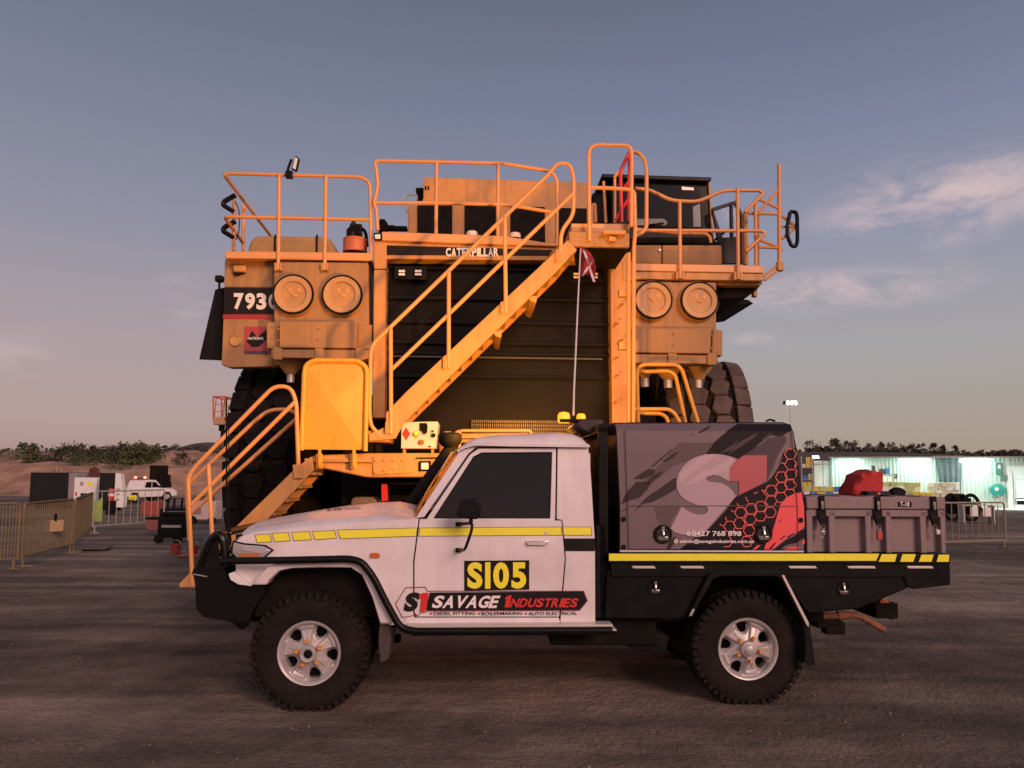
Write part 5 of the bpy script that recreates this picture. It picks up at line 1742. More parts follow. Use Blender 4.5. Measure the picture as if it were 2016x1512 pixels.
# right deck
front_d(z1, [(322, 650), (968, 662), (968, 700), (322, 688)], -.02, 3.0, 'deck', YRL, bevel=.01)
front_d(z1, [(275, 690), (968, 702), (966, 738), (275, 728)], .0, .4, 'deck_beam', YEL, bevel=.01)
front_d(z1, [(265, 640), (325, 642), (325, 735), (268, 735)], -.05, .3, 'deck_beam', YEL, bevel=.01)
UN = front_d(z1, [(690, 740), (965, 745), (930, 785), (880, 822), (735, 830)], .25, 2.4, 'deck_underside', 'dark')
front_d(z1, [(695, 742), (955, 746), (955, 760), (695, 758)], .1, .3, 'deck_beam', 'yellow_dull')
front_d(z1, [(735, 820), (890, 830), (920, 850), (790, 868), (735, 905)], 1.2, 2.6, 'deck_underside', 'black_matt')
MB().prism(tp(z1, [(918, 765), (935, 765), (935, 815), (918, 812)], .4), .4, .5).build('deck_bracket', YEL, TRK)
# right handrails
rail('handrail', z1, [(330, 280), (395, 285), (510, 340), (640, 346), (765, 290), (945, 290), (966, 304), (872, 398)], -.03, TRK, .10)
rail('handrail', z1, [(330, 488), (955, 490), (974, 504), (878, 592)], -.03, TRK, .08)
rail('handrail', z1, [(330, 480), (540, 500), (680, 502), (700, 520), (705, 548)], .55, TRK, .08, .022)
for x0, x1, y0, yb in ((550, 552, 345, 690), (836, 840, 280, 694)):
    rail('rail_post', z1, [(x0, y0), (x1, yb + 36)], -.05, TRK)
    bk = MB()
    for k in (-15, 15):
        bk.prism(tp(z1, [(x1 + k - 6, yb), (x1 + k + 6, yb), (x1 + k + 6, yb + 40), (x1 + k - 6, yb + 40)], -.07), -.08, 0)
    bk.prism(tp(z1, [(x1 - 22, yb + 10), (x1 + 22, yb + 10), (x1 + 22, yb + 34), (x1 - 22, yb + 34)], -.03), -.04, 0)
    bk.build('post_foot', YEL, TRK, bevel=.004)
front_d(z1, [(868, 398), (888, 394), (892, 655), (872, 655)], .3, .4, 'door_rail_post', YEL, bevel=.01)
rail('rail_post', z1, [(925, 350), (928, 665)], .1, TRK)
rail('rail_post', z1, [(940, 400), (938, 660)], .5, TRK, rad=.02)
# swing-out mirror frame at the far right
rail('mirror_frame', z1, [(1043, 160), (1044, 685)], .15, TRK, .05, .03)
for pts in ([(945, 335), (1058, 386), (1044, 400)], [(940, 400), (1036, 290)], [(890, 404), (1050, 406)], [(945, 535), (1060, 578), (1045, 590)], [(940, 570), (1050, 575)], [(1046, 680), (970, 735)], [(1044, 655), (965, 715)], [(880, 600), (968, 505)]):
    MB().tube(tpath(z1, pts, .15, .05), .022, 6).build('mirror_brace', YRL, TRK)
MB().obox(tpt(z1, 1046, 668, .15), (.09, .08, .13)).build('frame_clamp', YEL, TRK, bevel=.01)
MR = MB().tube(tpath(z1, [(1098, 396), (1126, 396), (1132, 420), (1134, 540), (1126, 568), (1105, 566), (1085, 520), (1083, 470), (1098, 398)], .1, .05), .028, 8).build('deck_mirror', 'black', TRK)
MB().tube(tpath(z1, [(1056, 415), (1128, 470), (1056, 530)], .14), .022, 6).tube(tpath(z1, [(1056, 470), (1128, 470)], .14), .018, 6).build('mirror_arm', YRL, MR)
# right intake box
box = MB().prism(tp(z1, [(300, 738), (733, 745), (732, 1148), (300, 1142)], .0), .0, 1.0).build('air_intake_box', 'yellow_dusty', TRK, bevel=.025)
MB().prism(tp(z1, [(325, 972), (708, 975), (700, 1100), (322, 1094)], -.14), -.15, .0).build('duct_cover', 'yellow_dusty', box, bevel=.012)
MB().prism(tp(z1, [(712, 978), (762, 985), (760, 1112), (705, 1104)], -.02), -.03, .9).build('duct_end', 'yellow_dusty', box, bevel=.012)
MB().prism(tp(z1, [(325, 1100), (738, 1108), (735, 1152), (322, 1146)], -.10), -.11, .8).build('duct_flange', 'yellow_dusty', box, bevel=.012)
bolt = MB()
for x, y in ((518, 1000), (516, 1057), (706, 1010), (704, 1075)):
    bolt.lathe([(.016, .01), (.016, -.012), (.008, -.018)], tpt(z1, x, y, -.15), (0, 1, 0), 8)
for x, y in ((513, 1125), (708, 1125)):
    bolt.obox(tpt(z1, x, y, -.12), (.12, .03, .17))
build_each(bolt, 'flange_bracket', 'yellow_dusty', box, bevel=.006)
air_cleaner(z1, 412, 840, .0, .83)
air_cleaner(z1, 640, 843, .0, .83)
for x0, x1, yt in ((330, 425, 1160), (425, 560, 1165), (575, 705, 1165)):
    x = (x0 + x1) / 2
    dust_bowl(z1, x0, x1, yt, yt + 66, yt + 105, x, .06, .3, TRK)
# hooped step rails low on the right
for pts, d in (([(343, 1440), (338, 1195), (345, 1165), (375, 1153), (535, 1155), (562, 1180), (640, 1440)], -.75), ([(355, 1190), (495, 1186), (528, 1205), (578, 1440)], -.5), ([(325, 1375), (495, 1375), (525, 1395), (550, 1440)], -.75), ([(330, 1395), (455, 1397), (482, 1412), (494, 1440)], -.5)):
    rail('step_rail', z1, pts, d, TRK, .14, m='beacon_lit_yellow')

# ---- wheels of the truck
def truck_tyre():
    t = MB()
    Rt, Wt = 1.78, 1.12
    prof = [(.72, .36), (.74, -.40), (.95, -.56), (1.2, -.61), (1.45, -.60), (1.60, -.55), (1.68, -.50), (1.715, -.40), (1.72, 0), (1.715, .40), (1.68, .50), (1.60, .55), (1.45, .60), (1.2, .61), (.95, .56), (.74, .40)]
    t.lathe(prof, (0, 0, 0), (1, 0, 0), 96, cap=False)
    return t
def tread_blocks():
    t = MB()
    Rt = 1.79
    n = 31
    for k in range(n):
        for row, (x, w, ph) in enumerate(((-.475, .22, 0), (-.165, .315, .5), (.165, .315, 0), (.475, .22, .5))):
            a = 2 * pi * (k + ph) / n
            half = 2 * pi / n * .472
            outer = row in (0, 3)
            sx = -1 if x < 0 else 1
            # six-cornered block following the crown of the tyre
            if outer:
                xi, xo = x - sx * w / 2, x + sx * w / 2
                prof = [(xi, -half), (xi + sx * .05, -half * 1.0), (xo, -half * .88), (xo, half * .88), (xi + sx * .05, half), (xi, half)]
            else:
                prof = [(x - w / 2 + .0, 0 - half * .45), (x - w / 2 + .07, -half), (x + w / 2 - .07, -half), (x + w / 2, half * .45), (x + w / 2 - .07, half), (x - w / 2 + .07, half)]
            vs = []
            for lvl in (1.66, Rt):
                for px_, aa in prof:
                    r = lvl - (.05 * (abs(px_) / .59) ** 3 if lvl > 1.7 else 0)
                    s = .985 if lvl > 1.7 else 1.0
                    vs.append((x + (px_ - x) * s, r * sin(a + aa * s), r * cos(a + aa * s)))
            m_ = len(prof)
            fs = [tuple(range(m_, 2 * m_))] + [(i, (i + 1) % m_, m_ + (i + 1) % m_, m_ + i) for i in range(m_)]
            t.add(vs, fs)
            if outer:      # shoulder face runs down onto the sidewall
                vs = []
                for (xx, r, f) in ((.585, 1.745, .88), (.60, 1.50, .70), (.50, 1.745, .88), (.56, 1.50, .70)):
                    for sg in (-1, 1):
                        vs.append((sx * xx, r * sin(a + sg * half * f), r * cos(a + sg * half * f)))
                t.add(vs, [(0, 1, 3, 2), (0, 2, 6, 4), (1, 5, 7, 3), (0, 4, 5, 1), (2, 3, 7, 6)])
    return t
def truck_wheel(x, d, yaw, m):
    w = empty('wheel', (x, d, 1.76), yaw, TRK)
    truck_tyre().build('tyre', 'rubber_groove' if yaw == 0 else mat('groove_brown', (.022, .017, .015), .9, spec=.1), w, angle=40)
    tread_blocks().build('tread', m, w, angle=25, bevel=.012)
    MB().lathe([(.73, -.36), (.70, -.2), (.62, .1), (.40, .12), (.38, -.05), (.001, -.06)], (0, 0, 0), (1, 0, 0), 40, cap=False).build('rim', 'yellow_dull', w)
    return w
lw = T.at(446, 900, .75)
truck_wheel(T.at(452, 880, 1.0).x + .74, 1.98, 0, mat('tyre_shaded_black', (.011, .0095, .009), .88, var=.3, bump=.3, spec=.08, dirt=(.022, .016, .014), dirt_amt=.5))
truck_wheel(3.28, 2.02, R(-9), 'rubber_dust')
MB().box(-2.6, 2.4, 1.6, 2.4, 1.0, 2.4).box(1.75, 3.2, 3.0, 3.6, .8, 4.2).box(-2.2, 2.2, .4, 7.5, 1.2, 2.6).build('truck_frame', 'dark', TRK)
rwm = copy_tree([c for c in TRK.children if c.name.startswith('wheel')][0], TRK)
rwm.location = (-2.6, 7.9, 1.76)
rwm = copy_tree([c for c in TRK.children if c.name.startswith('wheel')][0], TRK)
rwm.location = (2.6, 7.9, 1.76)
front_d(z2, [(1150, 820), (1600, 820), (1600, 870), (1150, 860)], -.6, -.2, 'axle_guard', 'dark')
MB().prism(tp(z2, [(1170, 860), (1205, 860), (1210, 962), (1172, 966)], -.55), -.58, -.5).build('tow_strap', 'red', TRK)
MB().prism(tp(z2, [(985, 955), (1010, 940), (1120, 940), (1150, 965), (1150, 1000), (985, 1000)], -.4), -.5, -.1).build('tow_eye', mat('grey_casting', (.16, .125, .11), .7, var=.2), TRK, bevel=.03)

# ---- orange drum with pump on the left deck
_q = frame_world(T, tpt(z7, 945, 676, .25))
DRM = empty('grease_drum', _q, T.yaw)
tag(DRM, 'orange drum with black pump and hoses standing on the left truck deck', 'drum')
s = 10.2 / FPX / 2.964
MB().lathe([(70 * s, 0), (72 * s, .02), (70 * s, .04), (70 * s, .16), (72 * s, .18), (70 * s, .195), (.001, .195)], (0, 0, 0), (0, 0, 1), 28, cap=False).build('drum_shell', mat('drum_orange', (.50, .14, .06), .5, var=.1), DRM, angle=30)
dz = lambda x, y: tpt(z7, x, y, .25) - tpt(z7, 945, 676, .25)
pm = MB().lathe([(30 * s, .19), (34 * s, .24), (34 * s, .32), (22 * s, .36), (14 * s, .38), (14 * s, .42)], (-20 * s, 0, 0), (0, 0, 1), 16)
pm.obox(dz(962, 545), (.12, .12, .16)).obox(dz(995, 640), (.06, .08, .20))
pm.build('drum_pump', 'black', DRM, bevel=.012)
hs_ = MB()
for pts in ([(925, 560), (930, 490), (938, 488), (952, 520), (960, 545)], [(965, 530), (1000, 535), (1015, 570), (1020, 640)], [(895, 620), (900, 560), (925, 545)], [(960, 545), (985, 530), (1005, 560), (1008, 650)]):
    hs_.tube(fillet([dz(*p) for p in pts], .08), .014, 6)
for k in islands(hs_):
    k.build('drum_hose', 'black_matt', DRM)
# ================================================================ background terrain
def hill_mesh(name, x0, x1, y0, y1, nx, ny, fn, m):
    rows = []
    for j in range(ny + 1):
        y = y0 + (y1 - y0) * j / ny
        rows.append([(x0 + (x1 - x0) * i / nx, y, fn(x0 + (x1 - x0) * i / nx, y)) for i in range(nx + 1)])
    return struct(MB().grid(rows).build(name, m, angle=60))
SOIL = mat('bank_soil', (.38, .235, .17), .95, var=.45, vscale=.35, bump=.8, bscale=3, dirt=(.10, .085, .045), dirt_amt=.8, dscale=.22)
SOIL.node_tree.nodes['Principled BSDF'].inputs['Specular IOR Level'].default_value = .1
def ss(a, b, x):
    t = max(0, min(1, (x - a) / (b - a)))
    return t * t * (3 - 2 * t)
def berm(x, y):
    n = mnoise.noise(Vector((x * .10, y * .10, 1.3))) * .9 + mnoise.noise(Vector((x * .35, y * .35, 4))) * .45 + mnoise.noise(Vector((x * .9, y * .9, 2))) * .22
    edge = 66 + 5 * mnoise.noise(Vector((x * .06, 0, 9)))
    h = ss(edge, edge + 9, y) * (2.7 + n) + ss(80, 110, y) * (1.7 + n) + ss(125, 180, y) * 1.6
    return h - .75
hill_mesh('earth_bank', -150, -8, 58, 190, 120, 90, berm, SOIL)
def ridge(x, y):
    n = mnoise.noise(Vector((x * .02, y * .02, 7))) * 1.2
    return ss(120, 190, y) * (8.0 + n) - .2
DARKSOIL = mat('ridge_scrub', (.055, .045, .036), .95, var=.5, vscale=.08, bump=.6, bscale=1.5)
hill_mesh('far_ridge', 20, 330, 110, 330, 90, 40, ridge, DARKSOIL)
def dome(x, y):
    r = sqrt(((x + 150) / 26) ** 2 + ((y - 380) / 60) ** 2)
    return 17.5 * max(0, 1 - r * r) ** .8 - .5 + 3 * mnoise.noise(Vector((x * .03, y * .03, 2))) * max(0, 1 - r)
hill_mesh('distant_hill', -215, -95, 310, 450, 40, 30, dome, DARKSOIL)

# ---- trees and shrubs: trunk, limbs and a crown of leaf clumps
LEAF = [mat('foliage_a', (.070, .085, .030), .8, var=.5, vscale=.9), mat('foliage_b', (.050, .062, .026), .8, var=.5, vscale=.9), mat('foliage_dark', (.046, .040, .030), .85, var=.4, vscale=.7)]
BARK = mat('bark', (.075, .055, .04), .9, var=.3)
def tree(name, base, h, w, label, group, seed, leaf=0, cat='tree', leafn=420, low=.12):
    rnd = random.Random(seed)
    root = empty(name, base)
    tag(root, label, cat, group)
    tr = MB()
    k = 3 if w / h > .8 else 1
    tips = []
    for i in range(k + 2):
        a = rnd.uniform(0, 2 * pi)
        s = rnd.uniform(.15, .42) * w
        tip = Vector((cos(a) * s, sin(a) * s, h * rnd.uniform(.45, .8)))
        tr.tube([Vector((cos(a) * .05, sin(a) * .05, -.3)), tip * .5 + Vector((0, 0, h * .08)), tip], h * .022, 5, r2=h * .008)
        tips.append(tip)
    tr.build('trunk', BARK, root)
    cr = MB()
    cl = []
    for i in range(15):
        t = rnd.choice(tips)
        a, r = rnd.uniform(0, 2 * pi), rnd.uniform(.0, .30) * w
        z = h * rnd.uniform(low, .92)
        wid = max(.3, 1 - abs(z / h - .5) * 1.1)
        cl.append((Vector((cos(a) * r * 1.35 * wid, sin(a) * r * 1.35 * wid, z)), rnd.uniform(.10, .24) * w * wid))
    for i in range(leafn):
        c, r = rnd.choice(cl)
        v = Vector((rnd.gauss(0, 1), rnd.gauss(0, 1), rnd.gauss(0, .8)))
        v = v.normalized() * r * rnd.random() ** .5
        p = c + v
        if p.z < .02:
            continue
        s = h * rnd.uniform(.035, .07)
        n = Vector((rnd.gauss(0, 1), rnd.gauss(0, 1), rnd.gauss(.4, 1))).normalized()
        u = n.orthogonal().normalized() * s
        q = n.cross(u).normalized() * s * rnd.uniform(.5, .9)
        cr.add([p - u, p + q, p + u, p - q], [(0, 1, 2, 3)])
    cr.build('crown', LEAF[leaf], root, smooth=False)
    return root
def on_hill(px, py, Y):
    return W(px, py, Y)
# shrubs on the left bank: (px, base row, top row, half width px, depth)
SH = [(62, 905, 866, 26, 84, 0, 'tallest lone bright green shrub standing up at the far left of the bank'),
      (20, 912, 888, 30, 90, 1, 'low dark shrub at the far left edge of the bank'),
      (105, 910, 882, 26, 88, 1, 'low dark shrub just right of the tallest lone shrub'),
      (148, 906, 875, 28, 88, 1, 'rounded dark shrub behind the dark trailer box'),
      (180, 908, 876, 24, 92, 2, 'dark rounded shrub behind the white service cabinet'),
      (212, 912, 874, 26, 84, 1, 'dense olive shrub behind the dark box with white side'),
      (240, 908, 873, 26, 88, 2, 'dark shrub above the wedge shaped white panel'),
      (268, 906, 866, 22, 84, 0, 'feathery green shrub, tallest of the clump above the white pickup'),
      (292, 906, 868, 22, 86, 0, 'feathery green shrub at the right end of the clump above the white pickup'),
      (155, 922, 896, 26, 76, 0, 'pale scrubby bush lower on the slope behind the white cabinet'),
      (232, 926, 905, 20, 74, 0, 'low scrub half way down the slope above the dark box'),
      (365, 912, 893, 18, 88, 2, 'small dark bush on the bare slope left of the stair rail'),
      (345, 884, 876, 18, 150, 2, 'tiny distant bush on the skyline near the far hill')]
for i, (px, yb, yt, hw, Y, lf, lab) in enumerate(SH):
    b_ = W(px, yb, Y)
    zb_ = berm(b_.x, Y) if Y < 190 else b_.z
    tz_ = W(px, yt, Y).z
    tree('shrub', (b_.x, Y, zb_ - .2), max(1.2, tz_ - zb_ + .2), 3.6 * hw * Y / FPX, lab, 'shrubs on the earth bank', 40 + i, lf, 'shrub', 900, .02)
# trees on the far right ridge
RT_ = [(1601, 868, 17, 'rounded tree on the ridge, leftmost beside the canopy edge'), (1645, 863, 16, 'tallest pointed tree on the right ridge above the first shed lamp'), (1664, 868, 13, 'broad tree just right of the tallest ridge tree'), (1680, 868, 14, 'dense tree beside the gap above the red bag'), (1712, 873, 15, 'low rounded tree on the ridge right of the red bag'), (1736, 869, 13, 'upright tree on the ridge above the shelving'),
       (1757, 871, 11, 'narrow forked tree on the ridge between two shed lamps'), (1777, 873, 10, 'small tree on the ridge above the middle shed lamp'), (1797, 870, 12, 'spiky thin topped tree on the ridge'), (1815, 872, 13, 'rounded tree on the ridge left of the shed curtain'), (1836, 872, 13, 'wide low tree on the ridge above the shed curtain'), (1856, 873, 11, 'small round tree near the right end of the ridge trees'), (1882, 876, 9, 'last small tree at the right end of the ridge row')]
for i, (px, yt, hw, lab) in enumerate(RT_):
    Y = 200 + (i * 37 % 23)
    t_ = W(px, yt, Y)
    zb_ = ridge(t_.x, Y)
    tree('ridge_tree', (t_.x, Y, zb_ - .3), t_.z - zb_ + .3, 2.9 * hw * Y / FPX, lab, 'dark trees along the right ridge', 90 + i, 2, 'tree', 620, .04)
# low scrub that reads as one mass along the skyline
rnd = random.Random(5)
mb = MB()
for k in range(2600):
    if k % 3:
        x, y = rnd.uniform(25, 310), rnd.uniform(190, 240)
        z = ridge(x, y)
        s = rnd.uniform(.5, 1.3)
    else:
        y = rnd.uniform(120, 185)
        x = rnd.uniform(-.72, -.38) * y
        z = berm(x, y)
        s = rnd.uniform(.4, 1.0)
    for q in range(3):
        p = Vector((x + rnd.gauss(0, .8), y + rnd.gauss(0, .8), z + rnd.uniform(0, 1.2) * s))
        n = Vector((rnd.gauss(0, 1), rnd.gauss(0, 1), rnd.gauss(0, 1))).normalized()
        u = n.orthogonal().normalized() * s * .7
        w_ = n.cross(u).normalized() * s * .5
        mb.add([p - u, p + w_, p + u, p - w_], [(0, 1, 2, 3)])
o = mb.build('scrub', LEAF[2], smooth=False)
tag(o, 'low dark scrub along the far skyline', 'scrub', kind='stuff')

# ================================================================ crowd barriers
BARY = mat('barrier_yellow', (.20, .16, .085), .7, var=.15, vscale=4, dirt=(.16, .12, .08), dirt_amt=.6, spec=.2)
BARG = mat('barrier_galvanised', (.50, .46, .38), .5, metal=.3, var=.15, vscale=4)
def barrier(a, b_, h, n, m, label, r=.010):
    a, b_ = Vector(a), Vector(b_)
    L_ = (b_ - a).length
    yaw = math.atan2(b_.y - a.y, b_.x - a.x)
    root = empty('crowd_barrier', a, yaw)
    tag(root, label, 'crowd barrier', 'crowd barriers round the yard')
    zb_ = .17
    fr = MB().tube(fillet([(0, 0, zb_), (0, 0, h), (L_, 0, h), (L_, 0, zb_)], .1), .021, 8)
    fr.tube([(0, 0, zb_ + .02), (L_, 0, zb_ + .02)], .018, 8)
    fr.build('frame', m, root)
    for k in range(n):
        x = L_ * (k + 1) / (n + 1)
        MB().tube([(x, 0, zb_ + .02), (x, 0, h - .01)], r, 6).build('bar', m, root)
    for x in (.06, L_ - .06):
        MB().tube([(x, 0, zb_ + .03), (x, 0, .0)], .021, 6).tube([(x, -.16, .02), (x, .16, .02)], .016, 6).build('foot', m, root)
    return root
def gp(px, Y):
    """ground point under pixel column px at depth Y"""
    p = W(px, 932, Y)
    return Vector((p.x, Y, 0))
barrier(gp(-150, 11.4), gp(44, 12.7), 1.12, 26, BARY, 'dusty yellow crowd barrier nearest the camera, cut off by the left photo edge')
barrier(gp(52, 12.9), gp(148, 15.2), 1.10, 26, BARY, 'dusty yellow crowd barrier second from the left edge, seen at a slant')
barrier(gp(152, 15.4), gp(184, 19.6), 1.10, 30, BARY, 'yellow crowd barrier seen almost end on, its bars merging into a solid sheet')
barrier(gp(188, 20.0), gp(326, 22.4), 1.12, 9, BARG, 'bare galvanised crowd barrier with widely spaced bars in front of the white pickup')
barrier(gp(1760, 16.6), gp(1974, 17.6), 1.08, 15, mat('barrier_tan', (.26, .22, .15), .6, var=.15, spec=.2), 'yellowish crowd barrier standing to the right behind the storage case')
# hung on the galvanised barrier
q = gp(196, 20.1)
vs = empty('safety_vest', (q.x, q.y - .06, .62), R(20))
tag(vs, 'lime green safety vest hung on the left end of the galvanised barrier', 'vest')
MB().grid([[(-.14 + .28 * k / 6, .02 * sin(k * 1.9 + j), .32 - .62 * j / 5 - (.05 if j == 0 and k in (2, 3, 4) else 0)) for k in range(7)] for j in range(6)]).build('vest_cloth', mat('lime_cloth', (.30, .42, .12), .8, var=.2), vs)
q = gp(265, 21.2)
sg = empty('barrier_sign', (q.x, q.y - .05, .92), R(20))
tag(sg, 'small yellow sign plate tied to the galvanised barrier', 'sign')
MB().box(-.10, .10, -.008, .008, -.06, .07).build('sign_plate', 'refl_yellow', sg, bevel=.01)
MB().box(-.06, .06, -.011, -.008, -.02, -.008).build('sign_marking', 'black_matt', sg)
q = gp(117, 14.2)
sg = empty('barrier_sign', (q.x, q.y - .05, .62), R(60))
tag(sg, 'pale tan sign board tied low on the second yellow barrier', 'sign')
MB().box(-.16, .16, -.01, .01, -.10, .12).build('sign_plate', mat('sign_tan', (.50, .35, .18), .6), sg, bevel=.01)
MB().box(-.02, .02, -.02, .0, .10, .24).build('sign_tie', 'black_matt', sg)

# ================================================================ parked plant at the far left
def boxthing(name, px0, px1, ytop, Y, depth, label, cat, m, yaw=0.0, zlift=0.0, group=None):
    a, b_, t_ = W(px0, 932, Y), W(px1, 932, Y), W(px0, ytop, Y)
    g = GZ(a.x, Y)
    root = empty(name, (a.x, Y, g), yaw)
    tag(root, label, cat, group)
    w = (b_.x - a.x)
    return root, w, t_.z - g
DKG = mat('dark_green_panel', (.012, .014, .0135), .6, var=.2, vscale=1, spec=.2)
r_, w, h = boxthing('service_trailer', 60, 147, 930, 40, 1, 'long dark trailer box, leftmost of the parked equipment below the bank', 'trailer', DKG)
MB().box(0, w * .84, 0, 2.0, .35, h).build('trailer_body', DKG, r_, bevel=.03)
MB().prism([(w * .84 + .004, .4), (w + .25, .5), (w + .05, h - .05), (w * .84 + .004, h - .02)], .1, 1.9).build('trailer_end', mat('grey_end_panel', (.26, .23, .22), .6), r_, bevel=.02)
MB().box(.2, w * .8, .2, 1.8, 0, .35).build('trailer_base', 'dark', r_)
it = MB()
for x, hh_ in ((.4, .16), (.75, .24), (1.05, .30), (1.3, .2)):
    it.lathe([(.06, 0), (.06, hh_), (.03, hh_ + .04)], (x, .6, h), (0, 0, 1), 8)
for k in islands(it):
    k.build('roof_fitting', mat('roof_fittings', (.30, .18, .12), .7, var=.3), r_)
r_, w, h = boxthing('service_cabinet', 148, 191, 940, 37, 1, 'white service cabinet with notices, yellow sticker and dark slot', 'cabinet', 'white_plain')
MB().box(-.02, w, 0, .35, .35, h).build('cabinet_body', 'white_plain', r_, bevel=.02)
for x0, x1, z0_, z1_, mm_ in ((.25, .40, .68, .84, 'steel'), (.62, .80, .66, .84, 'refl_yellow'), (.30, .72, .28, .38, 'black_matt'), (.06, .14, .28, .42, 'red'), (.82, .92, .30, .42, 'steel'), (.35, .6, .16, .22, 'steel')):
    zz = .35 + (h - .35)
    MB().box(w * x0, w * x1, -.012, 0, .35 + (h - .35) * z0_, .35 + (h - .35) * z1_).build('notice', mm_, r_)
MB().lathe([(.26, -.1), (.30, 0), (.26, .1), (.2, .1)], (w * .72, .3, h + .24), (.3, 1, 0), 16).tube([(w * .4, .3, h), (w * .55, .3, h + .35), (w * .9, .3, h + .1)], .03, 6).build('hose_reel', mat('reel_dark_red', (.10, .025, .02), .6, var=.3), r_)
MB().box(0, w, .05, .95, 0, .33).build('cabinet_base', 'dark', r_)
r_, w, h = boxthing('equipment_box', 196, 246, 931, 36, 1.5, 'dark equipment box with a wedge shaped white panel on its right end', 'equipment box', DKG)
MB().box(0, w * .62, 0, .5, .3, h).build('box_body', DKG, r_, bevel=.03)
MB().prism([(w * .63, .15), (w * .98, .15), (w * 1.0, .55), (w * .82, h - .05), (w * .63, h)], -.02, .35).build('white_end_panel', 'white_plain', r_, bevel=.02)
for z in (.5, .75, 1.0):
    MB().box(w * .70, w * .84, -.035, -.022, z, z + .07).build('notice', 'steel', r_)
MB().box(0, w * .7, .05, .5, .0, .3).build('box_base', 'dark', r_)
q = gp(221, 30)
FE = empty('fire_extinguisher', (q.x, q.y, 0.55 + GZ(q.x, q.y)), 0)
tag(FE, 'red fire extinguisher standing in front of the dark equipment box', 'fire extinguisher')
MB().lathe([(.10, 0), (.11, .03), (.11, .40), (.07, .48), (.03, .50)], (0, 0, 0), (0, 0, 1), 16).build('cylinder_body', 'red', FE)
MB().lathe([(.112, .18), (.112, .28)], (0, 0, 0), (0, 0, 1), 16, cap=False).build('white_label', 'white_plain', FE)
MB().box(-.03, .08, -.02, .02, .5, .57).build('valve', 'black', FE)
MB().box(-.14, .14, -.1, .14, -.55, -.0).build('stand_box', 'dark', FE)
# white dual cab pickup with red beacons
q = W(240, 932, 52)
PK = empty('white_pickup', (q.x, 52.4, GZ(q.x, 52)), R(66))
tag(PK, 'distant white dual cab pickup with two lit red beacons on its roof, seen from behind', 'pickup truck')
PW = mat('pickup_white', (.74, .72, .70), .35, coat=.4)
# local x forward (to the right and away), y across to the left side
def pkprof(pts, y0, y1, nm, m, bevel=.04):
    return MB().prism(pts, y0, y1).build(nm, m, PK, bevel=bevel)
pkprof([(0, .45), (.05, .98), (1.55, 1.0), (1.6, .98), (3.0, 1.0), (3.15, 1.04), (4.2, .98), (4.55, .8), (4.6, .45), (4.1, .4), (3.95, .72), (3.4, .72), (3.25, .4), (1.3, .4), (1.15, .72), (.62, .72), (.5, .42)], 0, 1.75, 'body', PW)
pkprof([(1.5, 1.0), (1.72, 1.58), (2.1, 1.66), (2.75, 1.62), (3.35, 1.05), (3.3, .98), (1.5, .98)], .12, 1.63, 'cabin', PW, .06)
pkprof([(1.80, 1.08), (1.9, 1.48), (2.35, 1.5), (2.35, 1.08)], .095, .13, 'side_window', 'glass', .01)
pkprof([(2.42, 1.08), (2.42, 1.5), (2.72, 1.48), (3.1, 1.1)], .095, .13, 'side_window', 'glass', .01)
MB().grid([[(1.54, .3, 1.1), (1.54, 1.45, 1.1)], [(1.69, .35, 1.5), (1.69, 1.4, 1.5)]]).build('rear_window', 'glass', PK)
MB().box(-.03, .0, .08, 1.67, .5, .92).build('tailgate', PW, PK, bevel=.03)
MB().box(-.10, .06, .1, 1.65, .34, .46).build('rear_bumper', 'black', PK, bevel=.02)
MB().box(-.12, -.1, .6, 1.1, .38, .46).build('number_plate', 'refl_yellow', PK)
TLL = mat('tail_lamp', (.35, .02, .02), .2, coat=.6)
for y in (-.01, 1.6):
    MB().box(-.04, .22, y, y + .16, .66, .95).build('tail_lamp', TLL, PK, bevel=.02)
for x in (.88, 3.68):
    for y in (.08, 1.67):
        w_ = empty('wheel', (x, y, .38), 0, PK)
        MB().lathe([(.22, -.12), (.36, -.11), (.38, -.06), (.38, .06), (.36, .11), (.22, .12)], (0, 0, 0), (0, 1, 0), 24).build('tyre', 'rubber_clean', w_)
        MB().lathe([(.23, -.10), (.21, -.125), (.05, -.13)], (0, 0, 0), (0, 1, 0), 16).build('rim', 'alloy', w_)
RB = mat('red_beacon_lit', (.8, .05, .04), .3, emit=(1.0, .06, .04), estr=14)
lb = MB().box(1.95, 2.10, .2, 1.55, 1.68, 1.74).build('light_bar', 'black', PK)
for y in (.38, 1.37):
    MB().lathe([(.09, 0), (.10, .06), (.08, .14), (.001, .16)], (2.0, y, 1.74), (0, 0, 1), 14, cap=False).build('beacon_lamp', RB, lb)
for x in (2.5, 2.8):
    MB().box(x, x + .16, .045, .06 + .02, .72, .86).build('door_badge', 'black_matt', PK)
MB().box(3.0, 3.12, -.12, .08, 1.08, 1.22).build('door_mirror', 'black', PK, bevel=.02)
# dark plant with a box on the slope behind it
r_, w, h = boxthing('water_cart', 294, 320, 916, 62, 2, 'dark boxy plant parked at the foot of the bank behind the white pickup', 'machine', DKG)
MB().box(0, w * .6, 0, 2, 1.4, h).box(-.3, w * .9, 0, 2, .9, 1.4).build('plant_body', 'dark', r_, bevel=.05)
MB().box(w * .62, w * .9, .2, 1.8, 1.4, 2.0).build('plant_cab', 'dark', r_, bevel=.05)
for x in (0, w * .7):
    MB().lathe([(.5, -.2), (.5, .2)], (x, .2, .5), (0, 1, 0), 16).build('wheel', 'rubber_clean', r_)
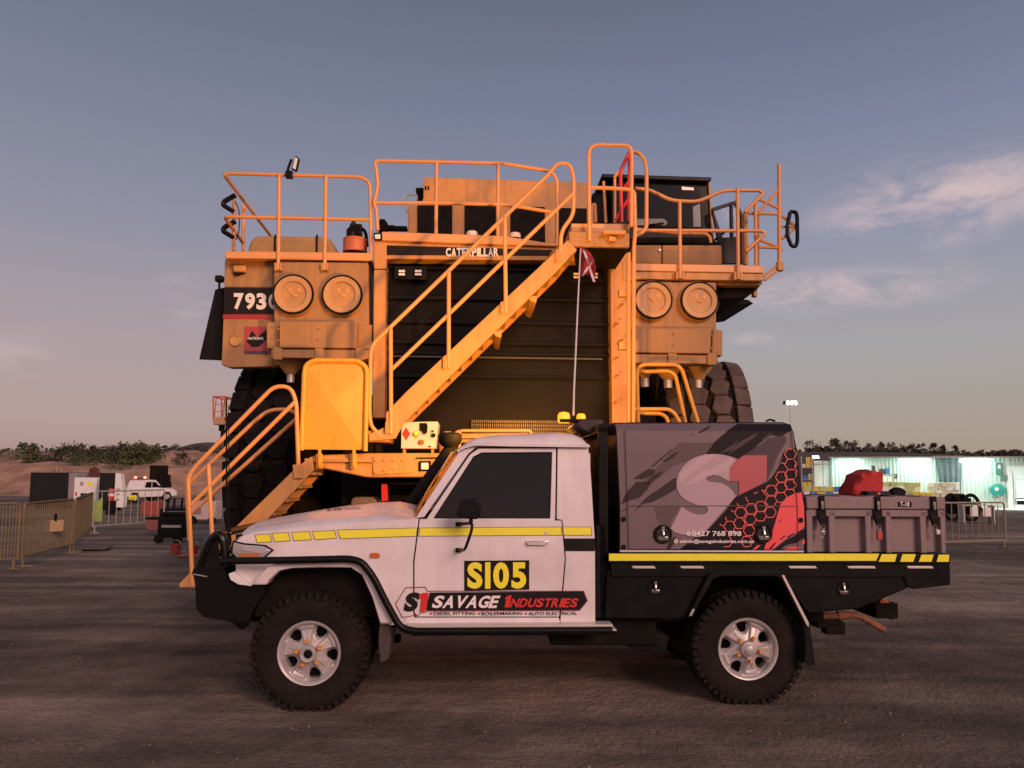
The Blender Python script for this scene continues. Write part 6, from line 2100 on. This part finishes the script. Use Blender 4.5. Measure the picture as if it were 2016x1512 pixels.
# white equipment and dark clutter between barrier and truck
def lump_box(name, px, Y, w, d_, h, m, label, cat, yaw=0.0, z=0.0, bevel=.03):
    q = gp(px, Y)
    r_ = empty(name, (q.x, q.y, z), yaw)
    tag(r_, label, cat)
    MB().box(-w / 2, w / 2, 0, d_, .12, h).build('casing', m, r_, bevel=bevel)
    return r_
r_ = lump_box('welder_unit', 402, 24, .80, .6, .72, mat('dusty_white', (.56, .46, .44), .6, var=.1), 'dusty white portable unit on wheels seen between the stair rails', 'generator')
MB().box(-.3, -.05, -.012, 0, .3, .5).build('side_panel', mat('grey_panel', (.24, .20, .19), .6), r_)
MB().tube([(-.3, .1, .72), (-.3, .1, .85), (.3, .1, .85), (.3, .1, .72)], .02, 6).build('lift_handle', 'black', r_)
for x in (-.3, .3):
    MB().lathe([(.12, -.04), (.12, .04)], (x, .02, .12), (0, 1, 0), 14).build('wheel', 'rubber_clean', r_)
r_ = lump_box('gas_bottle_cage', 428, 25.5, .35, .5, 1.2, mat('grey_panel', 1 and (.24, .20, .19), .6), 'upright grey bottle trolley beside the left truck tyre', 'trolley')
MB().tube([(-.1, .1, 1.2), (-.1, .1, 1.45), (.1, .1, 1.45), (.1, .1, 1.2)], .02, 6).build('push_handle', 'steel', r_)
r_ = lump_box('generator', 340, 17.5, .62, .55, .62, 'black_matt', 'black wheeled generator standing on the ground right of the galvanised barrier', 'generator')
MB().box(-.25, .28, .05, .5, .62, .72).build('cover', 'black', r_, bevel=.03)
MB().box(-.2, .25, -.015, 0, .36, .42).build('pale_strip', 'steel', r_)
for x in (-.24, .2):
    MB().lathe([(.10, -.04), (.10, .04)], (x, -.05, .1), (0, 1, 0), 14).build('wheel', 'rubber_clean', r_)
r_ = lump_box('dark_crate', 345, 24, .9, .8, .48, 'dark', 'dark crate of upright tools behind the black generator', 'crate')
for x in (-.3, -.1, .15, .3):
    MB().tube([(x, .2, .4), (x + .03, .2, .8)], .04, 6).build('tool', 'black_matt', r_)
r_ = lump_box('red_toolbox', 298, 26, .62, .4, .62, mat('dull_red_box', (.32, .06, .045), .5), 'dull red toolbox behind the galvanised barrier', 'toolbox')
MB().tube([(-.15, .2, .62), (-.15, .2, .72), (.15, .2, .72), (.15, .2, .62)], .02, 6).build('handle', 'black', r_)
r_ = lump_box('lidded_drum', 307, 19.5, .42, .4, .42, mat('dull_pink_drum', (.30, .10, .08), .6), 'pinkish red lidded bin low on the ground by the barrier end', 'bin')
MB().box(-.22, .22, -.02, .42, .42, .47).build('lid', 'dark', r_, bevel=.01)
for px, Y, lab in ((352, 15.2, 'red bucket on the ground left of the stair rail'), (386, 15.0, 'red bucket on a flat tray right of the stair rail foot')):
    q = gp(px, Y)
    bk = empty('red_bucket', (q.x, q.y, 0))
    bk.scale = (.7, .7, .75)
    tag(bk, lab, 'bucket', 'red buckets by the stair')
    MB().lathe([(.12, 0), (.15, .26), (.155, .27), (.14, .27), (.11, .02)], (0, 0, 0), (0, 0, 1), 18, cap=False).lathe([(.115, .015), (.001, .015)], (0, 0, 0), (0, 0, 1), 18, cap=False).build('bucket_shell', mat('bucket_red', (.30, .05, .04), .6), bk)
    MB().tube([(.15 * cos(a), 0, .26 + .12 * sin(a)) for a in [pi * k / 8 for k in range(9)]], .006, 5).build('bucket_handle', 'steel', bk)
q = gp(392, 15.0)
dt = empty('drip_tray', (q.x, q.y - .1, .004))
tag(dt, 'flat rust red drip tray on the ground under the bucket by the stair', 'tray')
MB().box(-.26, .26, -.2, .3, 0, .03).build('tray_pan', mat('tray_rust', (.34, .10, .06), .7, var=.2), dt, bevel=.008)
q = gp(188, 15.9)
pl = empty('loose_plate', (q.x, q.y, .004), R(15))
tag(pl, 'dark flat sheet lying on the ground at the foot of the yellow barriers', 'plate')
MB().box(-.35, .35, -.25, .25, .03, .06).box(-.3, -.2, -.2, .2, 0, .03).box(.2, .3, -.2, .2, 0, .03).build('sheet', mat('grey_sheet', (.09, .08, .07), .7), pl, bevel=.006)
# boom lift beyond the left tyre
q = W(431, 932, 26)
BL = empty('boom_lift', (q.x, 26, 0))
tag(BL, 'orange boom lift basket raised in the air beside the left truck tyre', 'boom lift')
REDF = mat('basket_red', (.50, .12, .05), .5, var=.1)
def blp(px, py):
    p = W(px, py, 26)
    return Vector((p.x - q.x, 0, p.z))
bs = MB()
c = [blp(*p) for p in ((420, 781), (444, 781), (444, 822), (420, 828))]
for dy in (0, .75):
    for i in range(4):
        a, b_ = c[i] + Vector((0, dy, 0)), c[(i + 1) % 4] + Vector((0, dy, 0))
        bs.tube([a, b_], .028, 6)
    for t_ in (.33, .66):
        bs.tube([c[0].lerp(c[3], t_) + Vector((0, dy, 0)), c[1].lerp(c[2], t_) + Vector((0, dy, 0))], .014, 5)
    bs.tube([c[0].lerp(c[1], .25) + Vector((0, dy, 0)), c[3].lerp(c[2], .05) + Vector((0, dy, 0))], .02, 5)
for i in range(4):
    bs.tube([c[i], c[i] + Vector((0, .75, 0))], .025, 6)
bs.build('basket', REDF, BL)
a, b_ = blp(420, 836), blp(441, 821)
MB().box(a.x, b_.x, -.03, .8, a.z, b_.z).build('basket_floor', mat('basket_tan', (.45, .26, .14), .6), BL, bevel=.02)
mb = MB()
for px, py, w, h in ((428, 842, .16, .2), (433, 850, .2, .16), (430, 858, .12, .24)):
    mb.obox(blp(px, py) + Vector((0, .4, 0)), (w, .2, h))
mb.build('basket_joint', 'dark', BL, bevel=.02)
MB().tube([blp(431, 860) + Vector((0, .4, 0)), blp(436, 880) + Vector((0, .4, 0)), (3.2, 2.5, 1.2)], .11, 8).build('boom', REDF, BL)
MB().box(2.6, 4.6, 1.6, 3.4, .5, 1.3).build('base', REDF, BL, bevel=.05)
for x in (2.9, 4.3):
    for y in (1.6, 3.4):
        MB().lathe([(.4, -.15), (.42, 0), (.4, .15)], (x, y, .42), (0, 1, 0), 18).build('wheel', 'rubber_clean', BL)

# ================================================================ lit workshop shed at the right
S = Frame((27.7, 40.0), R(-24))
SH_ = empty('workshop_shed', S.O, S.yaw)
tag(SH_, 'pale green corrugated workshop shed with bright tube lamps along its front', 'shed')
MINT = mat('corrugated_mint', (.50, .62, .56), .5, var=.05, vscale=.6)
def sx(px, d=0):
    return S.at(px, 950, d).x
xl, xr = sx(1636), sx(2150)
dl, dr_ = sx(1985), sx(2045)
HW = 2.72
def corrugated(x0, x1, z0_, z1_, y, pitch=.19, amp=.022):
    mb = MB()
    n = max(2, int((x1 - x0) / pitch * 4))
    row = []
    for k in range(n + 1):
        x = x0 + (x1 - x0) * k / n
        row.append((x, y + amp * (1, .2, -1, .2)[k % 4]))
    mb.grid([[(x, yy, z0_) for x, yy in row], [(x, yy, z1_) for x, yy in row]])
    return mb
build = corrugated(xl, dl, 0, HW, 0)
build.add(*(lambda m: (m.v, m.f))(corrugated(dr_, xr, 0, HW, 0)))
build.add(*(lambda m: (m.v, m.f))(corrugated(dl, dr_, 2.2, HW, 0)))
WALL = build.build('shed_wall', MINT, SH_, smooth=False)
MB().box(xl - .1, xr, .03, 6, HW, HW + .08).box(xl - .1, xr, -.45, .03, HW + .0, HW + .06).build('shed_roof', mat('roof_sheet', (.30, .31, .29), .5), SH_)
MB().box(xl, xl + .06, .03, 6, 0, HW).box(xl, xr, 6, 6.06, 0, HW).box(xr - .06, xr, .03, 6, 0, HW).build('shed_side', 'white_plain', SH_)
MB().box(xl, xr, .03, 6, .01, .05).build('shed_floor', mat('shed_floor', (.55, .54, .51), .7), SH_)
fr = MB().box(dl - .07, dl, -.06, .06, 0, 2.24).box(dr_, dr_ + .07, -.06, .06, 0, 2.24).box(dl, dr_, -.06, .06, 2.2, 2.27)
fr.build('door_frame', 'white_plain', SH_)
MB().tube([(dl + .25, .1, .05), (dl + .25, .1, 2.0)], .04, 6).tube([(dl + .25, .1, 1.6), (dl + .6, .1, 1.6)], .03, 6).build('door_post', 'steel', SH_)
TUBE = mat('lit_tube', (.9, 1, .95), .3, emit=(.82, 1.0, .93), estr=8)
for px0, px1, y in ((1645, 1702, 911), (1772, 1833, 907), (1890, 1955, 904)):
    x0, x1 = sx(px0, -.4), sx(px1, -.4)
    z = S.at((px0 + px1) / 2, y, -.4).z
    z = min(z, HW - .16)
    lf = MB().box(x0, x1, -.5, -.25, z + .10, z + .14).build('lamp_fitting', 'white_plain', SH_)
    MB().box(x0 + .02, x1 - .02, -.5, -.25, z - .10, z + .10).build('lamp_tube', TUBE, lf, bevel=.06, seg=3)
    la = bpy.data.lights.new('tube_light', 'AREA')
    la.shape = 'RECTANGLE'
    la.size, la.size_y = x1 - x0, .3
    la.energy = 55
    la.color = (.70, 1.0, .88)
    lo = bpy.data.objects.new('tube_light', la)
    COL.objects.link(lo)
    lo.parent = lf
    lo.location = ((x0 + x1) / 2, -1.5, z - .10)
    lo.rotation_euler = (R(24), 0, 0)
la = bpy.data.lights.new('room_light', 'AREA')
la.size = 2.5
la.energy = 420
la.color = (.88, 1, .95)
lo = bpy.data.objects.new('room_light', la)
COL.objects.link(lo)
lo.parent = SH_
lo.location = (dl + 1.0, 1.5, 2.6)
def sb(px0, px1, y0, y1, d=0.0):
    a, b_ = S.at(px0, y1, d), S.at(px1, y0, d)
    return a.x, b_.x, a.z, b_.z
# apron
ap = S.at(1640, 1000, 0)
struct(MB().add([frame_world(S, v) for v in ((xl - 2, -3.4, .006), (xr, -3.4, .006), (xr, .0, .006), (xl - 2, .0, .006))], [(0, 1, 2, 3)]).build('shed_apron_pavement', mat('apron_concrete', (.60, .59, .55), .8, var=.2, vscale=.8)))
def shed_thing(name, px, d, label, cat, group=None):
    q = S.at(px, 950, d)
    r_ = empty(name, frame_world(S, (q.x, d, 0)), S.yaw)
    tag(r_, label, cat, group)
    return r_, q.x
# grey curtain
r_, ox = shed_thing('grey_curtain', 1866, -.12, 'dark grey tarpaulin curtain hung on the shed wall between two lamps', 'curtain')
x0, x1, z0_, z1_ = sb(1842, 1894, 898, 955, -.12)
rows = []
for j in range(9):
    t = j / 8
    rows.append([(x0 - ox + (x1 - x0) * (k / 24) * (1 - .25 * t) + .2 * t, .06 * sin(k * 1.15) * (.4 + t), z1_ - (z1_ - z0_ + .6 * (1 if k > 13 else 0)) * t) for k in range(25)])
MB().grid(rows).build('curtain_cloth', mat('curtain_grey', (.13, .17, .18), .8, var=.2), r_)
MB().tube([(x0 - ox - .1, 0, z1_), (x1 - ox + .1, 0, z1_)], .03, 6).build('curtain_rail', 'steel', r_)
# wall boxes
r_, ox = shed_thing('switch_cabinet', 1966, -.03, 'tall green switch cabinet on the shed wall left of the open door', 'cabinet')
x0, x1, z0_, z1_ = sb(1961, 1972, 911, 934, -.03)
MB().box(x0 - ox, x1 - ox, -.15, -.01, z0_, z1_).build('cabinet_casing', mat('cabinet_green', (.05, .22, .17), .5), r_, bevel=.02)
MB().box(x0 - ox + .08, x1 - ox - .08, -.165, -.15, (z0_ + z1_) / 2, z1_ - .12).build('cabinet_notice', 'white_plain', r_)
MB().box(x0 - ox + .2, x1 - ox + .22, -.12, -.01, z0_ - .30, z0_ - .03).build('socket_box', mat('socket_green', (.10, .20, .16), .5), r_, bevel=.02)
r_, ox = shed_thing('hose_reel', 1964, -.05, 'round teal hose reel on the shed wall below the green switch cabinet', 'hose reel')
x0, x1, z0_, z1_ = sb(1952, 1976, 954, 976, -.05)
MB().lathe([(.30, 0), (.36, -.02), (.36, -.22), (.30, -.25), (.001, -.25)], ((x0 + x1) / 2 - ox, 0, (z0_ + z1_) / 2), (0, 1, 0), 24, cap=False).build('reel_drum', mat('reel_teal', (.02, .30, .26), .4), r_)
MB().box((x0 + x1) / 2 - ox - .05, (x0 + x1) / 2 - ox + .05, -.26, .0, z0_ - .12, z0_ + .05).build('reel_bracket', 'steel', r_)
MB().lathe([(.1, -.25), (.1, -.29)], ((x0 + x1) / 2 - ox - .08, 0, (z0_ + z1_) / 2 + .06), (0, 1, 0), 12).build('reel_label', 'white_plain', r_)
r_, ox = shed_thing('wall_switch', 1763, -.02, 'tiny dark switch box on the shed wall right of the shelving', 'switch')
x0, x1, z0_, z1_ = sb(1760, 1766, 933, 941, -.02)
MB().box(x0 - ox, x1 - ox, -.08, 0, z0_, z1_).build('switch_casing', 'dark', r_, bevel=.01)
MB().box(x0 - ox + .05, x1 - ox - .05, -.09, -.08, z0_ + .05, z1_ - .05).build('switch_plate', 'steel', r_)
# shelving, drums, pallets and cartons under the lamps
rnd = random.Random(11)
CART = [mat('carton_cream', (.52, .50, .38), .7), mat('carton_lime', (.46, .52, .22), .7), mat('carton_white', (.66, .68, .62), .7), mat('carton_dark', (.05, .06, .06), .7), mat('carton_blue', (.06, .18, .45), .5), mat('carton_yellow', (.62, .50, .08), .6)]
def shelf_unit(px0, px1, ytop, ybot, d, label, cols, seed):
    r_, ox = shed_thing('storage_shelf', (px0 + px1) / 2, d, label, 'shelving')
    rr = random.Random(seed)
    x0, x1, z0_, z1_ = sb(px0, px1, ytop, ybot, d)
    x0, x1, z0_ = x0 - ox, x1 - ox, 0
    fr = MB()
    for x in (x0, x1 - .05):
        for y in (0, .5):
            fr.box(x, x + .05, y, y + .05, 0, z1_)
    fr.build('shelf_frame', 'steel', r_)
    lv = [z1_ * k / 4 for k in range(4)]
    for z in lv:
        MB().box(x0, x1, .02, .52, z + .02, z + .05).build('shelf_board', 'steel', r_)
    for z in lv:
        x = x0 + .06
        while x < x1 - .2:
            w = rr.uniform(.12, .34)
            MB().box(x, min(x + w, x1 - .06), .06, .42, z + .052, z + .05 + rr.uniform(.15, z1_ / 4 - .1)).build('stored_carton', rr.choice(cols), r_, bevel=.01)
            x += w + .03
    return r_
shelf_unit(1716, 1760, 915, 965, -.8, 'steel shelving crowded with dark and white goods behind the red bag', [CART[2], CART[3], CART[3], CART[4], CART[0]], 1)
def goods(name, px, d, items, label, cat):
    r_, ox = shed_thing(name, px, d, label, cat)
    for x, y, z, w, dd, h, m in items:
        MB().box(x, x + w, y, y + dd, z, z + h).build('carton', m, r_, bevel=.012)
    return r_
def stack(seed, w, h, cols):
    rr = random.Random(seed)
    out = []
    z = .16
    while z < h:
        hh_ = rr.uniform(.16, .30)
        x = -w / 2
        while x < w / 2 - .1:
            ww = rr.uniform(.25, .5)
            out.append((x, rr.uniform(0, .08), z, min(ww, w / 2 - x), .6, hh_ - .012, rr.choice(cols)))
            x += ww + .015
        z += hh_
    return out
def pallet_stack(px, d, w, h, cols, seed, label):
    r_ = goods('carton_stack', px, d, stack(seed, w, h, cols), label, 'cartons')
    pa = MB()
    for x in (-w / 2, -.06, w / 2 - .12):
        pa.box(x, x + .12, 0, .75, 0, .1)
    pa.box(-w / 2, w / 2, 0, .75, .1, .14)
    pa.build('pallet', mat('pallet_wood', (.32, .24, .15), .8, var=.2), r_)
pallet_stack(1768, -1.6, 2.2, 1.25, [CART[1], CART[0], CART[1], CART[2]], 3, 'wide stack of lime and cream cartons below the middle shed lamp')
pallet_stack(1858, -1.4, 1.5, 1.15, [CART[2], CART[0], CART[0]], 4, 'stack of pale cartons in front of the grey curtain')
pallet_stack(1816, -2.0, .95, .7, [CART[5], CART[5], CART[2]], 5, 'low stack of yellow cartons between two pale stacks')
pallet_stack(1688, -1.5, 1.1, 1.1, [CART[2], CART[2], CART[0]], 6, 'heap of white wrapped cartons left of the red bag')
pallet_stack(1620, -2.2, 2.0, 1.0, [CART[2], CART[1], CART[5], CART[4]], 8, 'mixed cartons and blue tubs beside the canopy edge')
shelf_unit(1578, 1600, 898, 965, -2.2, 'tall rack of yellow and green bottles at the left end of the shed', [CART[5], CART[1], CART[3], CART[4], CART[2]], 9)
q = S.at(1734, 950, -1.0)
for k, (px, lab, mm_) in enumerate(((1732, 'blue plastic drum standing right of the red bag', CART[4]), (1660, 'grey green drum standing left of the red bag', mat('drum_grey', (.20, .24, .20), .6)))):
    r_, ox = shed_thing('plastic_drum', px, -1.2, lab, 'drum', 'drums by the shed wall')
    MB().lathe([(.24, 0), (.27, .02), (.27, .3), (.28, .32), (.27, .34), (.27, .62), (.28, .64), (.27, .66), (.27, .92), (.24, .95), (.001, .95)], (0, 0, 0), (0, 0, 1), 20, cap=False).build('drum_shell', mm_, r_)
    MB().lathe([(.05, .95), (.05, .99)], (.1, 0, 0), (0, 0, 1), 10).build('drum_cap', 'black', r_)
# cool room block left of the shed
r_, ox = shed_thing('white_container', 1618, .2, 'white panelled container joined to the left end of the shed', 'container')
x0, x1, z0_, z1_ = sb(1603, 1637, 907, 960, .2)
for k in range(2):
    w = (x1 - x0) / 2
    MB().box(x0 - ox + w * k + .01, x0 - ox + w * (k + 1) - .01, 0, 2.5, .05, z1_).build('container_panel', mat('container_white', (.66, .70, .66), .5, var=.04), r_, bevel=.02)
MB().box(x0 - ox + .02, x1 - ox - .02, -.03, 0, z1_ - .25, z1_ - .17).build('container_rail', 'steel', r_)
# trolley with two big black wheels behind the barrier
q = gp(1889, 28.5)
WT = empty('wheeled_trolley', (q.x, 28.5, 0), R(-10))
WT.scale = (1.2, 1.2, 1.2)
tag(WT, 'black trolley with two big spoked wheels parked behind the right crowd barrier', 'trolley')
for px in (-.28, .28):
    c = Vector((px, 0, .42))
    wl = MB()
    wl.tube([c + Vector((.24 * cos(a), -.05, .40 * sin(a))) for a in [2 * pi * k / 24 for k in range(24)]], .055, 8, closed=True)
    wl.build('wheel', 'rubber_clean', WT)
    sp2 = MB()
    for k in range(6):
        a = pi * k / 6
        sp2.tube([c + Vector((.22 * cos(a), -.05, .38 * sin(a))), c - Vector((.22 * cos(a), .05, .38 * sin(a)))], .012, 5)
    sp2.build('spokes', 'rubber_clean', WT)
MB().box(-.35, .35, .05, .5, .2, .72).box(-.2, .2, .1, .4, .72, .85).build('trolley_body', 'black_matt', WT, bevel=.04)
MB().tube([(.3, .1, .6), (.6, .1, .45), (.75, .1, .2)], .03, 6).build('trolley_arm', 'black', WT)
q = gp(1925, 27)
LT = empty('low_table', (q.x, 27, 0), R(-10))
tag(LT, 'low steel table with white sheets behind the right crowd barrier', 'table')
MB().box(-.55, .55, 0, .5, .62, .66).build('table_top', 'steel', LT)
for x in (-.5, .5):
    MB().box(x - .02, x + .02, .02, .48, 0, .62).build('leg', 'steel', LT)
for x in (-.3, .12):
    MB().box(x, x + .26, -.012, 0, .25, .58).build('hanging_sheet', 'white_plain', LT)
# tool frame inside the doorway
q = frame_world(S, ((dl + dr_) / 2 + .2, 1.2, 0))
TF = empty('tool_frame', q, S.yaw)
tag(TF, 'dark steel frame and machine standing inside the bright shed doorway', 'rack')
mb = MB()
for x in (-.35, .4):
    mb.tube([(x, 0, .05), (x, 0, 1.5)], .03, 6)
mb.tube([(-.35, 0, .9), (.4, 0, .35)], .03, 6).tube([(-.35, 0, .4), (.4, 0, .4)], .03, 6)
mb.build('rack_frame', 'steel', TF)
MB().box(-.3, .5, .1, .6, .15, .5).build('rack_machine', 'dark', TF, bevel=.03)
MB().lathe([(.16, 0), (.16, .5)], (.45, .2, .55), (0, 0, 1), 14).build('rack_cylinder', mat('pink_cylinder', (.40, .16, .13), .5), TF)
# distant flood light mast and a small twin lamp post
FLD = mat('flood_lit', (1, 1, 1), .3, emit=(1, .97, .92), estr=9)
def mast(px, ytop, Y, label, span, hd, ybase=None, tilt=.5):
    p = W(px, ytop, Y)
    z0_ = max(0, ridge(p.x, Y)) if Y > 110 else 0
    r_ = empty('light_mast', (p.x, Y, z0_))
    tag(r_, label, 'light mast', 'light masts')
    z = p.z - z0_
    MB().tube([(0, 0, 0), (0, 0, z)], .05 * span, 8, r2=.03 * span).tube([(-span * .5, 0, z), (span * .5, 0, z)], .035 * span, 6).build('mast_pole', 'steel', r_)
    for k in range(4):
        x = -span * .5 + span * k / 3
        MB().obox((x, -.05, z + hd * .4), (hd * .55, .08, hd), Matrix.Rotation(-.25 if k % 2 else .25, 3, 'Y')).build('flood_lamp', FLD if k else 'black', r_, bevel=.01)
mast(1555, 796, 95, 'tall distant light mast with lit floodlights above the red toned canopy', 1.5, .5)
mast(1603, 902, 62, 'small twin lamp post with lit heads beside the ridge at the canopy edge', .6, .22)
# ================================================================ lit amber beacon: its own light
pl_ = bpy.data.lights.new('beacon_light', 'SPOT')
pl_.energy = 850
pl_.color = (1.0, .40, .05)
pl_.shadow_soft_size = .1
pl_.spot_size = R(122)
pl_.spot_blend = .7
po_ = bpy.data.objects.new('beacon_light', pl_)
COL.objects.link(po_)
po_.parent = BC
po_.location = U.at(1122, 812, .75)
po_.rotation_euler = Vector((-.35, .85, .30)).to_track_quat('-Z', 'Y').to_euler()
